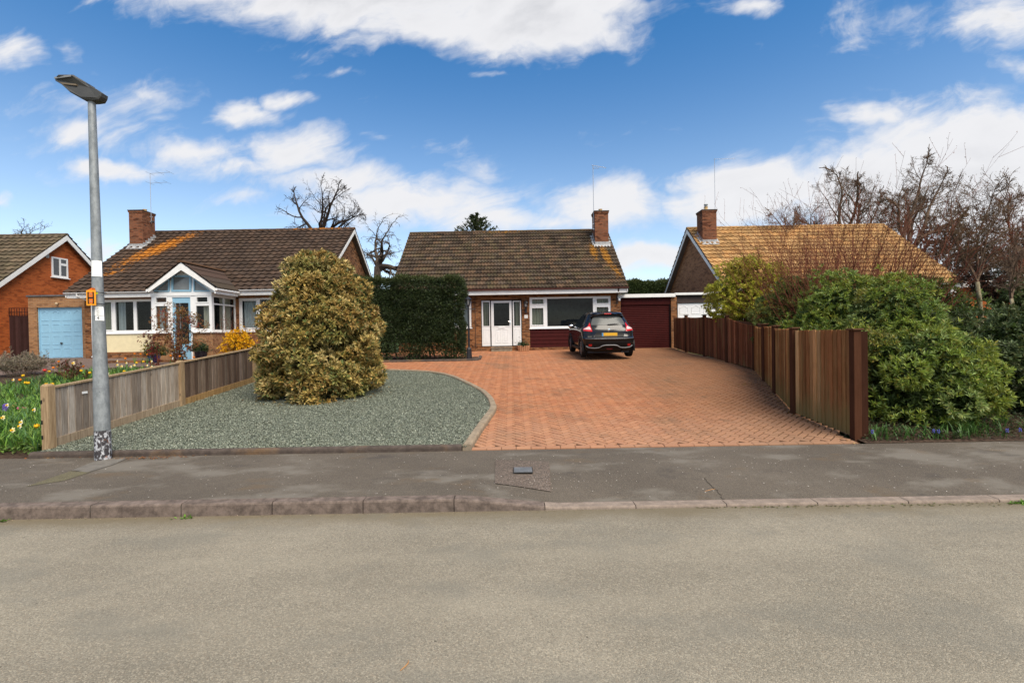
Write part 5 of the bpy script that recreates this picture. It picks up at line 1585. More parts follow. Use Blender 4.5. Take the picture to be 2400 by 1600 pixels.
# lantern: a flat tapering head that rises to the left
hd = [at(p[0], p[1], LY) for p in [(120+110*.1914, 160+150*.1914), (120+360*.1914, 160+135*.1914), (120+480*.1914, 160+215*.1914), (120+520*.1914, 160+250*.1914), (120+660*.1914, 160+330*.1914)]]
mb = MB()
def P_(zx, zy): q = at(120+zx*.1914, 160+zy*.1914, LY); return (q.x, q.z)
topl = [P_(108, 148), (P_(180, 130)), P_(350, 128), P_(480, 205), P_(490, 232), P_(520, 262), P_(535, 245), P_(660, 328)]
botl = [P_(120, 190), P_(220, 250), P_(320, 345), P_(440, 412), P_(545, 420), P_(620, 412), P_(650, 370)]
prof = topl+botl[::-1]
# half-width along the head
def hw(x):
    t = (x-topl[0][0])/(topl[-1][0]-topl[0][0])
    return np.interp(t, [0, .08, .3, .62, .72, .85, 1.0], [.085, .125, .135, .10, .07, .075, .06])
n = len(prof)
cxp = sum(p[0] for p in prof)/n; czp = sum(p[1] for p in prof)/n
v = []; 
for s, k in ((-1, .80), (-1, 1), (1, 1), (1, .80)):
    for (x, z) in prof:
        wv = hw(x)*(1.0 if k == 1 else 1.0)
        xx, zz = cxp+(x-cxp)*(1 if k == 1 else .97), czp+(z-czp)*(1 if k == 1 else .86)
        v.append((xx, LY+s*(wv if k == .80 else wv*.86), zz))
f = [(r*n+i, r*n+(i+1) % n, (r+1)*n+(i+1) % n, (r+1)*n+i) for r in range(3) for i in range(n)]+[tuple(range(n-1, -1, -1)), tuple(3*n+i for i in range(n))]
mb.add(v, f)
head = mb.build('lantern_head', plain('lantern_grey', (.05, .05, .047), .5, .4, var=.1), lamp, bevel=.006)
mb = MB(); a, b = P_(190, 222), P_(385, 212); mb.prism([(a[0], LY-.10, a[1]+.005), (b[0], LY-.10, b[1]-.03), (b[0], LY-.10, b[1]-.05), (a[0]+.02, LY-.10, a[1]-.02)], (0, .2, 0)); mb.build('diffuser', plain('lamp_diffuser', (.16, .12, .07), .3, .5), head)
mb = MB(); a, b = P_(120, 158), P_(352, 150); mb.prism([(a[0], LY-hw(a[0])-.004, a[1]+.004), (b[0], LY-.139, b[1]+.006), (b[0], LY-.139, b[1]-.02), (a[0], LY-hw(a[0])-.004, a[1]-.02)], (0, .004, 0)); mb.build('side_strip', plain('lantern_strip', (.22, .22, .21), .5), head)
# stickers wrapped round the post, and the lettering
def wrap(name, px0, px1, py0, py1, mat, parent, off=.006, n=8):
    cz = (at(220, py0, LY).z+at(220, py1, LY).z)/2
    mb = MB(); rows = []
    for py in (py0, py1):
        z = at(220, py, LY).z; c = lpos(tz(z)); t = tz(z)
        r = np.interp(t, [tz(zbase), tz(zj), .5, 1], [rb_*.955, rb_*.90, (rb_*.86+rt_)/2, rt_])+off
        row = []
        for i in range(n+1):
            px = px0+(px1-px0)*i/n
            dx = at(px, py, LY-r).x-c.x
            dx = max(-r*.999, min(r*.999, dx))
            row.append((c.x+dx, LY-math.sqrt(max(0, r*r-dx*dx)), z))
        rows.append(row)
    mb.add(rows[0]+rows[1], [(n+1+i, n+2+i, i+1, i) for i in range(n)])
    return mb.build(name, mat, parent, smooth=True)
wrap('sticker', 213.5, 233.5, 612, 649, STICKER, lamp)
s2 = wrap('number_plate', 222, 237.5, 718.5, 740, STICKER, lamp)
s3 = wrap('number_plate', 223, 238.5, 740.6, 752, STICKER, lamp)
def lz(px, py): 
    z = at(px, py, LY).z; r = rb_*.9
    return (at(px, py, LY-rb_).x, LY-rb_*.97-.004, z)
for ch, py in (('P', 724), ('C', 731), ('C', 737.5)): lettering(ch, .045, lz(229.5, py), FADED, s2)
lettering('4', .062, lz(230, 746.3), INK, s3)
# hydrant sign strapped to the post
hz0, hz1 = at(215, 716, LY-.12).z, at(215, 680, LY-.12).z
hx0, hx1_ = at(203, 700, LY-.12).x, at(225.3, 700, LY-.12).x
hs_ = thing('hydrant_sign', 'small yellow plate with a black H strapped to the street lamp post', 'sign', ((hx0+hx1_)/2, LY-.12, (hz0+hz1)/2))
mb = MB(); mb.box(hx0, hx1_, LY-.128, LY-.118, hz0, hz1); pl_ = mb.build('plate', YELLOW_SIGN, hs_, bevel=.003)
hw_, hh_ = hx1_-hx0, hz1-hz0
mb = MB(); mb.box(hx0+hw_*.32, hx1_-hw_*.30, LY-.1295, LY-.1284, hz0+hh_*.14, hz1-hh_*.12); mb.build('inner_panel', ORANGE_SIGN, pl_)
mb = MB()
mb.box(hx0+hw_*.17, hx0+hw_*.29, LY-.1315, LY-.1285, hz0+hh_*.12, hz1-hh_*.12)
mb.box(hx1_-hw_*.28, hx1_-hw_*.16, LY-.1315, LY-.1285, hz0+hh_*.12, hz1-hh_*.12)
mb.box(hx0+hw_*.29, hx1_-hw_*.28, LY-.1315, LY-.1296, hz0+hh_*.46, hz0+hh_*.55)
for (a, b, c, d) in ((.29, .36, .12, .155), (.64, .72, .12, .155), (.29, .36, .845, .88), (.64, .72, .845, .88)): mb.box(hx0+hw_*a, hx0+hw_*b, LY-.1315, LY-.1296, hz0+hh_*c, hz0+hh_*d)
mb.build('letter', INK, pl_)
lettering('75', .028, ((hx0+hx1_)/2+.001, LY-.1312, hz0+hh_*.74), FADED, pl_, name='number'); lettering('10', .028, ((hx0+hx1_)/2+.001, LY-.1312, hz0+hh_*.27), FADED, pl_, name='number')
mb = MB(); mb.prism([(hx0+hw_*.05, LY-.118, hz1-.002), (hx1_-hw_*.45, LY-.118, hz1-.002), (hx1_-hw_*.45, LY-.118, hz1+.035)], (0, .06, 0)); mb.build('bracket', ORANGE_SIGN, hs_)
for py0, py1 in ((684, 686), (711, 712)):
    z = at(230, (py0+py1)/2, LY).z; c = lpos(tz(z)); r = rb_*.9+.006; k = 20
    mb = MB()
    pp = [(c.x+r*math.cos(a), LY+r*math.sin(a), z-.01*math.cos(a)) for a in [PI*.0-2*PI*i/k for i in range(k+1)]]
    mb.tube(pp, .006, 5, cap=False); mb.build('strap', BLACK, hs_)
mb = MB(); z = at(228, 689, LY).z; c = lpos(tz(z)); mb.box(hx1_+.001, c.x+.035, LY-rb_*.9-.012, LY-rb_*.9-.006, z-.012, z+.013); mb.build('tape', LIME, hs_)

# ------------------------------------------------------------------ garden lamp post
GL = G(1100, 845); 
gl_ = thing('garden_lamp', 'black garden lamp post with a glass lantern beside the clipped hedge', 'garden lamp', tuple(GL))
gt = at(1100, 697, GL.y).z-GL.z
def gh(py): return at(1100, py, GL.y).z-GL.z
mb = MB()
mb.lathe([(.115, -.02), (.115, .02), (.10, .05), (.085, gh(818)), (.062, gh(815)), (.04, gh(813))], tuple(GL), 10); mb.build('base', BLACK, gl_)
mb = MB(); mb.lathe([(.036, gh(815)), (.034, gh(772)), (.045, gh(771)), (.045, gh(769)), (.034, gh(768)), (.03, gh(716))], tuple(GL), 12)
mb.tube([(GL.x-.25, GL.y, GL.z+gh(724.5)), (GL.x+.22, GL.y, GL.z+gh(724.5))], .011, 6); mb.ball((GL.x+.23, GL.y, GL.z+gh(724.5)), .018, 6, 4); mb.ball((GL.x-.26, GL.y, GL.z+gh(724.5)), .018, 6, 4); mb.build('pole', BLACK, gl_)
mb = MB(); z0_, z1_ = gh(714), gh(702)
mb.lathe([(.04, z0_-.05), (.06, z0_-.02), (.05, z0_)], tuple(GL), 6); mb.lathe([(.125, z1_), (.13, z1_+.015), (.06, z1_+.075), (.03, z1_+.09), (.03, z1_+.11), (.0, z1_+.13)], tuple(GL), 6)
for k in range(6):
    a = 2*PI*k/6; mb.tube([(GL.x+.05*math.cos(a), GL.y+.05*math.sin(a), GL.z+z0_), (GL.x+.10*math.cos(a), GL.y+.10*math.sin(a), GL.z+z1_)], .007, 4)
lan = mb.build('lantern', BLACK, gl_)
mb = MB(); mb.lathe([(.047, z0_), (.097, z1_)], tuple(GL), 6, cap=False); mb.build('glass', LAMP_GLASS, lan)
mb = MB(); mb.lathe([(.022, z0_), (.032, z0_+.06), (.03, z0_+.14), (.0, z0_+.17)], tuple(GL), 8); mb.build('bulb', STICKER, lan, smooth=True)

# ------------------------------------------------------------------ the parked car
def build_car():
    paint = new_mat('black_car_paint', .14, .30); setc(paint, (.0085, .0084, .0086)); paint.p.inputs['Coat Weight'].default_value = .3; paint.p.inputs['Coat Roughness'].default_value = .03
    n = paint.noise(paint.obj, 3, 5); rr = paint.math('ADD', .07, paint.math('MULTIPLY', n, .2)); paint.l.new(rr, paint.p.inputs['Roughness'])
    PAINT = paint.m
    TRIM = plain('car_trim', (.010, .010, .0105), .5, .2, var=.15)
    LEDGE = plain('ledge_highlight', (.045, .045, .047), .25, .6, var=.1)  # lighter than the trim: highlight of the ledge painted as colour
    SILV = plain('car_silver_trim', (.20, .20, .205), .4, .5, var=.05)
    gt_ = new_mat('car_glass', .03, .6); setc(gt_, (.010, .012, .013)); CARGLASS = gt_.m
    rg = new_mat('rear_glass', .22, .25); setc(rg, (.085, .09, .086)); REARGLASS = rg.m  # grey of the reflected sky put into the glass colour
    RED = plain('red_lamp', (.52, .010, .012), .15, .6, var=.15, vs=30)
    CLEAR = plain('clear_lamp', (.62, .50, .48), .15, .6, var=.15, vs=40)
    TYRE = plain('tyre_rubber', (.012, .012, .012), .85, .2, var=.2)
    ALLOY = plain('alloy', (.30, .31, .32), .3, .5, metal=.7, var=.05)
    YPL = plain('yellow_plate', (.72, .40, .03), .45, .4, var=.05); BPL = plain('blue_band', (.10, .28, .50), .45, .4)
    c0 = at(1429, 842, 16.45)
    gy = 16.22
    root = thing('parked_car', 'black compact car with yellow rear plate parked on the brick drive', 'car', (at(1431, 842, gy).x, gy, zg(17.9)), math.radians(1.3))
    root.rotation_euler = (math.atan2(zg(19.4)-zg(16.9), 2.5), 0, math.radians(1.3))
    # slices: z, half width, rear y, front y, rear corner depth, squareness
    S = [(.20, .74, .34, 3.80, .30, 3), (.27, .80, .20, 3.95, .34, 3.2), (.40, .835, .10, 4.06, .36, 3.2), (.52, .86, .05, 4.11, .38, 3.2), (.62, .865, .035, 4.12, .38, 3.2), (.665, .868, .03, 4.12, .37, 3.2), (.69, .862, .055, 4.12, .36, 3.2), (.72, .862, .11, 4.11, .36, 3.1),
         (.80, .87, .15, 4.08, .36, 3.0), (.90, .876, .175, 3.98, .38, 3.0), (.97, .868, .20, 3.80, .40, 2.9), (1.02, .845, .225, 3.40, .42, 2.8), (1.06, .815, .25, 3.02, .42, 2.7), (1.10, .785, .275, 2.92, .42, 2.7), (1.16, .755, .315, 2.80, .42, 2.7), (1.24, .72, .375, 2.62, .42, 2.7), (1.32, .685, .44, 2.44, .42, 2.7),
         (1.40, .645, .50, 2.25, .40, 2.7), (1.46, .61, .53, 2.08, .36, 2.7), (1.50, .585, .50, 1.95, .34, 2.6), (1.53, .54, .56, 1.82, .34, 2.5), (1.552, .44, .72, 1.62, .34, 2.3), (1.565, .25, .95, 1.35, .3, 2.1)]
    arr = np.array(S)
    # finer slices
    zs = np.concatenate([np.linspace(arr[i, 0], arr[i+1, 0], 4)[:-1] for i in range(len(arr)-1)]+[[arr[-1, 0]]])
    def par(z): return [np.interp(z, arr[:, 0], arr[:, k]) for k in range(1, 6)]
    def rear_y(x, z):
        Wd, y0, y1, c, e = par(z); u = min(1, abs(x)/Wd)
        return y0+c*(1-(1-u**e)**(1/e))
    def outline(z, m=18):
        Wd, y0, y1, c, e = par(z)
        P = []
        cf = .75 if z < 1.0 else .55
        us = [math.sin(PI/2*i/m) for i in range(m+1)]
        rear = [(Wd*math.sin(PI/2*i/m)**.9, None) for i in range(m+1)]
        right = [(x, y0+c*(1-(max(0, 1-(x/Wd)**e))**(1/e))) for x, _ in rear]
        ef = 2.6
        front = [(x, y1-cf*(1-(max(0, 1-(x/Wd)**ef))**(1/ef))) for x, _ in rear][::-1]
        ys = np.linspace(right[-1][1], front[0][1], 8)[1:-1]
        # body sides swell over the wheels and pinch at the doors
        def sw(y): return 0.0
        side = [(Wd, y) for y in ys]
        half = right+side+front
        full = half+[(-x, y) for x, y in half[::-1][1:-1]]
        return full
    mb = MB(); rings = [outline(z) for z in zs]; m = len(rings[0])
    for r, z in zip(rings, zs):
        for (x, y) in r:
            # haunches: wider over the wheels, waisted between
            if .45 < z < 1.02 and abs(x) > .5:
                k = .028*math.exp(-((y-.75)/.5)**2)+.026*math.exp(-((y-3.3)/.5)**2)-.035*math.exp(-((y-2.0)/.6)**2)*math.exp(-((z-.62)/.2)**2)
                x *= 1+k*math.sin(PI*(z-.45)/.57)
            mb.v.append((x, y, z))
    for i in range(len(rings)-1):
        for k in range(m): mb.f.append((i*m+k, i*m+(k+1) % m, (i+1)*m+(k+1) % m, (i+1)*m+k)); mb.m.append(0); mb.c.append(None)
    mb.f.append(tuple(range(m-1, -1, -1))); mb.f.append(tuple((len(rings)-1)*m+k for k in range(m))); mb.m += [0, 0]; mb.c += [None, None]
    body = mb.build('body', PAINT, root, smooth=True, local=True, angle=35)
    def rear_patch(name, poly, mat, parent=root, off=.006, n=14, smooth=True, mirror=False, thick=0):
        """polygon in (x, z) laid on the tail; poly given as left and right edge lists of (x, z) from bottom to top"""
        Lp, Rp = poly; mb = MB()
        sgs = (1,) if not mirror else (mirror,)
        for sg in sgs:
            V = []; rows = 16
            lz_ = np.array(Lp); rz_ = np.array(Rp)
            for i in range(rows+1):
                t = i/rows
                tl = np.linspace(0, 1, len(lz_)); tr_ = np.linspace(0, 1, len(rz_))
                a = (np.interp(t, tl, lz_[:, 0]), np.interp(t, tl, lz_[:, 1])); b = (np.interp(t, tr_, rz_[:, 0]), np.interp(t, tr_, rz_[:, 1]))
                for j in range(n+1):
                    x = (a[0]+(b[0]-a[0])*j/n)*sg; z = a[1]+(b[1]-a[1])*j/n
                    V.append((x, rear_y(x, z)-off, z))
            F = [(i*(n+1)+j, i*(n+1)+j+1, (i+1)*(n+1)+j+1, (i+1)*(n+1)+j) for i in range(rows) for j in range(n)]
            if sg < 0: F = [f[::-1] for f in F]
            mb.add(V, F)
        return mb.build(name, mat, parent, smooth=smooth, local=True)
    # rear window
    rear_patch('rear_window', ([(-.575, 1.115), (-.56, 1.20), (-.50, 1.33), (-.43, 1.43), (-.38, 1.445)], [(.575, 1.115), (.56, 1.20), (.50, 1.33), (.43, 1.43), (.38, 1.445)]), REARGLASS, off=.010)
    # roof spoiler
    mb = MB(); k = 16; V = []
    for i in range(k+1):
        x = -.56+1.12*i/k; zc = 1.49-.10*abs(x/.56)**3
        yb = rear_y(x, zc)-.01
        V += [(x, yb+.10, zc+.045), (x, yb-.10, zc+.005), (x, yb-.095, zc-.025), (x, yb+.05, zc-.02)]
    mb.add(V, [(i*4+j, i*4+(j+1) % 4, (i+1)*4+(j+1) % 4, (i+1)*4+j) for i in range(k) for j in range(4)]+[(0, 1, 2, 3), tuple(k*4+j for j in (3, 2, 1, 0))])
    sp = mb.build('spoiler', PAINT, root, smooth=True, local=True, angle=40)
    mb = MB(); yb = rear_y(0, 1.49)-.115; mb.box(-.12, .12, yb-.004, yb+.02, 1.475, 1.505); mb.build('brake_light', RED, sp, local=True, bevel=.004)
    # boomerang tail lamps: red below, clear centre, red tip running up the pillar
    for sg in (1, -1):
        tl = rear_patch('tail_light', ([(.565, .90), (.575, .965), (.585, 1.02), (.60, 1.07), (.60, 1.14), (.60, 1.19)], [(.845, .925), (.845, .975), (.80, 1.02), (.71, 1.055), (.655, 1.12), (.618, 1.19)]), RED, off=.016, n=8, mirror=sg)
        rear_patch('lens', ([(.60, .965), (.605, .99), (.615, 1.03), (.63, 1.06)], [(.835, .975), (.80, 1.005), (.73, 1.04), (.66, 1.07)]), CLEAR, parent=tl, off=.024, n=8, mirror=sg)
        rear_patch('reflector', ([(.60, .41), (.60, .485)], [(.70, .41), (.70, .485)]), RED, off=.014, n=4, mirror=sg)
    # tailgate: plate recess, plate, badge, wiper
    rear_patch('plate_recess', ([(-.47, .71), (-.50, .78), (-.44, .865), (-.42, .875)], [(.47, .71), (.50, .78), (.44, .865), (.42, .875)]), TRIM, off=.006, smooth=True)
    mb = MB(); yb = rear_y(.1, .80)-.028; mb.box(-.26, .26, yb, yb+.012, .745, .856); mb.build('number_plate', YPL, root, local=True)
    mb = MB(); mb.box(-.262, -.205, yb-.003, yb-.0005, .746, .855); mb.build('plate_band', BPL, root, local=True)
    mb = MB(); yb = rear_y(0, .95)-.012
    k = 20; mb.add([(0, yb-.008, .945)]+[(.052*math.cos(2*PI*i/k), yb-.003, .945+.052*math.sin(2*PI*i/k)) for i in range(k)]+[(.052*math.cos(2*PI*i/k), yb+.015, .945+.052*math.sin(2*PI*i/k)) for i in range(k)], [(0, 1+(i+1) % k, 1+i) for i in range(k)]+[(1+i, 1+(i+1) % k, 1+k+(i+1) % k, 1+k+i) for i in range(k)])
    bd_ = mb.build('badge', CHROME, root, local=True)
    mb = MB(); mb.box(-.06, .06, yb-.012, yb-.004, .936, .954); mb.build('badge_bar', SILV, bd_, local=True)
    lettering('JUKE', .052, (-.66, rear_y(-.66, .735)-.03, .735), CHROME, root, rot=(PI/2, 0, math.radians(-14)), sx=1.25, local=True)
    mb = MB(); yb = rear_y(0, 1.14)-.025; mb.tube([(.0, yb, 1.125), (.08, yb-.01, 1.135), (.36, yb-.005, 1.16)], [.022, .018, .008], 6); mb.box(-.04, .06, yb-.01, yb+.03, 1.10, 1.135); mb.build('wiper', BLACK_PLASTIC, root, local=True)
    # bumper: light ledge on top, dark middle, grey swoosh and dark diffuser
    rear_patch('bumper_ledge', ([(-.80, .645), (-.81, .688)], [(.80, .645), (.81, .688)]), LEDGE, off=.02, n=30)
    rear_patch('bumper_panel', ([(-.80, .28), (-.82, .40), (-.82, .56)], [(.80, .28), (.82, .40), (.82, .56)]), TRIM, off=.005, n=30)
    mb = MB(); pts_ = [(-.78, .42), (-.70, .365), (-.52, .345), (-.36, .36), (-.25, .425), (-.15, .445), (.15, .445), (.25, .425), (.36, .36), (.52, .345), (.70, .365), (.78, .42)]
    fine = []
    for a, b in zip(pts_, pts_[1:]): fine += [(a[0]+(b[0]-a[0])*i/4, a[1]+(b[1]-a[1])*i/4) for i in range(4)]
    mb.tube([(x, rear_y(x, z)-.012, z) for x, z in fine+[pts_[-1]]], .020, 6); mb.build('bumper_trim', SILV, root, smooth=True, local=True)
    mb = MB(); mb.box(-.10, .10, rear_y(0, .32)-.02, rear_y(0, .32)+.03, .30, .335); mb.build('fog_light', plain('dark_red_lamp', (.12, .006, .008), .2, .6), root, local=True)
    mb = MB(); mb.box(-.70, .70, .35, 3.8, .17, .32); mb.tube([(.45, .2, .2), (.45, 1.0, .22)], .035, 8); mb.build('underbody', BLACK_PLASTIC, root, local=True)
    # side glass and roof antenna
    for sg in (1, -1):
        def sx(z, y): 
            Wd = par(z)[0]; return sg*(Wd+.004)
        mb = MB()
        polyA = [(1.02, .92), (1.05, 2.55), (1.10, 2.50), (1.44, 1.72), (1.44, 1.0), (1.25, .90)]
        rows = 8; V = []
        for i in range(rows+1):
            t = i/rows; z = 1.055+(1.43-1.055)*t
            ya, yb_ = .98+.12*t, 2.58-.75*t
            for j in range(9): V.append((sx(z, 0), ya+(yb_-ya)*j/8, z))
        Fs_ = [(i*9+j, i*9+j+1, (i+1)*9+j+1, (i+1)*9+j) for i in range(rows) for j in range(8)]
        if sg < 0: Fs_ = [f[::-1] for f in Fs_]
        mb.add(V, Fs_); mb.build('side_window', CARGLASS, root, smooth=True, local=True)
        # door mirror
        mb = MB(); mx = sg*.93; mb.ball((mx, 2.62, 1.035), (.10, .075, .075), 14, 10); mr = mb.build('door_mirror', PAINT, root, smooth=True, local=True)
        mb = MB(); mb.tube([(sg*.80, 2.64, 1.0), (mx, 2.63, 1.01)], .022, 6); mb.build('mirror_arm', BLACK_PLASTIC, mr, local=True)
        mb = MB(); mb.ball((mx, 2.565, 1.04), (.085, .022, .058), 14, 10); mb.build('mirror_glass', CHROME, mr, smooth=True, local=True)
        mb = MB(); mb.box(min(sg*.83, sg*.885), max(sg*.83, sg*.885), 1.1, 2.9, .24, .33); mb.build('sill_trim', TRIM, root, local=True, bevel=.02)
        for wy in (.72, 3.25):
            # arch lip
            mb = MB(); k = 18; V = []
            for i in range(k+1):
                a = PI*(-.08+1.16*i/k); r0, r1 = .345, .425
                for (rr_, xx) in ((r0, .80), (r0, .892), (r1, .90), (r1+.01, .85)):
                    V.append((sg*xx, wy+rr_*math.cos(a), .33+rr_*math.sin(a)))
            F_ = [(i*4+j, i*4+j+1, (i+1)*4+j+1, (i+1)*4+j) for i in range(k) for j in range(3)]
            mb.add(V, F_); mb.build('wheel_arch', TRIM, root, smooth=True, local=True, angle=40)
            mb = MB(); k = 30; prf = [(.20, .70), (.30, .685), (.325, .70), (.335, .73), (.335, .84), (.325, .872), (.29, .885), (.235, .875), (.23, .80)]
            mb.add([(sg*x, wy+r*math.cos(2*PI*i/k), .335+r*math.sin(2*PI*i/k)) for r, x in prf for i in range(k)], [(q*k+i, q*k+(i+1) % k, (q+1)*k+(i+1) % k, (q+1)*k+i) for q in range(len(prf)-1) for i in range(k)])
            wh = mb.build('wheel', TYRE, root, smooth=True, local=True, angle=40)
            mb = MB()
            mb.add([(sg*.80, wy+.23*math.cos(2*PI*i/k), .335+.23*math.sin(2*PI*i/k)) for i in range(k)], [tuple(range(k))])
            for s_ in range(5):
                a = 2*PI*s_/5+.3; d = Vector((0, math.cos(a), math.sin(a)))
                e_ = Vector((0, -math.sin(a), math.cos(a)))
                c_ = Vector((sg*.862, wy, .335))
                for o_ in (-.025, .025):
                    mb.beam(c_+d*.03+e_*o_*.6, c_+d*.225+e_*o_*1.9, .022, .02, up=(1, 0, 0))
            mb.lathe([(.0, 0)], (0, 0, 0), 3, cap=False) if False else None
            q = MB(); 
            mb.add([(sg*.868, wy+.045*math.cos(2*PI*i/12), .335+.045*math.sin(2*PI*i/12)) for i in range(12)], [tuple(range(12))])
            mb.add([(sg*.866, wy+r*math.cos(2*PI*i/k), .335+r*math.sin(2*PI*i/k)) for r in (.218, .236) for i in range(k)], [(i, (i+1) % k, k+(i+1) % k, k+i) for i in range(k)])
            mb.build('rim', ALLOY, wh, local=True)
    mb = MB(); mb.tube([(.10, .85, 1.55), (.10, .70, 1.66)], .006, 5); mb.build('antenna', BLACK_PLASTIC, root, local=True)
    # rear seats and head rests behind the glass
    return root
car = build_car()

# ------------------------------------------------------------------ pots and trough
trz = Rz(Z4, 1218, 1345, 1270, 1340, YF-.35)
mb = MB(); tx0, tx1, tyc, tz0 = trz[0], trz[1], YF-.3, zg(YF-.3)
tro = thing('trough_planter', 'terracotta lattice trough with low green plants under the house number', 'planter', ((tx0+tx1)/2, tyc, tz0))
k = 20
def oval(mb, prof, n=24):
    cx_, hx = (tx0+tx1)/2, (tx1-tx0)/2
    V = [(cx_+hx*r*(abs(math.cos(2*PI*i/n))**.6)*(1 if math.cos(2*PI*i/n) > 0 else -1), tyc+.17*r*(abs(math.sin(2*PI*i/n))**.6)*(1 if math.sin(2*PI*i/n) > 0 else -1), tz0+z) for r, z in prof for i in range(n)]
    mb.add(V, [(q*n+i, q*n+(i+1) % n, (q+1)*n+(i+1) % n, (q+1)*n+i) for q in range(len(prof)-1) for i in range(n)]+[tuple(range(n-1, -1, -1)), tuple((len(prof)-1)*n+i for i in range(n))])
oval(mb, [(.78, 0), (.82, .02), (.97, .17), (1.0, .20), (1.0, .235), (.93, .235), (.90, .20)]); mb.build('trough', WEAVE, tro)
def pot(name, px, py, Y, w, h, mat, label, cat='plant pot'):
    c = at(px, py, Y); c.z = zg(Y)
    t = thing(name, label, cat, tuple(c))
    mb = MB(); mb.lathe([(w*.30, 0), (w*.36, h*.06), (w*.48, h*.55), (w*.50, h*.85), (w*.53, h*.88), (w*.53, h), (w*.46, h), (w*.44, h*.9)], tuple(c), 20); mb.build('bowl', mat, t, smooth=True, angle=40)
    return t, c
pot1, pc1 = pot('plant_pot', 471, 828, 19.0, .44, .40, GLAZED, 'dark glazed pot with trailing green plants beside the porch')
pot2, pc2 = pot('plant_pot', 361, 836, 18.6, .42, .34, BLUE_GLAZE, 'blue glazed pot with yellow flowered plants left of the porch')
# brick plinth of the neighbour's terrace
mb = MB(); ta, tb = at(255, 838, 18.7).x, at(560, 838, 18.7).x
mb.box(ta, tb, 18.62, 18.74, zg(18.6)-.1, zg(18.6)+.10); tag(mb.build('planting_edge', BRICK_MAIN), 'low brick edging in front of the glazed porch', 'edging')
# twigs
for (p0, p1, lab) in (((938, 1572), (957, 1548), 'curved orange twig lying alone on the road'), ((1652, 1156), (1676, 1147), 'thin pale twig on the pavement above the dropped kerb')):
    if 'road' in lab:
        a, b = [Vector((at(*p, 1).x, 1, at(*p, 1).z)) for p in (p0, p1)]
        def hit(p): d = ray(*p); t = -EYE/d.z; return Vector((d.x*t, d.y*t, 0))
        a, b = hit(p0), hit(p1)
    else:
        a, b = G(*p0), G(*p1)
    m = a.lerp(b, .55)+Vector((.018, .006, 0))
    mb = MB(); mb.tube([a+Vector((0, 0, .004)), a.lerp(m, .5)+Vector((.004, 0, .008)), m+Vector((0, 0, .010)), b+Vector((0, 0, .006))], [.002, .0035, .0035, .002], 5)
    tag(mb.build('twig', plain('dry_twig', (.42, .22, .09), .8, .2)), lab, 'twig')
# ------------------------------------------------------------------ leaves and branches
R = np.random.default_rng(11)
BARK_TWIG = bark_mat('dark_red_twig', (.09, .026, .016), (.20, .07, .042))
BARK_MID = bark_mat('brown_twig', (.085, .055, .038), (.20, .135, .09))
def norm(a): return a/(np.linalg.norm(a, axis=-1, keepdims=True)+1e-9)
def leaf_geo(c, d, up, L, Wd, cup=.15):
    """one folded four-sided leaf per row: centre base c, direction d, upper side up"""
    s = norm(np.cross(d, up)); nn = norm(np.cross(s, d))
    L = np.asarray(L)[:, None]; Wd = np.asarray(Wd)[:, None]
    mid = c+d*L*.5
    V = np.stack([c, mid-s*Wd*.5+nn*Wd*cup, c+d*L-nn*L*.10, mid+s*Wd*.5+nn*Wd*cup], 1)
    n = len(c)
    return V.reshape(-1, 3), np.arange(n*4).reshape(n, 4)
def leaves(name, parent, c, d, up, L, Wd, cols, mat=None, kind=None):
    V, F = leaf_geo(c, d, up, L, Wd)
    o = np_obj(name, V, F, mat or LEAF, parent, cols)
    if kind: o['kind'] = kind
    return o
def rosettes(c, nrm, k, L, Wd, spread=.9, jitter=.3, upb=.25):
    """k leaves fanned round each tip c that points along nrm"""
    n = len(c)
    rv = R.normal(size=(n, 3)); t = norm(np.cross(nrm, rv)); b = np.cross(nrm, t)
    a = (np.arange(k)[None]*2.399+R.uniform(0, 6.28, (n, 1)))
    sp = spread*(.35+.75*np.arange(k)[None]/k)+R.normal(0, jitter, (n, k))*.4
    d = nrm[:, None]*np.cos(sp)[..., None]+(t[:, None]*np.cos(a)[..., None]+b[:, None]*np.sin(a)[..., None])*np.sin(sp)[..., None]
    d = norm(d+R.normal(0, jitter*.3, (n, k, 3)))
    up = np.repeat(nrm[:, None], k, 1)+np.array([0, 0, upb])
    cc = np.repeat(c[:, None], k, 1)+d*.01-nrm[:, None]*(R.uniform(0, 1, (n, k))[..., None]*L*.5)
    LL = L*R.uniform(.65, 1.25, (n, k)); WW = Wd*R.uniform(.75, 1.2, (n, k))
    return cc.reshape(-1, 3), d.reshape(-1, 3), up.reshape(-1, 3), LL.ravel(), WW.ravel()
def sphere_dirs(n): return norm(R.normal(size=(n, 3)))
def lumps_on(profile, H, n, base, flat=(1, 1), lump=(.22, .42), lean=(0, 0), rag=.10):
    """lump centres over a body of revolution profile(t) -> radius"""
    t = R.uniform(.02, 1, n); a = R.uniform(0, 2*PI, n)
    r = np.array([profile(x) for x in t])
    lr = R.uniform(*lump, n)
    r = r*np.clip(R.normal(.97, rag, n), .6, 1.22)
    rr = np.maximum(0, r-lr*.75)
    x = base[0]+rr*np.cos(a)*flat[0]+lean[0]*t; y = base[1]+rr*np.sin(a)*flat[1]+lean[1]*t; z = base[2]+t*H
    return np.stack([x, y, z], 1), lr
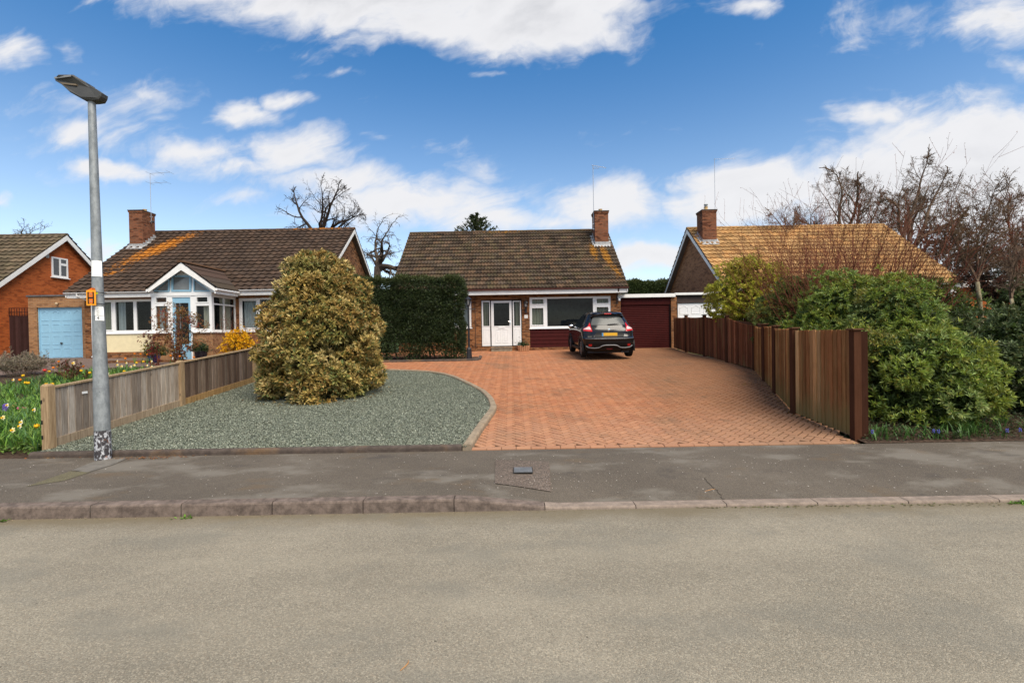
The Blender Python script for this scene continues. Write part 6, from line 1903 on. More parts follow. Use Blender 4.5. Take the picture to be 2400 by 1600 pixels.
def lump_tips(C, r, dens, squash=.85):
    """points and outward directions on all lumps, dropping those buried in others"""
    P, N, I = [], [], []
    for i, (c, q) in enumerate(zip(C, r)):
        n = max(4, int(dens*4*PI*q*q*R.uniform(.75, 1.2)))
        d = sphere_dirs(n); p = c+d*q*np.array([1, 1, squash])*R.uniform(.82, 1.08, (n, 1))
        P.append(p); N.append(d); I.append(np.full(n, i))
    P, N, I = np.concatenate(P), np.concatenate(N), np.concatenate(I)
    keep = np.ones(len(P), bool)
    for i, (c, q) in enumerate(zip(C, r)):
        dd = np.linalg.norm((P-c)/np.array([1, 1, squash]), axis=1)
        keep &= ~((dd < q*.72) & (I != i))
    return P[keep], N[keep], I[keep]
def pal_cols(n, pal, v=.2, idx=None, lumpv=None):
    pal = np.asarray(pal)
    c = pal[R.integers(0, len(pal), n)]*R.uniform(1-v, 1+v, (n, 1))
    return c
def grow(mb, p, d, L, r, depth, P, rnd, tips=None, n0=6, r_end=None):
    if depth == 0 and P.get('aim') is not None: pass
    """branch with sub-branches; P: dict of lists per depth"""
    k = P['seg'][depth]
    pts = [Vector(p)]; rad = [r]; dirs = []
    d = Vector(d).normalized()
    re = r*P['taper'][depth] if r_end is None else r_end
    for i in range(k):
        w = P['wob'][depth]
        d = (d+Vector((rnd.gauss(0, w), rnd.gauss(0, w), rnd.gauss(0, w)+P['up'][depth]))).normalized()
        if i and P.get('clip') and not P['clip'](pts[-1]+d*(L/k)): break
        pts.append(pts[-1]+d*(L/k)); rad.append(r+(re-r)*(i+1)/k); dirs.append(d)
    k = len(pts)-1
    sides = 7 if r > .05 else 5 if r > .02 else 3
    mb.tube(pts, rad, sides, cap=False)
    if depth+1 >= len(P['n']):
        if tips is not None:
            for q, e in zip(pts[1:], dirs): tips.append((tuple(q), tuple(e)))
        return
    nb = P['n'][depth]
    nb = nb if isinstance(nb, int) else rnd.randint(*nb)
    for j in range(nb):
        t = P['start'][depth]+(1-P['start'][depth])*((j+rnd.random())/nb)
        i = min(k-1, int(t*k)); f = t*k-i
        q = pts[i].lerp(pts[i+1], f); e = dirs[i]
        ang = rnd.uniform(*P['ang'][depth]); az = rnd.uniform(0, 2*PI)
        o = e.orthogonal().normalized(); o = Matrix.Rotation(az, 3, e) @ o
        nd = e*math.cos(ang)+o*math.sin(ang)
        if P.get('flat'): nd.y *= P['flat']
        rr = (rad[i]+(rad[i+1]-rad[i])*f)*rnd.uniform(*P['rr'][depth])
        LL = L*rnd.uniform(*P['len'][depth])*(1-.35*t if depth else 1)
        grow(mb, q, nd, LL, max(rr, P['rmin']), depth+1, P, rnd, tips)
    if P.get('lead', True):
        grow(mb, pts[-1], d, L*.55, rad[-1], depth+1, P, rnd, tips)

# ---------- the big golden shrub on the gravel
def golden_shrub():
    bx = at(763, 944, 11.2); base = (bx.x, 11.2, zg(11.1)-.03)
    H = 3.25
    def prof(t): return float(np.interp(t, [0, .06, .2, .35, .5, .62, .72, .82, .92, 1.0], [1.14, 1.26, 1.33, 1.32, 1.24, 1.12, 1.03, .92, .74, .32]))
    t_ = thing('golden_shrub', 'large mounded golden brown leafy shrub standing on the gravel bed', 'shrub', base)
    C, r = lumps_on(prof, H*.97, 170, base, lump=(.16, .38), lean=(-.09, 0), rag=.07)
    r *= np.interp(C[:, 2], [base[2]+H*.6, base[2]+H], [1.0, .75])
    P, N, I = lump_tips(C, r, 66)
    ok = P[:, 2] > base[2]+.02
    P, N, I = P[ok], N[ok], I[ok]
    N = norm(N+np.array([0, -.1, .55]))
    c, d, u, L, Wd = rosettes(P, N, 9, .105, .044, spread=1.05)
    pal = np.array([(.54, .39, .12), (.62, .47, .17), (.47, .36, .10), (.50, .34, .095), (.37, .33, .10), (.28, .29, .085), (.68, .54, .25), (.50, .31, .10), (.38, .24, .075)])
    tint = pal[R.integers(0, len(pal), len(C))]
    base_c = .5*tint[np.repeat(I, 9)]+.5*pal[R.integers(0, len(pal), len(c))]
    cols = base_c*R.uniform(.6, 1.2, (len(c), 1))
    grn = R.uniform(0, 1, len(c)) < .16
    cols[grn] = np.array([.13, .165, .05])*R.uniform(.7, 1.3, (grn.sum(), 1))
    leaves('foliage', t_, c, d, u, L, Wd, cols)
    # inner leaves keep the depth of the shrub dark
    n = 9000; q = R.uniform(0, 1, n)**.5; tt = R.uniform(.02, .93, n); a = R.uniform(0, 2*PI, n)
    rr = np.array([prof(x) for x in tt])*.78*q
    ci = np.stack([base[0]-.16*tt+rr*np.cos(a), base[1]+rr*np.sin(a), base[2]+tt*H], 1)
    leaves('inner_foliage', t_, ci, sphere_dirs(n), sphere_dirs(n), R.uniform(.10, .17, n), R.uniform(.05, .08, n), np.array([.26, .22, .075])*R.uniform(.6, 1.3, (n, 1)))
    mb = MB(); rnd = random.Random(3)
    for i in range(7):
        a = i*.9; mb.tube([(base[0]+.15*math.cos(a), base[1]+.15*math.sin(a), base[2]-.05), (base[0]+.5*math.cos(a), base[1]+.5*math.sin(a), base[2]+1.0), (base[0]+.6*math.cos(a), base[1]+.6*math.sin(a), base[2]+2.0)], [.05, .035, .015], 6)
    mb.build('stem', BARK, t_)
golden_shrub()

# ---------- clipped hedge
def hedge(name, label, x0, x1, y0, y1, z0, z1, n, col, group=None, rough=.05, L=.055, stems=True, roundr=.18, seed=5):
    t_ = thing(name, label, 'hedge', ((x0+x1)/2, (y0+y1)/2, z0), group=group)
    A = [(x1-x0)*(z1-z0), (y1-y0)*(z1-z0), (y1-y0)*(z1-z0), (x1-x0)*(y1-y0), (x1-x0)*(z1-z0)*.3]
    pr = np.array(A)/sum(A); f = R.choice(5, n, p=pr)
    u, v = R.uniform(0, 1, n), R.uniform(0, 1, n)
    P = np.zeros((n, 3)); N = np.zeros((n, 3))
    X = x0+(x1-x0)*u; Zv = z0+(z1-z0)*v; Yv = y0+(y1-y0)*v; Yu = y0+(y1-y0)*u
    for k, (p, nn) in enumerate((((X, np.full(n, y0), Zv), (0, -1, 0)), ((np.full(n, x0), Yu, Zv), (-1, 0, 0)), ((np.full(n, x1), Yu, Zv), (1, 0, 0)), ((X, Yv, np.full(n, z1)), (0, 0, 1)), ((X, np.full(n, y1), Zv), (0, 1, 0)))):
        m = f == k; P[m] = np.stack(p, 1)[m]; N[m] = nn
    # rounded shoulders
    lo = np.array([x0+roundr, y0+roundr, z0]); hi = np.array([x1-roundr, y1-roundr, z1-roundr])
    q = np.clip(P, lo, hi); dv_ = P-q; ln = np.linalg.norm(dv_, axis=1, keepdims=True)
    P = np.where(ln > 1e-6, q+dv_/(ln+1e-9)*roundr, P); N = norm(np.where(ln > 1e-6, dv_/(ln+1e-9), N))
    # slow undulation of the clipped face
    und = .055*np.sin(P[:, 0]*3.1+P[:, 2]*1.7)+.045*np.sin(P[:, 0]*7.3-P[:, 2]*5.1)+.02*np.sin(P[:, 2]*11+P[:, 0]*2)
    P = P+N*(und[:, None]+R.normal(0, rough, (n, 1)))
    if stems:
        h = (P[:, 2]-z0)/.55
        keep = R.uniform(0, 1, n) < np.clip(.25+h*.9+.35*np.sin(P[:, 0]*5.0), 0, 1); P, N = P[keep], N[keep]
    d = norm(N*.7+R.normal(0, .75, N.shape)+np.array([0, 0, .25])); up = norm(N+R.normal(0, .4, N.shape))
    cols = np.asarray(col)[R.integers(0, len(col), len(P))]*R.uniform(.55, 1.35, (len(P), 1))
    top = np.clip((P[:, 2]-(z1-.12))/.12, 0, 1)[:, None]
    cols = cols*(1-.6*top)+np.array([.10, .115, .03])*.6*top*R.uniform(.6, 1.2, (len(P), 1))  # lit top edge put into the leaf colour
    leaves('foliage', t_, P, d, up, L*R.uniform(.7, 1.5, len(P)), L*.34*R.uniform(.7, 1.3, len(P)), cols)
    mb = MB()
    zi = z0+(.62 if stems else 0)
    ci = .34 if stems else .12
    mb.box(x0+ci, x1-ci, y0+ci, y1-ci, zi, z1-ci); mb.build('core', plain('hedge_core', (.026, .042, .014), .95, .05, var=.4, vs=14, bs=1, bscale=20), t_)
    if stems:
        mb = MB(); rnd = random.Random(seed); x = x0+.2
        while x < x1-.1:
            y = rnd.uniform(y0+.3, y1-.3); a = rnd.uniform(-.15, .15)
            mb.tube([(x, y, z0-.05), (x+a, y-.05, z0+.5), (x+a*2+rnd.uniform(-.1, .1), y, z0+1.0)], [.035, .028, .02], 5)
            x += rnd.uniform(.22, .42)
        mb.build('stem', BARK, t_)
    return t_
HY = 17.42
hxr = at(1084, 760, HY).x-.05
hedge('clipped_hedge', 'tall dark green clipped hedge between the golden shrub and the front door', -6.75, hxr, HY, HY+1.15, zg(HY)+.02, at(980, 652, HY).z, 70000, [(.030, .050, .016), (.042, .064, .020), (.022, .036, .012), (.058, .080, .026)], L=.085)
fh0, fh1 = at(1455, 670, 31).x, at(1580, 670, 31).x
hedge('conifer_hedge', 'far dark green hedge seen over the garage roof between two gables', fh0-1.0, fh1+4, 31, 33, 1.1, at(1510, 661, 31).z, 40000, [(.045, .07, .018), (.06, .085, .024)], L=.16, stems=False, roundr=.25)

# ---------- loose leafy shrubs, made of lumps
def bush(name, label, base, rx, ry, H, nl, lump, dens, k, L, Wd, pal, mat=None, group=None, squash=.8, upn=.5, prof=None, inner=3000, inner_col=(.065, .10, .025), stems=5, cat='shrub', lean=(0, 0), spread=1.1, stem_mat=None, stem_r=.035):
    t_ = thing(name, label, cat, base, group=group)
    pf = prof or (lambda t: float(np.interp(t, [0, .15, .45, .75, .92, 1], [.80, .97, 1.0, .82, .5, .15])))
    C, r = lumps_on(pf, H*.95, nl, (0, 0, 0), lump=(lump[0]/max(rx, .01), lump[1]/max(rx, .01)), lean=lean, rag=.16)
    C[:, 2] += R.normal(0, .07, len(C))*H/2
    r = r*rx; C = C*np.array([rx, ry, 1.0])+np.array(base)
    P, N, I = lump_tips(C, r, dens, squash)
    ok = P[:, 2] > base[2]+.03; P, N, I = P[ok], N[ok], I[ok]
    N = norm(N+np.array([0, -.1, upn]))
    out = (R.uniform(0, 1, (len(P), 1)) < .22)*R.exponential(.075, (len(P), 1)); P = P+N*np.minimum(out, .28)
    c, d, u, LL, WW = rosettes(P, N, k, L, Wd, spread=spread)
    pal = np.asarray(pal)
    tint = pal[R.integers(0, len(pal), len(C))]
    cols = (.45*tint[np.repeat(I, k)]+.55*pal[R.integers(0, len(pal), len(c))])*R.uniform(.6, 1.3, (len(c), 1))
    leaves('foliage', t_, c, d, u, LL, WW, cols, mat)
    if inner:  # inner leaves coloured darker, painting shade into the depth of the bush
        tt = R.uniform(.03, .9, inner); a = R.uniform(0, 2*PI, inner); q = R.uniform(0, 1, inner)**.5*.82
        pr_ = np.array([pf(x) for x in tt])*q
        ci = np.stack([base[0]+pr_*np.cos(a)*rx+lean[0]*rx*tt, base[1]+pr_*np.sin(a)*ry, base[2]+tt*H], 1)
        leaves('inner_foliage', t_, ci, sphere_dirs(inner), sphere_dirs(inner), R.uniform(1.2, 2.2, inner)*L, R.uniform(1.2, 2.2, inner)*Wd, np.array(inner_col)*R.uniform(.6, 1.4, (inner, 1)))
    if stems:
        mb = MB(); rnd = random.Random(len(name)+nl)
        for i in range(stems):
            a = rnd.uniform(0, 6.28); q = rnd.uniform(.2, .65)
            mb.tube([(base[0]+.12*math.cos(a), base[1]+.12*math.sin(a), base[2]-.05), (base[0]+q*.6*rx*math.cos(a), base[1]+q*.6*ry*math.sin(a), base[2]+H*.4), (base[0]+q*rx*math.cos(a), base[1]+q*ry*math.sin(a), base[2]+H*.8)], [stem_r, stem_r*.7, stem_r*.25], 5)
        mb.build('stem', stem_mat or BARK, t_)
    return t_
GREENS = [(.16, .235, .035), (.23, .315, .045), (.11, .18, .03), (.29, .37, .06), (.19, .28, .08), (.38, .47, .18), (.31, .33, .045), (.27, .20, .045)]
DARKG = [(.075, .11, .035), (.10, .145, .05), (.14, .19, .075), (.06, .085, .03), (.22, .27, .14), (.16, .15, .05)]
# near evergreen at the end of the tall fence
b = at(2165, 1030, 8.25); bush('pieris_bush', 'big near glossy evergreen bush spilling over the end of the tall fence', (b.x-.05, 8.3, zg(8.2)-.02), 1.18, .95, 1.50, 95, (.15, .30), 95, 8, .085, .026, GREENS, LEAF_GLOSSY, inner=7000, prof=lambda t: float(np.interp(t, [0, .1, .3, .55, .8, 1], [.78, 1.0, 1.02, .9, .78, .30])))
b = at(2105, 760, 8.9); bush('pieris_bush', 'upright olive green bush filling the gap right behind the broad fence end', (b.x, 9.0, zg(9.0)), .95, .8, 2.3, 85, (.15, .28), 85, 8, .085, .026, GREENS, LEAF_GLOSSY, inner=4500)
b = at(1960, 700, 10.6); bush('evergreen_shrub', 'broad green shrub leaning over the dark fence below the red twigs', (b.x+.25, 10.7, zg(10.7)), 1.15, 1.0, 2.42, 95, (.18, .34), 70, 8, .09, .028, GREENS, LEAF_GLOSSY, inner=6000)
b = at(2105, 720, 12.2); bush('evergreen_shrub', 'darker green shrub in the second row behind the near bushes', (b.x+.5, 12.2, zg(12.2)), 1.6, 1.2, 2.3, 85, (.2, .36), 55, 8, .10, .03, DARKG[2:]+GREENS[:4], LEAF_GLOSSY, inner=5000)
b = at(1800, 690, 14.2); bush('evergreen_shrub', 'mid green shrub behind the fence corner below the yellow green one', (b.x+.80, 13.6, zg(13.6)), 1.30, .6, 2.72, 100, (.2, .34), 62, 8, .085, .027, [(.14, .20, .045), (.19, .25, .055), (.10, .16, .05), (.24, .27, .06), (.26, .22, .06)], LEAF_GLOSSY, inner=4000)
b = at(1760, 650, 15.6); bush('yellow_green_shrub', 'light yellow green airy shrub in front of the tan roof', (b.x+.12, 16.1, zg(16.1)), 1.25, .75, 3.5, 110, (.2, .36), 80, 7, .09, .032, [(.55, .54, .05), (.46, .48, .05), (.60, .55, .08), (.32, .36, .05), (.46, .34, .07)], inner=900, inner_col=(.10, .09, .025), stem_mat=BARK_RED, prof=lambda t: float(np.interp(t, [0, .25, .45, .7, .9, 1], [.12, .35, .8, 1.0, .75, .3])))
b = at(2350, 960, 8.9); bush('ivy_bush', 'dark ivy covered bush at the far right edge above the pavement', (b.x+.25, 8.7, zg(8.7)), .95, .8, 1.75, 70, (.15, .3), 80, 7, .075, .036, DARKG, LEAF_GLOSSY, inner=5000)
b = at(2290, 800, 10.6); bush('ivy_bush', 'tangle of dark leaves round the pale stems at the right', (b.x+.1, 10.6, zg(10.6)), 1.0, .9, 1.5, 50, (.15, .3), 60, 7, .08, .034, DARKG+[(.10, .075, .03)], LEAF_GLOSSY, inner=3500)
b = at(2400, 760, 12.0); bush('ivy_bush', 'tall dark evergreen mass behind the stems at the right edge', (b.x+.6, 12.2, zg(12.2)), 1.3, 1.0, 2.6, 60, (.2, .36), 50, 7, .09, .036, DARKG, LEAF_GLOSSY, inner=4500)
# photinia in front of the porch
b = at(420, 830, 17.6)
bush('red_leaved_shrub', 'young red leaved shrub in front of the porch door', (b.x, 17.6, zg(17.6)), .90, .6, 2.05, 74, (.10, .20), 46, 5, .07, .028, [(.26, .17, .05), (.22, .16, .05), (.28, .12, .045), (.27, .19, .07), (.34, .035, .025), (.30, .05, .03)], inner=250, inner_col=(.10, .07, .03), stems=14, prof=lambda t: float(np.interp(t, [0, .3, .42, .6, .85, 1], [.1, .35, .85, 1.0, .9, .4])), stem_mat=BARK_RED, stem_r=.013)
b = at(365, 790, 17.3)
bush('red_leaved_shrub', 'small dark red shrub under the left end of the porch window', (b.x, 17.2, zg(17.2)), .42, .35, 1.22, 12, (.1, .16), 50, 5, .07, .03, [(.20, .03, .025), (.15, .05, .03), (.24, .04, .03)], inner=60, inner_col=(.08, .03, .02), stems=8, prof=lambda t: float(np.interp(t, [0, .5, .7, .9, 1], [.05, .4, 1.0, .9, .5])), stem_mat=BARK_RED, stem_r=.012)
# forsythia
b = at(562, 830, 17.0)
bush('forsythia', 'bright yellow flowering forsythia behind the low fence', (b.x, 17.0, zg(17.0)), .60, .45, 1.18, 46, (.12, .2), 95, 5, .065, .034, [(.85, .47, .015), (.88, .54, .02), (.82, .42, .012), (.78, .48, .02)], PETAL, inner=700, inner_col=(.45, .24, .02), stems=8)
# plants in the pots and the trough
bush('pot_plant', 'leafy green plants trailing from the dark glazed pot', (pc1.x, pc1.y, pc1.z+.34), .32, .28, .30, 16, (.07, .13), 130, 6, .07, .03, [(.05, .08, .035), (.07, .11, .05), (.09, .10, .04)], inner=150, stems=0, cat='plant')
bush('pot_plant', 'green plants with small yellow flowers in the blue glazed pot', (pc2.x, pc2.y, pc2.z+.26), .36, .3, .42, 18, (.07, .14), 110, 6, .075, .03, [(.05, .10, .035), (.06, .13, .03), (.08, .12, .05), (.05, .08, .06), (.55, .38, .03)], inner=150, stems=0, cat='plant')
bush('trough_plant', 'low mat of green plants filling the lattice trough', ((tx0+tx1)/2, tyc, tz0+.19), (tx1-tx0)*.40, .13, .15, 24, (.05, .09), 260, 6, .045, .018, [(.03, .07, .025), (.05, .10, .035), (.025, .05, .02)], inner=100, stems=0, cat='plant')
# lavender clump
b = G(48, 880)
def twiggy(name, label, base, n, H, spreadr, r, mat, cat='shrub', lean=(0, 0), depth=2, seed=1, leafpal=None, leafL=.03, flat=1.0, leafn=1, wob=.10, upk=.02, group=None, open_=.55):
    """many fine stems from one stool"""
    t_ = thing(name, label, cat, base, group=group); rnd = random.Random(seed); tips = []
    mb = MB()
    P = dict(seg=[6, 4, 3], taper=[.45, .5, .5], wob=[wob, wob*1.4, wob*1.6], up=[upk, .03, .02], n=[(3, 5), (2, 3), 0][:depth]+[0], start=[.25, .2], ang=[(.25, .6), (.3, .8)], len=[(.25, .5), (.3, .6)], rr=[(.5, .7), (.5, .7)], rmin=.0035, lead=False)
    for i in range(n):
        a = rnd.uniform(0, 2*PI); q = rnd.random()**.6
        d = Vector((math.cos(a)*q*open_+lean[0], math.sin(a)*q*open_*flat+lean[1], 1))
        p = Vector(base)+Vector((math.cos(a)*q*spreadr, math.sin(a)*q*spreadr*flat, 0))
        grow(mb, p, d, H*rnd.uniform(.6, 1.05), r*rnd.uniform(.7, 1.2), 0, P, rnd, tips)
    mb.build('stem', mat, t_)
    if leafpal:
        T = np.array([q for q, _ in tips]); D = norm(np.array([e for _, e in tips]))
        T = np.repeat(T, leafn, 0); D = np.repeat(D, leafn, 0)
        m = len(T); d = norm(D+R.normal(0, .7, (m, 3)))
        leaves('foliage', t_, T+R.normal(0, .012, (m, 3)), d, sphere_dirs(m), leafL*R.uniform(.6, 1.4, m), leafL*.4*R.uniform(.7, 1.3, m), pal_cols(m, leafpal, .3))
    return t_
twiggy('lavender_bush', 'grey brown lavender bush beside the left driveway', (b.x, b.y, b.z), 90, .62, .28, .005, plain('dry_stem', (.30, .22, .15), .9, .1), seed=4, leafpal=[(.26, .22, .15), (.20, .19, .12), (.30, .24, .19)], leafL=.05, leafn=3, open_=.9)
b = G(175, 900)
twiggy('rose_bush', 'low rose bush with dark red young leaves in the flower bed', (b.x, b.y, b.z), 12, .6, .12, .008, BARK_RED, seed=6, leafpal=[(.12, .05, .025), (.16, .045, .03), (.08, .09, .03), (.10, .08, .03)], leafL=.06, leafn=3, open_=.8)
# bare reddish stems against the tan roof
tw = [(1870, 15.2, 3.9, 60, 'upright red twigs left of the leaning stems, against the tan roof'), (1950, 12.9, 4.0, 95, 'densest clump of dark red twigs in the middle of the tan roof'), (2050, 11.8, 3.9, 85, 'dark red twigs rising in front of the right end of the tan roof')]
for i, (px, Y, H, n, lab) in enumerate(tw):
    p = at(px, 700, Y)
    twiggy('red_twig_shrub', lab, (p.x, Y, zg(Y)+.2), n, H, .5, .0115, BARK_TWIG, seed=20+i, leafpal=[(.17, .05, .03), (.22, .09, .035), (.14, .07, .03)], leafL=.035, leafn=1, open_=.60, wob=.055, group='bare red twig shrubs')
p = at(575, 790, 18.4)
for px, sd_, lab in ((528, 41, 'bare pinkish twigs against the porch corner'), (583, 42, 'bare pinkish twigs under the right window of the porch bungalow')):
    p = at(px, 790, 18.6); twiggy('bare_shrub', lab, (p.x, 18.6, zg(18.6)), 16, 1.5, .15, .010, BARK_RED, seed=sd_, open_=.38)

# ------------------------------------------------------------------ trees
def tree(name, label, base, H, r, trunk_h, limbs, P, mat, seed, leafpal=None, leafL=.06, leafn=1, group=None, lean=(0, 0), cat='tree', cmat=None):
    """trunk, then listed limbs (direction, length, radius factor); bare crown of branches and twigs"""
    t_ = thing(name, label, cat, base, group=group); rnd = random.Random(seed); tips = []
    b = Vector(base); top = b+Vector((lean[0], lean[1], trunk_h))
    mb = MB(); k = 6
    pts = [b.lerp(top, i/k)+Vector((rnd.gauss(0, .03), rnd.gauss(0, .03), 0))*(1 if 0 < i < k else 0) for i in range(k+1)]
    pts[0].z -= .1
    mb.tube(pts, [r*(1.25 if i == 0 else 1-.3*i/k) for i in range(k+1)], 10); mb.build('trunk', mat, t_, smooth=True)
    mb = MB()
    for (d, L, f, t0) in limbs:
        grow(mb, b.lerp(top, t0), d, L, r*f, 0, P, rnd, tips)
    mb.build('crown', cmat or mat, t_)
    if leafpal:
        T = np.array([q for q, _ in tips]); D = norm(np.array([e for _, e in tips]))
        T = np.repeat(T, leafn, 0); D = np.repeat(D, leafn, 0); m = len(T); d = norm(D+R.normal(0, .8, (m, 3)))
        leaves('leaf_cover', t_, T+R.normal(0, .03, (m, 3)), d, sphere_dirs(m), leafL*R.uniform(.6, 1.4, m), leafL*.5*R.uniform(.7, 1.3, m), pal_cols(m, leafpal, .3))
    return t_
def limbs_from(px_list, base_px, Y, ls):
    """limbs aimed at crown points measured on the photograph, at their own depth"""
    o = at(*base_px, Y); out = []
    for (px, py, dy, f) in px_list:
        q = at(px, py, Y+dy); d = q-o
        out.append(((d.x, d.y, d.z), d.length*ls, f))
    return o, out
PB = dict(seg=[8, 6, 5, 4], taper=[.22, .3, .4, .5], wob=[.13, .20, .24, .28], up=[.02, .02, .02, .0], n=[(6, 8), (4, 6), (3, 4), 0], start=[.25, .2, .15], ang=[(.5, 1.05), (.5, 1.1), (.5, 1.1)], len=[(.28, .48), (.32, .52), (.35, .6)], rr=[(.45, .65), (.45, .65), (.5, .7)], rmin=.012)
def px_tree(name, label, foot, fork, crown, Y, r, P, mat, seed, group=None, leafpal=None, ls=.78, **kw):
    o, lm = limbs_from([(x, y, dy, f) for (x, y, dy, f) in crown], fork, Y, ls)
    g = at(foot, 800, Y); base = (g.x, Y, zg(Y))
    return tree(name, label, base, 0, r, o.z-base[2], [(d, L, f, 1.0) for d, L, f in lm], P, mat, seed, leafpal, group=group, lean=(o.x-g.x, 0), **kw)
def dome(px, py, rx, ry, Y):
    """the outline of a crown: an ellipse measured on the photograph, at the tree's own depth, ragged"""
    c = at(px, py, Y); a, b = rx/FPX*Y, ry/FPX*Y
    def f(p):
        q = ((p.x-c.x)/a)**2+((p.y-Y)/(a*.9))**2+((p.z-c.z)/b)**2
        return q < .93+.14*math.sin(p.x*5.3+p.z*3.1)
    return f
# behind the porch bungalow
px_tree('bare_tree', 'dark bare tree with spreading limbs above the ridge of the porch bungalow', 752, (752, 562), [(650, 458, .5, .55), (700, 430, -.5, .45), (770, 418, .6, .55), (835, 470, -.4, .5), (745, 440, 1.5, .35), (690, 520, .3, .3), (850, 515, -.8, .4), (855, 555, .8, .4)], 34, .26, dict(PB, clip=dome(752, 550, 118, 142, 34)), BARK_DARK, 5, ls=.86)
P2 = dict(PB); P2.update(wob=[.26, .32, .32, .3], up=[.0, -.03, -.06, -.08], n=[(6, 8), (4, 5), (3, 4), 0])
px_tree('bare_tree', 'gnarled bare tree with twisting limbs in the gap left of the middle roof', 872, (885, 625), [(930, 550, .3, .6), (960, 600, -.3, .7), (860, 550, .4, .5), (905, 560, .8, .4), (845, 590, -.3, .3), (925, 630, .3, .45)], 31, .30, P2, BARK, 9, ls=1.05)
# behind the bungalow on the right: two round crowned bare trees
P3 = dict(seg=[12, 7, 5, 4, 3], taper=[.22, .3, .4, .5, .6], wob=[.14, .20, .22, .24, .24], up=[.03, .03, .02, .01, .0], n=[(8, 9), (5, 6), (4, 5), (2, 3), 0], start=[.36, .3, .25, .2], ang=[(.35, .85), (.4, .9), (.4, .9), (.4, .9)], len=[(.26, .40), (.40, .58), (.45, .65), (.4, .6)], rr=[(.4, .55), (.42, .55), (.45, .6), (.5, .7)], rmin=.011)
def umbrella(fx, fy, rx, ry, n, seed):
    q = random.Random(seed); out = []
    for i in range(n):
        a = PI*(.05+.90*i/(n-1)); k = q.uniform(.95, 1.1)
        out.append((fx+rx*math.cos(a)*k, fy-ry*math.sin(a)*k, q.uniform(-3, 3), q.uniform(.34, .5)))
    return out
PC = dict(P3); PC['clip'] = dome(1982, 545, 116, 152, 38)
PD = dict(P3); PD['clip'] = dome(2142, 545, 116, 172, 36)
px_tree('bare_tree', 'left of two dark round crowned bare trees behind the tan roof', 1985, (1985, 600), umbrella(1982, 560, 118, 165, 8, 3), 38, .34, PC, BARK_MID, 13, ls=1.0)
px_tree('bare_tree', 'right of two dark round crowned bare trees behind the tan roof', 2135, (2132, 600), umbrella(2142, 560, 114, 182, 8, 5), 36, .36, PD, BARK_MID, 17, ls=1.0)
px_tree('bare_tree', 'small bare treetop behind the ridge of the far left house', 50, (50, 570), [(20, 535, .5, .4), (48, 522, -.5, .4), (75, 530, .8, .4), (105, 535, .3, .3)], 40, .2, PB, BARK, 23)
# slim trees at the right edge
P4 = dict(seg=[8, 6, 4, 3], taper=[.3, .35, .45, .5], wob=[.10, .18, .22, .22], up=[.02, .02, .01, 0], n=[(11, 13), (6, 7), (4, 5), 0], start=[.15, .2, .2], ang=[(.4, .9), (.4, 1.0), (.4, 1.0)], len=[(.3, .5), (.35, .55), (.35, .6)], rr=[(.4, .6), (.45, .65), (.5, .7)], rmin=.005)
px_tree('slim_tree', 'slim tree with a pale greenish stem at the right edge', 2318, (2290, 660), [(2284, 450, 0, .75), (2265, 470, .4, .45), (2335, 420, -.4, .5), (2230, 520, .3, .35), (2360, 540, .4, .35), (2300, 380, .2, .45)], 11.5, .060, dict(P4, clip=dome(2290, 560, 95, 175, 11.5)), BARK_PALE, 31, ls=.8, cmat=BARK_MID, leafpal=[(.16, .10, .04), (.20, .12, .05)], leafL=.03)
px_tree('slim_tree', 'slim reddish twigged tree cut by the right picture edge', 2395, (2390, 640), [(2330, 470, .2, .55), (2390, 450, .4, .6), (2440, 480, .3, .5), (2350, 560, .5, .45), (2300, 590, -.3, .35)], 12.5, .085, dict(P4, clip=dome(2395, 600, 110, 150, 12.5)), BARK_TWIG, 37, ls=.9, leafpal=[(.20, .07, .035), (.15, .06, .03)], leafL=.035)
px_tree('slim_tree', 'leaning thin pale stem right of the orange brick glimpse', 2380, (2370, 700), [(2358, 560, .2, .7), (2400, 580, .3, .5), (2335, 600, -.2, .4)], 10.4, .045, P4, BARK_PALE, 41, cmat=BARK_MID)
px_tree('slim_tree', 'dark forked stem between the pale stems at the right', 2345, (2335, 730), [(2300, 600, .2, .7), (2380, 650, .3, .7), (2270, 620, .4, .5)], 13.0, .11, dict(P4, clip=dome(2330, 690, 100, 110, 13)), BARK_DARK, 43, ls=.8, leafpal=[(.12, .05, .03), (.07, .05, .025)], leafL=.05)
# brown leaved and evergreen trees behind the right end of the tan roof
def crown_tree(name, label, px, Y, pyt, pyb, wpx, pal, L, nl, dens, mat=BARK_DARK, group=None, prof=None):
    c = at(px, (pyt+pyb)/2, Y); zt_ = at(px, pyt, Y).z; zb_ = at(px, pyb, Y).z
    rx = wpx/2/FPX*Y
    t_ = thing(name, label, 'tree', (c.x, Y, zg(Y)), group=group)
    pf = prof or (lambda t: float(np.interp(t, [0, .2, .5, .8, 1], [.6, .95, 1, .65, .15])))
    C, r = lumps_on(pf, zt_-zb_, nl, (0, 0, 0), lump=(.18, .36)); r = r*rx; C = C*np.array([rx, rx, 1])+np.array([c.x, Y, zb_])
    P, N, I = lump_tips(C, r, dens); N = norm(N+np.array([0, 0, .2]))
    cc, d, u, LL, WW = rosettes(P, N, 5, L, L*.42)
    pal = np.asarray(pal); tint = pal[R.integers(0, len(pal), len(C))]
    leaves('crown', t_, cc, d, u, LL, WW, (.5*tint[np.repeat(I, 5)]+.5*pal[R.integers(0, len(pal), len(cc))])*R.uniform(.6, 1.3, (len(cc), 1)))
    mb = MB(); mb.tube([(c.x, Y, zg(Y)-.1), (c.x+.05, Y, (zg(Y)+zb_)/2), (c.x, Y, zb_+(zt_-zb_)*.7)], [.22, .18, .05], 8); mb.build('trunk', mat, t_)
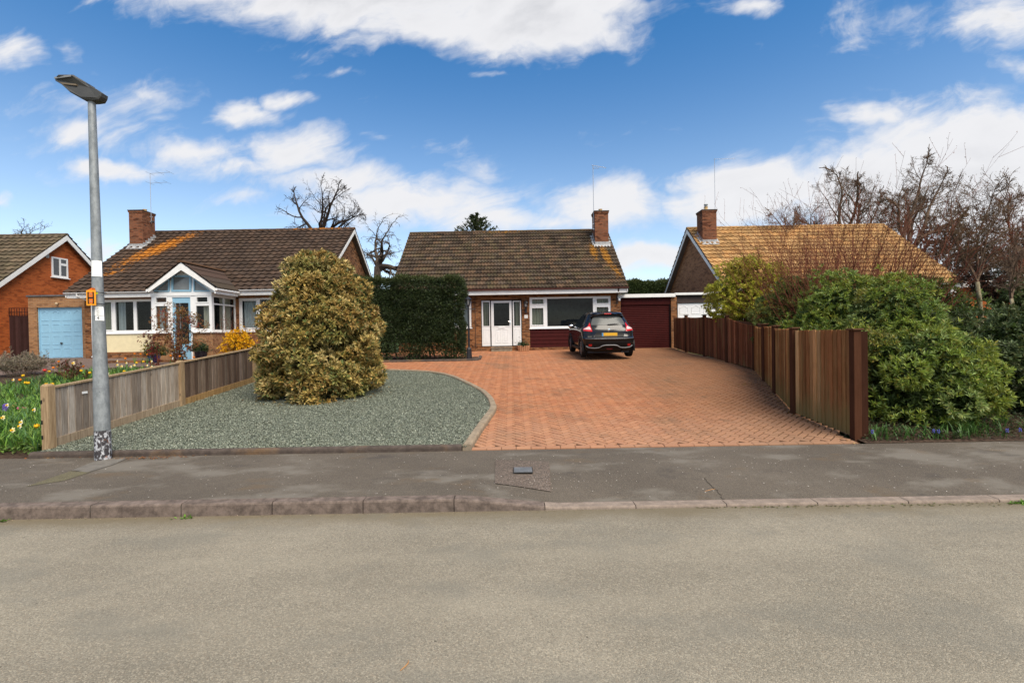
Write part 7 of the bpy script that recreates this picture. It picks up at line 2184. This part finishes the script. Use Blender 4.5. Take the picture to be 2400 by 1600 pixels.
crown_tree('brown_tree', 'russet brown leaved tree right of the tan roof end', 2195, 29, 530, 690, 170, [(.12, .055, .03), (.15, .07, .04), (.09, .05, .03)], .22, 40, 5)
crown_tree('evergreen_tree', 'dark evergreen tree behind the slim stems at the right', 2290, 30, 590, 720, 190, [(.03, .05, .025), (.045, .065, .03), (.06, .07, .035)], .22, 40, 6)
crown_tree('evergreen_tree', 'dark evergreen tree cut by the right picture edge behind the twigs', 2410, 27, 560, 740, 150, [(.035, .05, .028), (.05, .06, .03), (.08, .05, .03)], .22, 40, 6)
# conifer tip above the middle roof
def conifer_tip():
    Y = 34; c = at(1118, 545, Y); zt_ = at(1118, 511, Y).z
    t_ = thing('conifer', 'ragged dark conifer tip showing above the middle roof ridge', 'tree', (c.x, Y, zg(Y)))
    mb = MB(); mb.tube([(c.x, Y, zg(Y)-.1), (c.x, Y, c.z), (c.x+.1, Y, zt_)], [.25, .10, .02], 8); mb.build('trunk', BARK_DARK, t_)
    rnd = random.Random(77); Cc, Dd = [], []
    mb = MB()
    for i in range(75):
        t = rnd.random()**.8; z = c.z-1.6+(zt_-c.z+1.6)*t; a = rnd.uniform(0, 2*PI); L = (1-t)*2.0+.35
        d = Vector((math.cos(a), math.sin(a), rnd.uniform(.35, .9))).normalized()
        p = Vector((c.x, Y, z)); mb.tube([p, p+d*L*.6, p+d*L+Vector((0, 0, .1))], [.03, .02, .01], 4)
        for k in range(34):
            s = rnd.uniform(.25, 1.05); Cc.append(tuple(p+d*L*s)); Dd.append(tuple((d+Vector((rnd.gauss(0, .6), rnd.gauss(0, .6), rnd.gauss(.1, .5)))).normalized()))
    mb.build('branch', BARK_DARK, t_)
    m = len(Cc); leaves('foliage', t_, np.array(Cc), np.array(Dd), sphere_dirs(m), R.uniform(.12, .26, m), R.uniform(.05, .09, m), pal_cols(m, [(.05, .07, .025), (.07, .085, .03), (.04, .055, .02)], .3))
conifer_tip()
px_tree('bare_tree', 'faint bare treetop between the tan roof chimney and the round crowned trees', 1840, (1850, 560), [(1830, 490, .5, .4), (1790, 450, -.5, .3), (1870, 510, .8, .35), (1880, 470, .3, .3)], 26, .12, dict(P4, clip=dome(1850, 540, 60, 80, 26)), BARK_MID, 53, ls=.8)

# ------------------------------------------------------------------ ground cover and flowers
def blades(name, pts, L, Wd, pal, mat=LEAF, kind='stuff', droop=.35):
    """strap leaves: three-part arching blades"""
    n = len(pts); a = R.uniform(0, 2*PI, n); lean = R.uniform(.15, .75, n)
    h = np.stack([np.cos(a)*lean, np.sin(a)*lean, np.ones(n)], 1); h = norm(h); s = norm(np.stack([-np.sin(a), np.cos(a), np.zeros(n)], 1))
    L = (L*R.uniform(.55, 1.25, n))[:, None]; Wd = (Wd*R.uniform(.7, 1.3, n))[:, None]
    out = np.stack([np.cos(a), np.sin(a), np.zeros(n)], 1)
    p0 = pts; p1 = pts+h*L*.55; p2 = p1+(h*.6+out*droop-np.array([0, 0, .1]))*L*.5
    V = np.stack([p0-s*Wd*.4, p0+s*Wd*.4, p1-s*Wd*.5, p1+s*Wd*.5, p2-s*Wd*.08, p2+s*Wd*.08], 1).reshape(-1, 3)
    b = (np.arange(n)*6)[:, None]
    F = np.concatenate([b+np.array([[0, 1, 3, 2]]), b+np.array([[2, 3, 5, 4]])])
    c = pal_cols(n, pal, .3); o = np_obj(name, V, F, mat, None, np.concatenate([c, c])); o['kind'] = kind
    return o
def scatter(x0, x1, y0, y1, n, clump=0, poly=None):
    if clump:
        k = max(1, n//clump); cx_ = np.repeat(R.uniform(x0, x1, k), clump); cy_ = np.repeat(R.uniform(y0, y1, k), clump)
        x = cx_+R.normal(0, .05, len(cx_)); y = cy_+R.normal(0, .05, len(cy_))
    else: x = R.uniform(x0, x1, n); y = R.uniform(y0, y1, n)
    m = (x > x0) & (x < x1) & (y > y0) & (y < y1); x, y = x[m], y[m]
    return np.stack([x, y, zgv(y)], 1)
GB = [(.12, .25, .035), (.17, .31, .045), (.09, .19, .045), (.22, .34, .06), (.11, .22, .09)]
blades('flower_bed_leaves', np.concatenate([scatter(-10.5, FENX-.12, 7.15, 11, 15000, 16), scatter(-13.5, FENX-.12, 10.0, 15.5, 9000, 14)]), .30, .016, GB)
gc = scatter(-11, FENX-.1, 7.02, 12, 15000); n = len(gc)
leaves('ground_cover', None, gc+np.array([0, 0, .03])+np.stack([np.zeros(n), np.zeros(n), R.uniform(0, .10, n)], 1), norm(R.normal(size=(n, 3))*np.array([1, 1, .4])), np.tile([0, 0, 1.], (n, 1)), R.uniform(.04, .09, n), R.uniform(.025, .05, n), pal_cols(n, [(.12, .21, .035), (.16, .26, .045), (.09, .16, .04), (.2, .24, .08)], .3), kind='stuff')
bx0 = G(2050, 1038).x
gc = scatter(bx0-.1, 12, 6.98, 8.6, 9000); n = len(gc)
leaves('ivy_ground_cover', None, gc+np.stack([np.zeros(n), np.zeros(n), R.uniform(.01, .09, n)], 1), norm(R.normal(size=(n, 3))*np.array([1, 1, .4])), np.tile([0, 0, 1.], (n, 1)), R.uniform(.03, .06, n), R.uniform(.02, .04, n), pal_cols(n, [(.03, .05, .02), (.045, .07, .025), (.07, .05, .025), (.06, .09, .04), (.10, .07, .04)], .3), LEAF_GLOSSY, kind='stuff')
blades('bluebell_leaves', np.concatenate([scatter(bx0, bx0+1.1, 7.0, 7.25, 150, 12), scatter(bx0+1.0, 11, 7.02, 7.7, 800, 14)]), .24, .014, [(.05, .11, .025), (.07, .15, .03), (.09, .18, .04)])
# fallen petals, leaves and grit
def litter(name, pts, size, pal):
    n = len(pts); d = norm(R.normal(size=(n, 3))*np.array([1, 1, .15])); 
    return leaves(name, None, pts+np.array([0, 0, .006]), d, np.tile([0, 0, 1.], (n, 1))+R.normal(0, .3, (n, 3)), size*R.uniform(.5, 1.4, n), size*.6*R.uniform(.5, 1.2, n), pal_cols(n, pal, .2), kind='stuff')
def near(px, py, n, sx, sy):
    c = G(px, py); x = c.x+R.normal(0, sx, n); y = c.y+R.normal(0, sy, n); y = np.minimum(np.maximum(y, KY+.16), 60)
    return np.stack([x, y, zgv(y)], 1)
sc_ = scatter(-7, 8, 5.1, 6.85, 320)
sc_[:, 2] += np.array([pav_off(x, y) for x, y in sc_[:, :2]])
litter('fallen_petals', np.concatenate([sc_, near(1300, 1120, 60, .35, .12), near(1260, 1142, 26, .25, .06)]), .0135, [(.66, .6, .52), (.6, .5, .42), (.7, .66, .6)])
ga = R.uniform(0, 2*PI, 260); gr = 1.15+np.abs(R.normal(0, .22, 260)); gx, gy_ = at(763, 944, 11.2).x+gr*np.cos(ga), 11.2+gr*np.sin(ga)
litter('shrub_leaf_litter', np.stack([gx, gy_, zgv(gy_)+.06], 1), .06, [(.30, .21, .08), (.24, .15, .06), (.36, .27, .12), (.16, .10, .05)])
litter('dry_leaves', np.concatenate([near(330, 1074, 90, .22, .03), near(400, 1070, 40, .3, .03), near(150, 1072, 40, .3, .02)]), .03, [(.30, .11, .04), (.22, .09, .035), (.38, .2, .07)])
fl_ = []
for a, b in zip(F0[1:4], F0[0:3]):
    m = 70; t = R.uniform(0, 1, m); x = a.x+(b.x-a.x)*t-np.abs(R.normal(0, .05, m))-.06; y = a.y+(b.y-a.y)*t; fl_.append(np.stack([x, y, zgv(y)+.004], 1))
litter('fence_foot_leaves', np.concatenate(fl_+[near(1745, 901, 70, .18, .10)+np.array([0, 0, .005])]), .035, [(.45, .26, .08), (.36, .18, .06), (.28, .13, .05), (.5, .34, .12)])
m = 240; x = R.uniform(1.8, 6.5, m); litter('gutter_moss', np.stack([x, KY-.012-np.abs(R.normal(0, .03, m))*np.clip((x-1.5)/2, 0, 1.3), np.full(m, .0)], 1), .028, [(.13, .15, .04), (.16, .14, .06), (.20, .16, .08)])
m = 200; x = R.uniform(-6, 1.5, m); litter('gutter_litter', np.stack([x, KY-.015-np.abs(R.normal(0, .02, m)), np.full(m, .0)], 1), .016, [(.3, .24, .16), (.22, .2, .13), (.4, .3, .2)])
for (px, py, lab, nn) in ((2385, 1172, 'tuft of bright weeds growing in the gutter at the right end of the dropped kerb', 60), (438, 1210, 'small green weed at the foot of the kerb left of the middle', 22), (4, 1211, 'green weed in the gutter at the left picture edge', 26)):
    d = ray(px, py); t = (KY-.02)/d.y; c = np.array([d.x*t, KY-.03, 0.0])
    q = c+np.stack([R.normal(0, .05, nn), -np.abs(R.normal(0, .02, nn)), np.zeros(nn)], 1)
    dd = norm(R.normal(size=(nn, 3))*np.array([1, .6, .3])+np.array([0, -.2, .5]))
    o = leaves('weed', None, q, dd, np.tile([0, 0, 1.], (nn, 1)), R.uniform(.03, .06, nn), R.uniform(.012, .022, nn), pal_cols(nn, [(.12, .26, .03), (.16, .30, .04)], .2)); tag(o, lab, 'weed')

# flowers, one by one
def flower_mesh(kind, cols, seed):
    rnd = random.Random(seed); mb = MB(); H = {'tulip': .34, 'daffodil': .33, 'primula': .12, 'hyacinth': .20, 'bluebell': .24}[kind]
    mb.mi = 0; mb.tube([(0, 0, 0), (.01, .005, H*.6), (.015, 0, H)], [.005, .004, .004], 4)
    for k in range(3):
        a = rnd.uniform(0, 6.28); d = Vector((math.cos(a), math.sin(a), 0)); s = Vector((-d.y, d.x, 0))*.012
        if kind in ('tulip', 'daffodil'):
            mb.add([-s*.6, s*.6, d*.06+s+Vector((0, 0, H*.5)), d*.06-s+Vector((0, 0, H*.5)), d*.11+Vector((0, 0, H*.8))], [(0, 1, 2, 3), (3, 2, 4)])
    c = Vector((.015, 0, H))
    if kind == 'tulip':
        mb.mi = 1
        for k in range(6):
            a = 2*PI*k/6+.3; d = Vector((math.cos(a), math.sin(a), 0)); s = Vector((-d.y, d.x, 0))*.020
            mb.add([c-s*.4, c+s*.4, c+d*.030+s+Vector((0, 0, .03)), c+d*.026+Vector((0, 0, .072)), c+d*.030-s+Vector((0, 0, .03))], [(0, 1, 2, 4), (4, 2, 3)])
    elif kind == 'daffodil':
        mb.mi = 1; f = Vector((rnd.uniform(-.5, .8), -1, .15)).normalized(); u = f.orthogonal().normalized()
        for k in range(6):
            q = Matrix.Rotation(2*PI*k/6, 3, f) @ u; w = f.cross(q)*.017
            mb.add([c, c+q*.022+w+f*.006, c+q*.046, c+q*.022-w+f*.006], [(0, 1, 2, 3)])
        mb.mi = 2; n = 8; w = f.cross(u)
        mb.add([c+(u*math.cos(2*PI*i/n)+w*math.sin(2*PI*i/n))*r+f*h for r, h in ((.011, .0), (.013, .02), (.018, .028)) for i in range(n)], [(j*n+i, j*n+(i+1) % n, (j+1)*n+(i+1) % n, (j+1)*n+i) for j in range(2) for i in range(n)])
    else:
        mb.mi = 1; n = {'primula': 16, 'hyacinth': 34, 'bluebell': 9}[kind]
        for k in range(n):
            t = k/n
            if kind == 'primula': p = c+Vector((rnd.gauss(0, .045), rnd.gauss(0, .045), rnd.gauss(0, .02)))
            elif kind == 'hyacinth': p = c+Vector((.022*math.cos(k*2.4), .022*math.sin(k*2.4), -.10*t+.02))
            else: p = c+Vector((.02*math.cos(k*2.4), .02*math.sin(k*2.4), -.09*t+.01))
            r = .016 if kind != 'bluebell' else .013
            mb.ball(p, (r, r, r*.8), 6, 4)
    for _ in range(1): pass
    o = mb.build('flower', [STEM]+cols, None); me = o.data; bpy.data.objects.remove(o); me.name = kind
    return me
def pet(name, c):
    m = plain(name, c, .6, .2, var=.15, vs=40); return m
OR, YE_, RD, WH, CRM_, PK, PU, CO, BL = (pet('orange_petal', (.80, .22, .012)), pet('yellow_petal', (.82, .50, .02)), pet('red_petal', (.66, .05, .04)), pet('white_petal', (.80, .78, .62)), pet('cream_petal', (.80, .72, .40)), pet('pink_petal', (.60, .12, .25)), pet('purple_petal', (.14, .09, .34)), pet('coral_petal', (.62, .10, .10)), pet('blue_petal', (.11, .11, .45)))
PROTO = {}
def flower(name, kind, cols, px, py, H, label, group, scale=1.0, rot=0.0, Y=None):
    key = (kind, tuple(m.name for m in cols))
    if key not in PROTO: PROTO[key] = flower_mesh(kind, cols, len(PROTO)+3)
    o = bpy.data.objects.new(name, PROTO[key]); COL.objects.link(o)
    # stand it on the ground where its head has the measured place
    lo, hi = 7.0, 30.0; d = ray(px, py)
    for _ in range(50):
        m = (lo+hi)/2
        if EYE+d.z*m/d.y > zg(m)+H*scale: lo = m
        else: hi = m
    o.location = (d.x*lo/d.y, lo, zg(lo)); o.scale = (scale,)*3; o.rotation_euler = (0, 0, rot)
    tag(o, label, kind if kind != 'primula' else 'primula', group)
rf_ = random.Random(5)
row = [(545, 262), (770, 305), (1155, 235), (1235, 190), (1295, 193), (1350, 197), (1385, 190), (1570, 208), (1650, 213), (1785, 222), (490, 318), (175, 430)]
ol = ['orange tulip standing just left of the lamp post, farthest back on that side', 'orange tulip touching the left of the lamp post', 'orange tulip alone right of the lamp post under the cream panel', 'first orange tulip of the row under the cream panel, from the left', 'second orange tulip of the row under the cream panel', 'third orange tulip of the row under the cream panel', 'fourth orange tulip of the row under the cream panel, by the blue pot', 'orange tulip left below the red leaved shrub', 'orange tulip right below the red leaved shrub', 'orange tulip just over the fence post near the dark pot', 'orange tulip behind the yellow one near the front of the bed', 'small orange tulip below the lavender bush']
for (zx, zy), l in zip(row, ol): flower('tulip', 'tulip', [OR], *ZA(zx, zy), .38, l, 'orange tulips in the flower bed', 1.0, rf_.uniform(0, 6))
ye = [(215, 390), (228, 455), (266, 457), (432, 470), (475, 468), (445, 352), (820, 365), (745, 345), (1145, 350), (1250, 273), (1320, 262), (325, 852)]
yl = ['tallest yellow tulip right of the lavender bush', 'left one of two low yellow tulips under the lavender bush', 'right one of two low yellow tulips under the lavender bush', 'left one of two yellow tulips behind the front fence post', 'right one of two yellow tulips behind the front fence post', 'yellow tulip beside the single red tulip', 'yellow tulip over the fence left of the lamp post', 'yellow tulip among the red rose leaves', 'yellow tulip resting on the fence top right of the lamp post', 'yellow tulip between two white daffodils right of the lamp post', 'yellow tulip farthest right in the back of the bed', 'low yellow tulip against the side of the front fence post']
for (zx, zy), l in zip(ye, yl): flower('tulip', 'tulip', [YE_], *ZA(zx, zy), .38, l, 'yellow tulips in the flower bed', 1.0, rf_.uniform(0, 6))
flower('tulip', 'tulip', [RD], *ZA(405, 340), .38, 'single red tulip near the front of the flower bed', None, 1.25)
wd = [(670, 265), (530, 300), (860, 335), (1075, 285), (1160, 268), (1200, 302), (1230, 288), (1350, 290), (1390, 302), (1115, 297), (1075, 250), (990, 365), (710, 335), (1390, 253), (65, 648), (22, 760), (190, 802), (178, 836), (110, 872), (310, 690), (120, 420)]
wl_ = ['largest white daffodil cluster left of the lamp post', 'white daffodil left of the large white cluster', 'white daffodil half hidden by the lamp post', 'white daffodil with an orange neighbour, first right of the lamp post', 'tall white daffodil in the back right of the bed', 'low white daffodil under the tall one', 'white daffodil leaning right beside the yellow tulip', 'white daffodil left of the pair near the middle fence post', 'white daffodil right of the pair near the middle fence post', 'small white daffodil between two larger ones', 'farthest back white daffodil right of the lamp post', 'white daffodil just over the fence top at the lamp post', 'white daffodil among the red rose leaves', 'cream daffodil highest of those near the middle fence post', 'white daffodil beside the purple hyacinth', 'white daffodil at the left picture edge', 'upper one of two white daffodils low at the left', 'lower one of two white daffodils low at the left', 'lowest white daffodil at the left near the kerb', 'white and orange daffodil beside the front fence post', 'white daffodil at the foot of the lavender bush']
for i, ((zx, zy), l) in enumerate(zip(wd, wl_)): flower('daffodil', 'daffodil', [WH if i % 3 else CRM_, YE_], *ZA(zx, zy), .36, l, 'daffodils in the flower bed', 1.0 if i else 1.35, 0)
flower('hyacinth', 'hyacinth', [PU], *ZA(42, 668), .2, 'purple hyacinth at the left edge of the flower bed', None, 1.3)
flower('primula', 'primula', [PK], *ZA(180, 688), .14, 'pink primula clump in front of the flower bed', None, 1.2); flower('primula', 'primula', [CO], *ZA(128, 668), .14, 'coral primula clump left of the pink one', None, 1.0)
for (px, py, l) in ((2045, 1010, 'bluebell beside the foot of the fence end'), (2188, 1009, 'left one of two bluebells under the near bush'), (2198, 1013, 'right one of two bluebells under the near bush'), (2358, 1018, 'pale bluebell near the right edge'), (2392, 1011, 'bluebell at the right picture edge')):
    flower('bluebell', 'bluebell', [BL], px, py, .22, l, 'bluebells along the pavement', .6, rf_.uniform(0, 6))
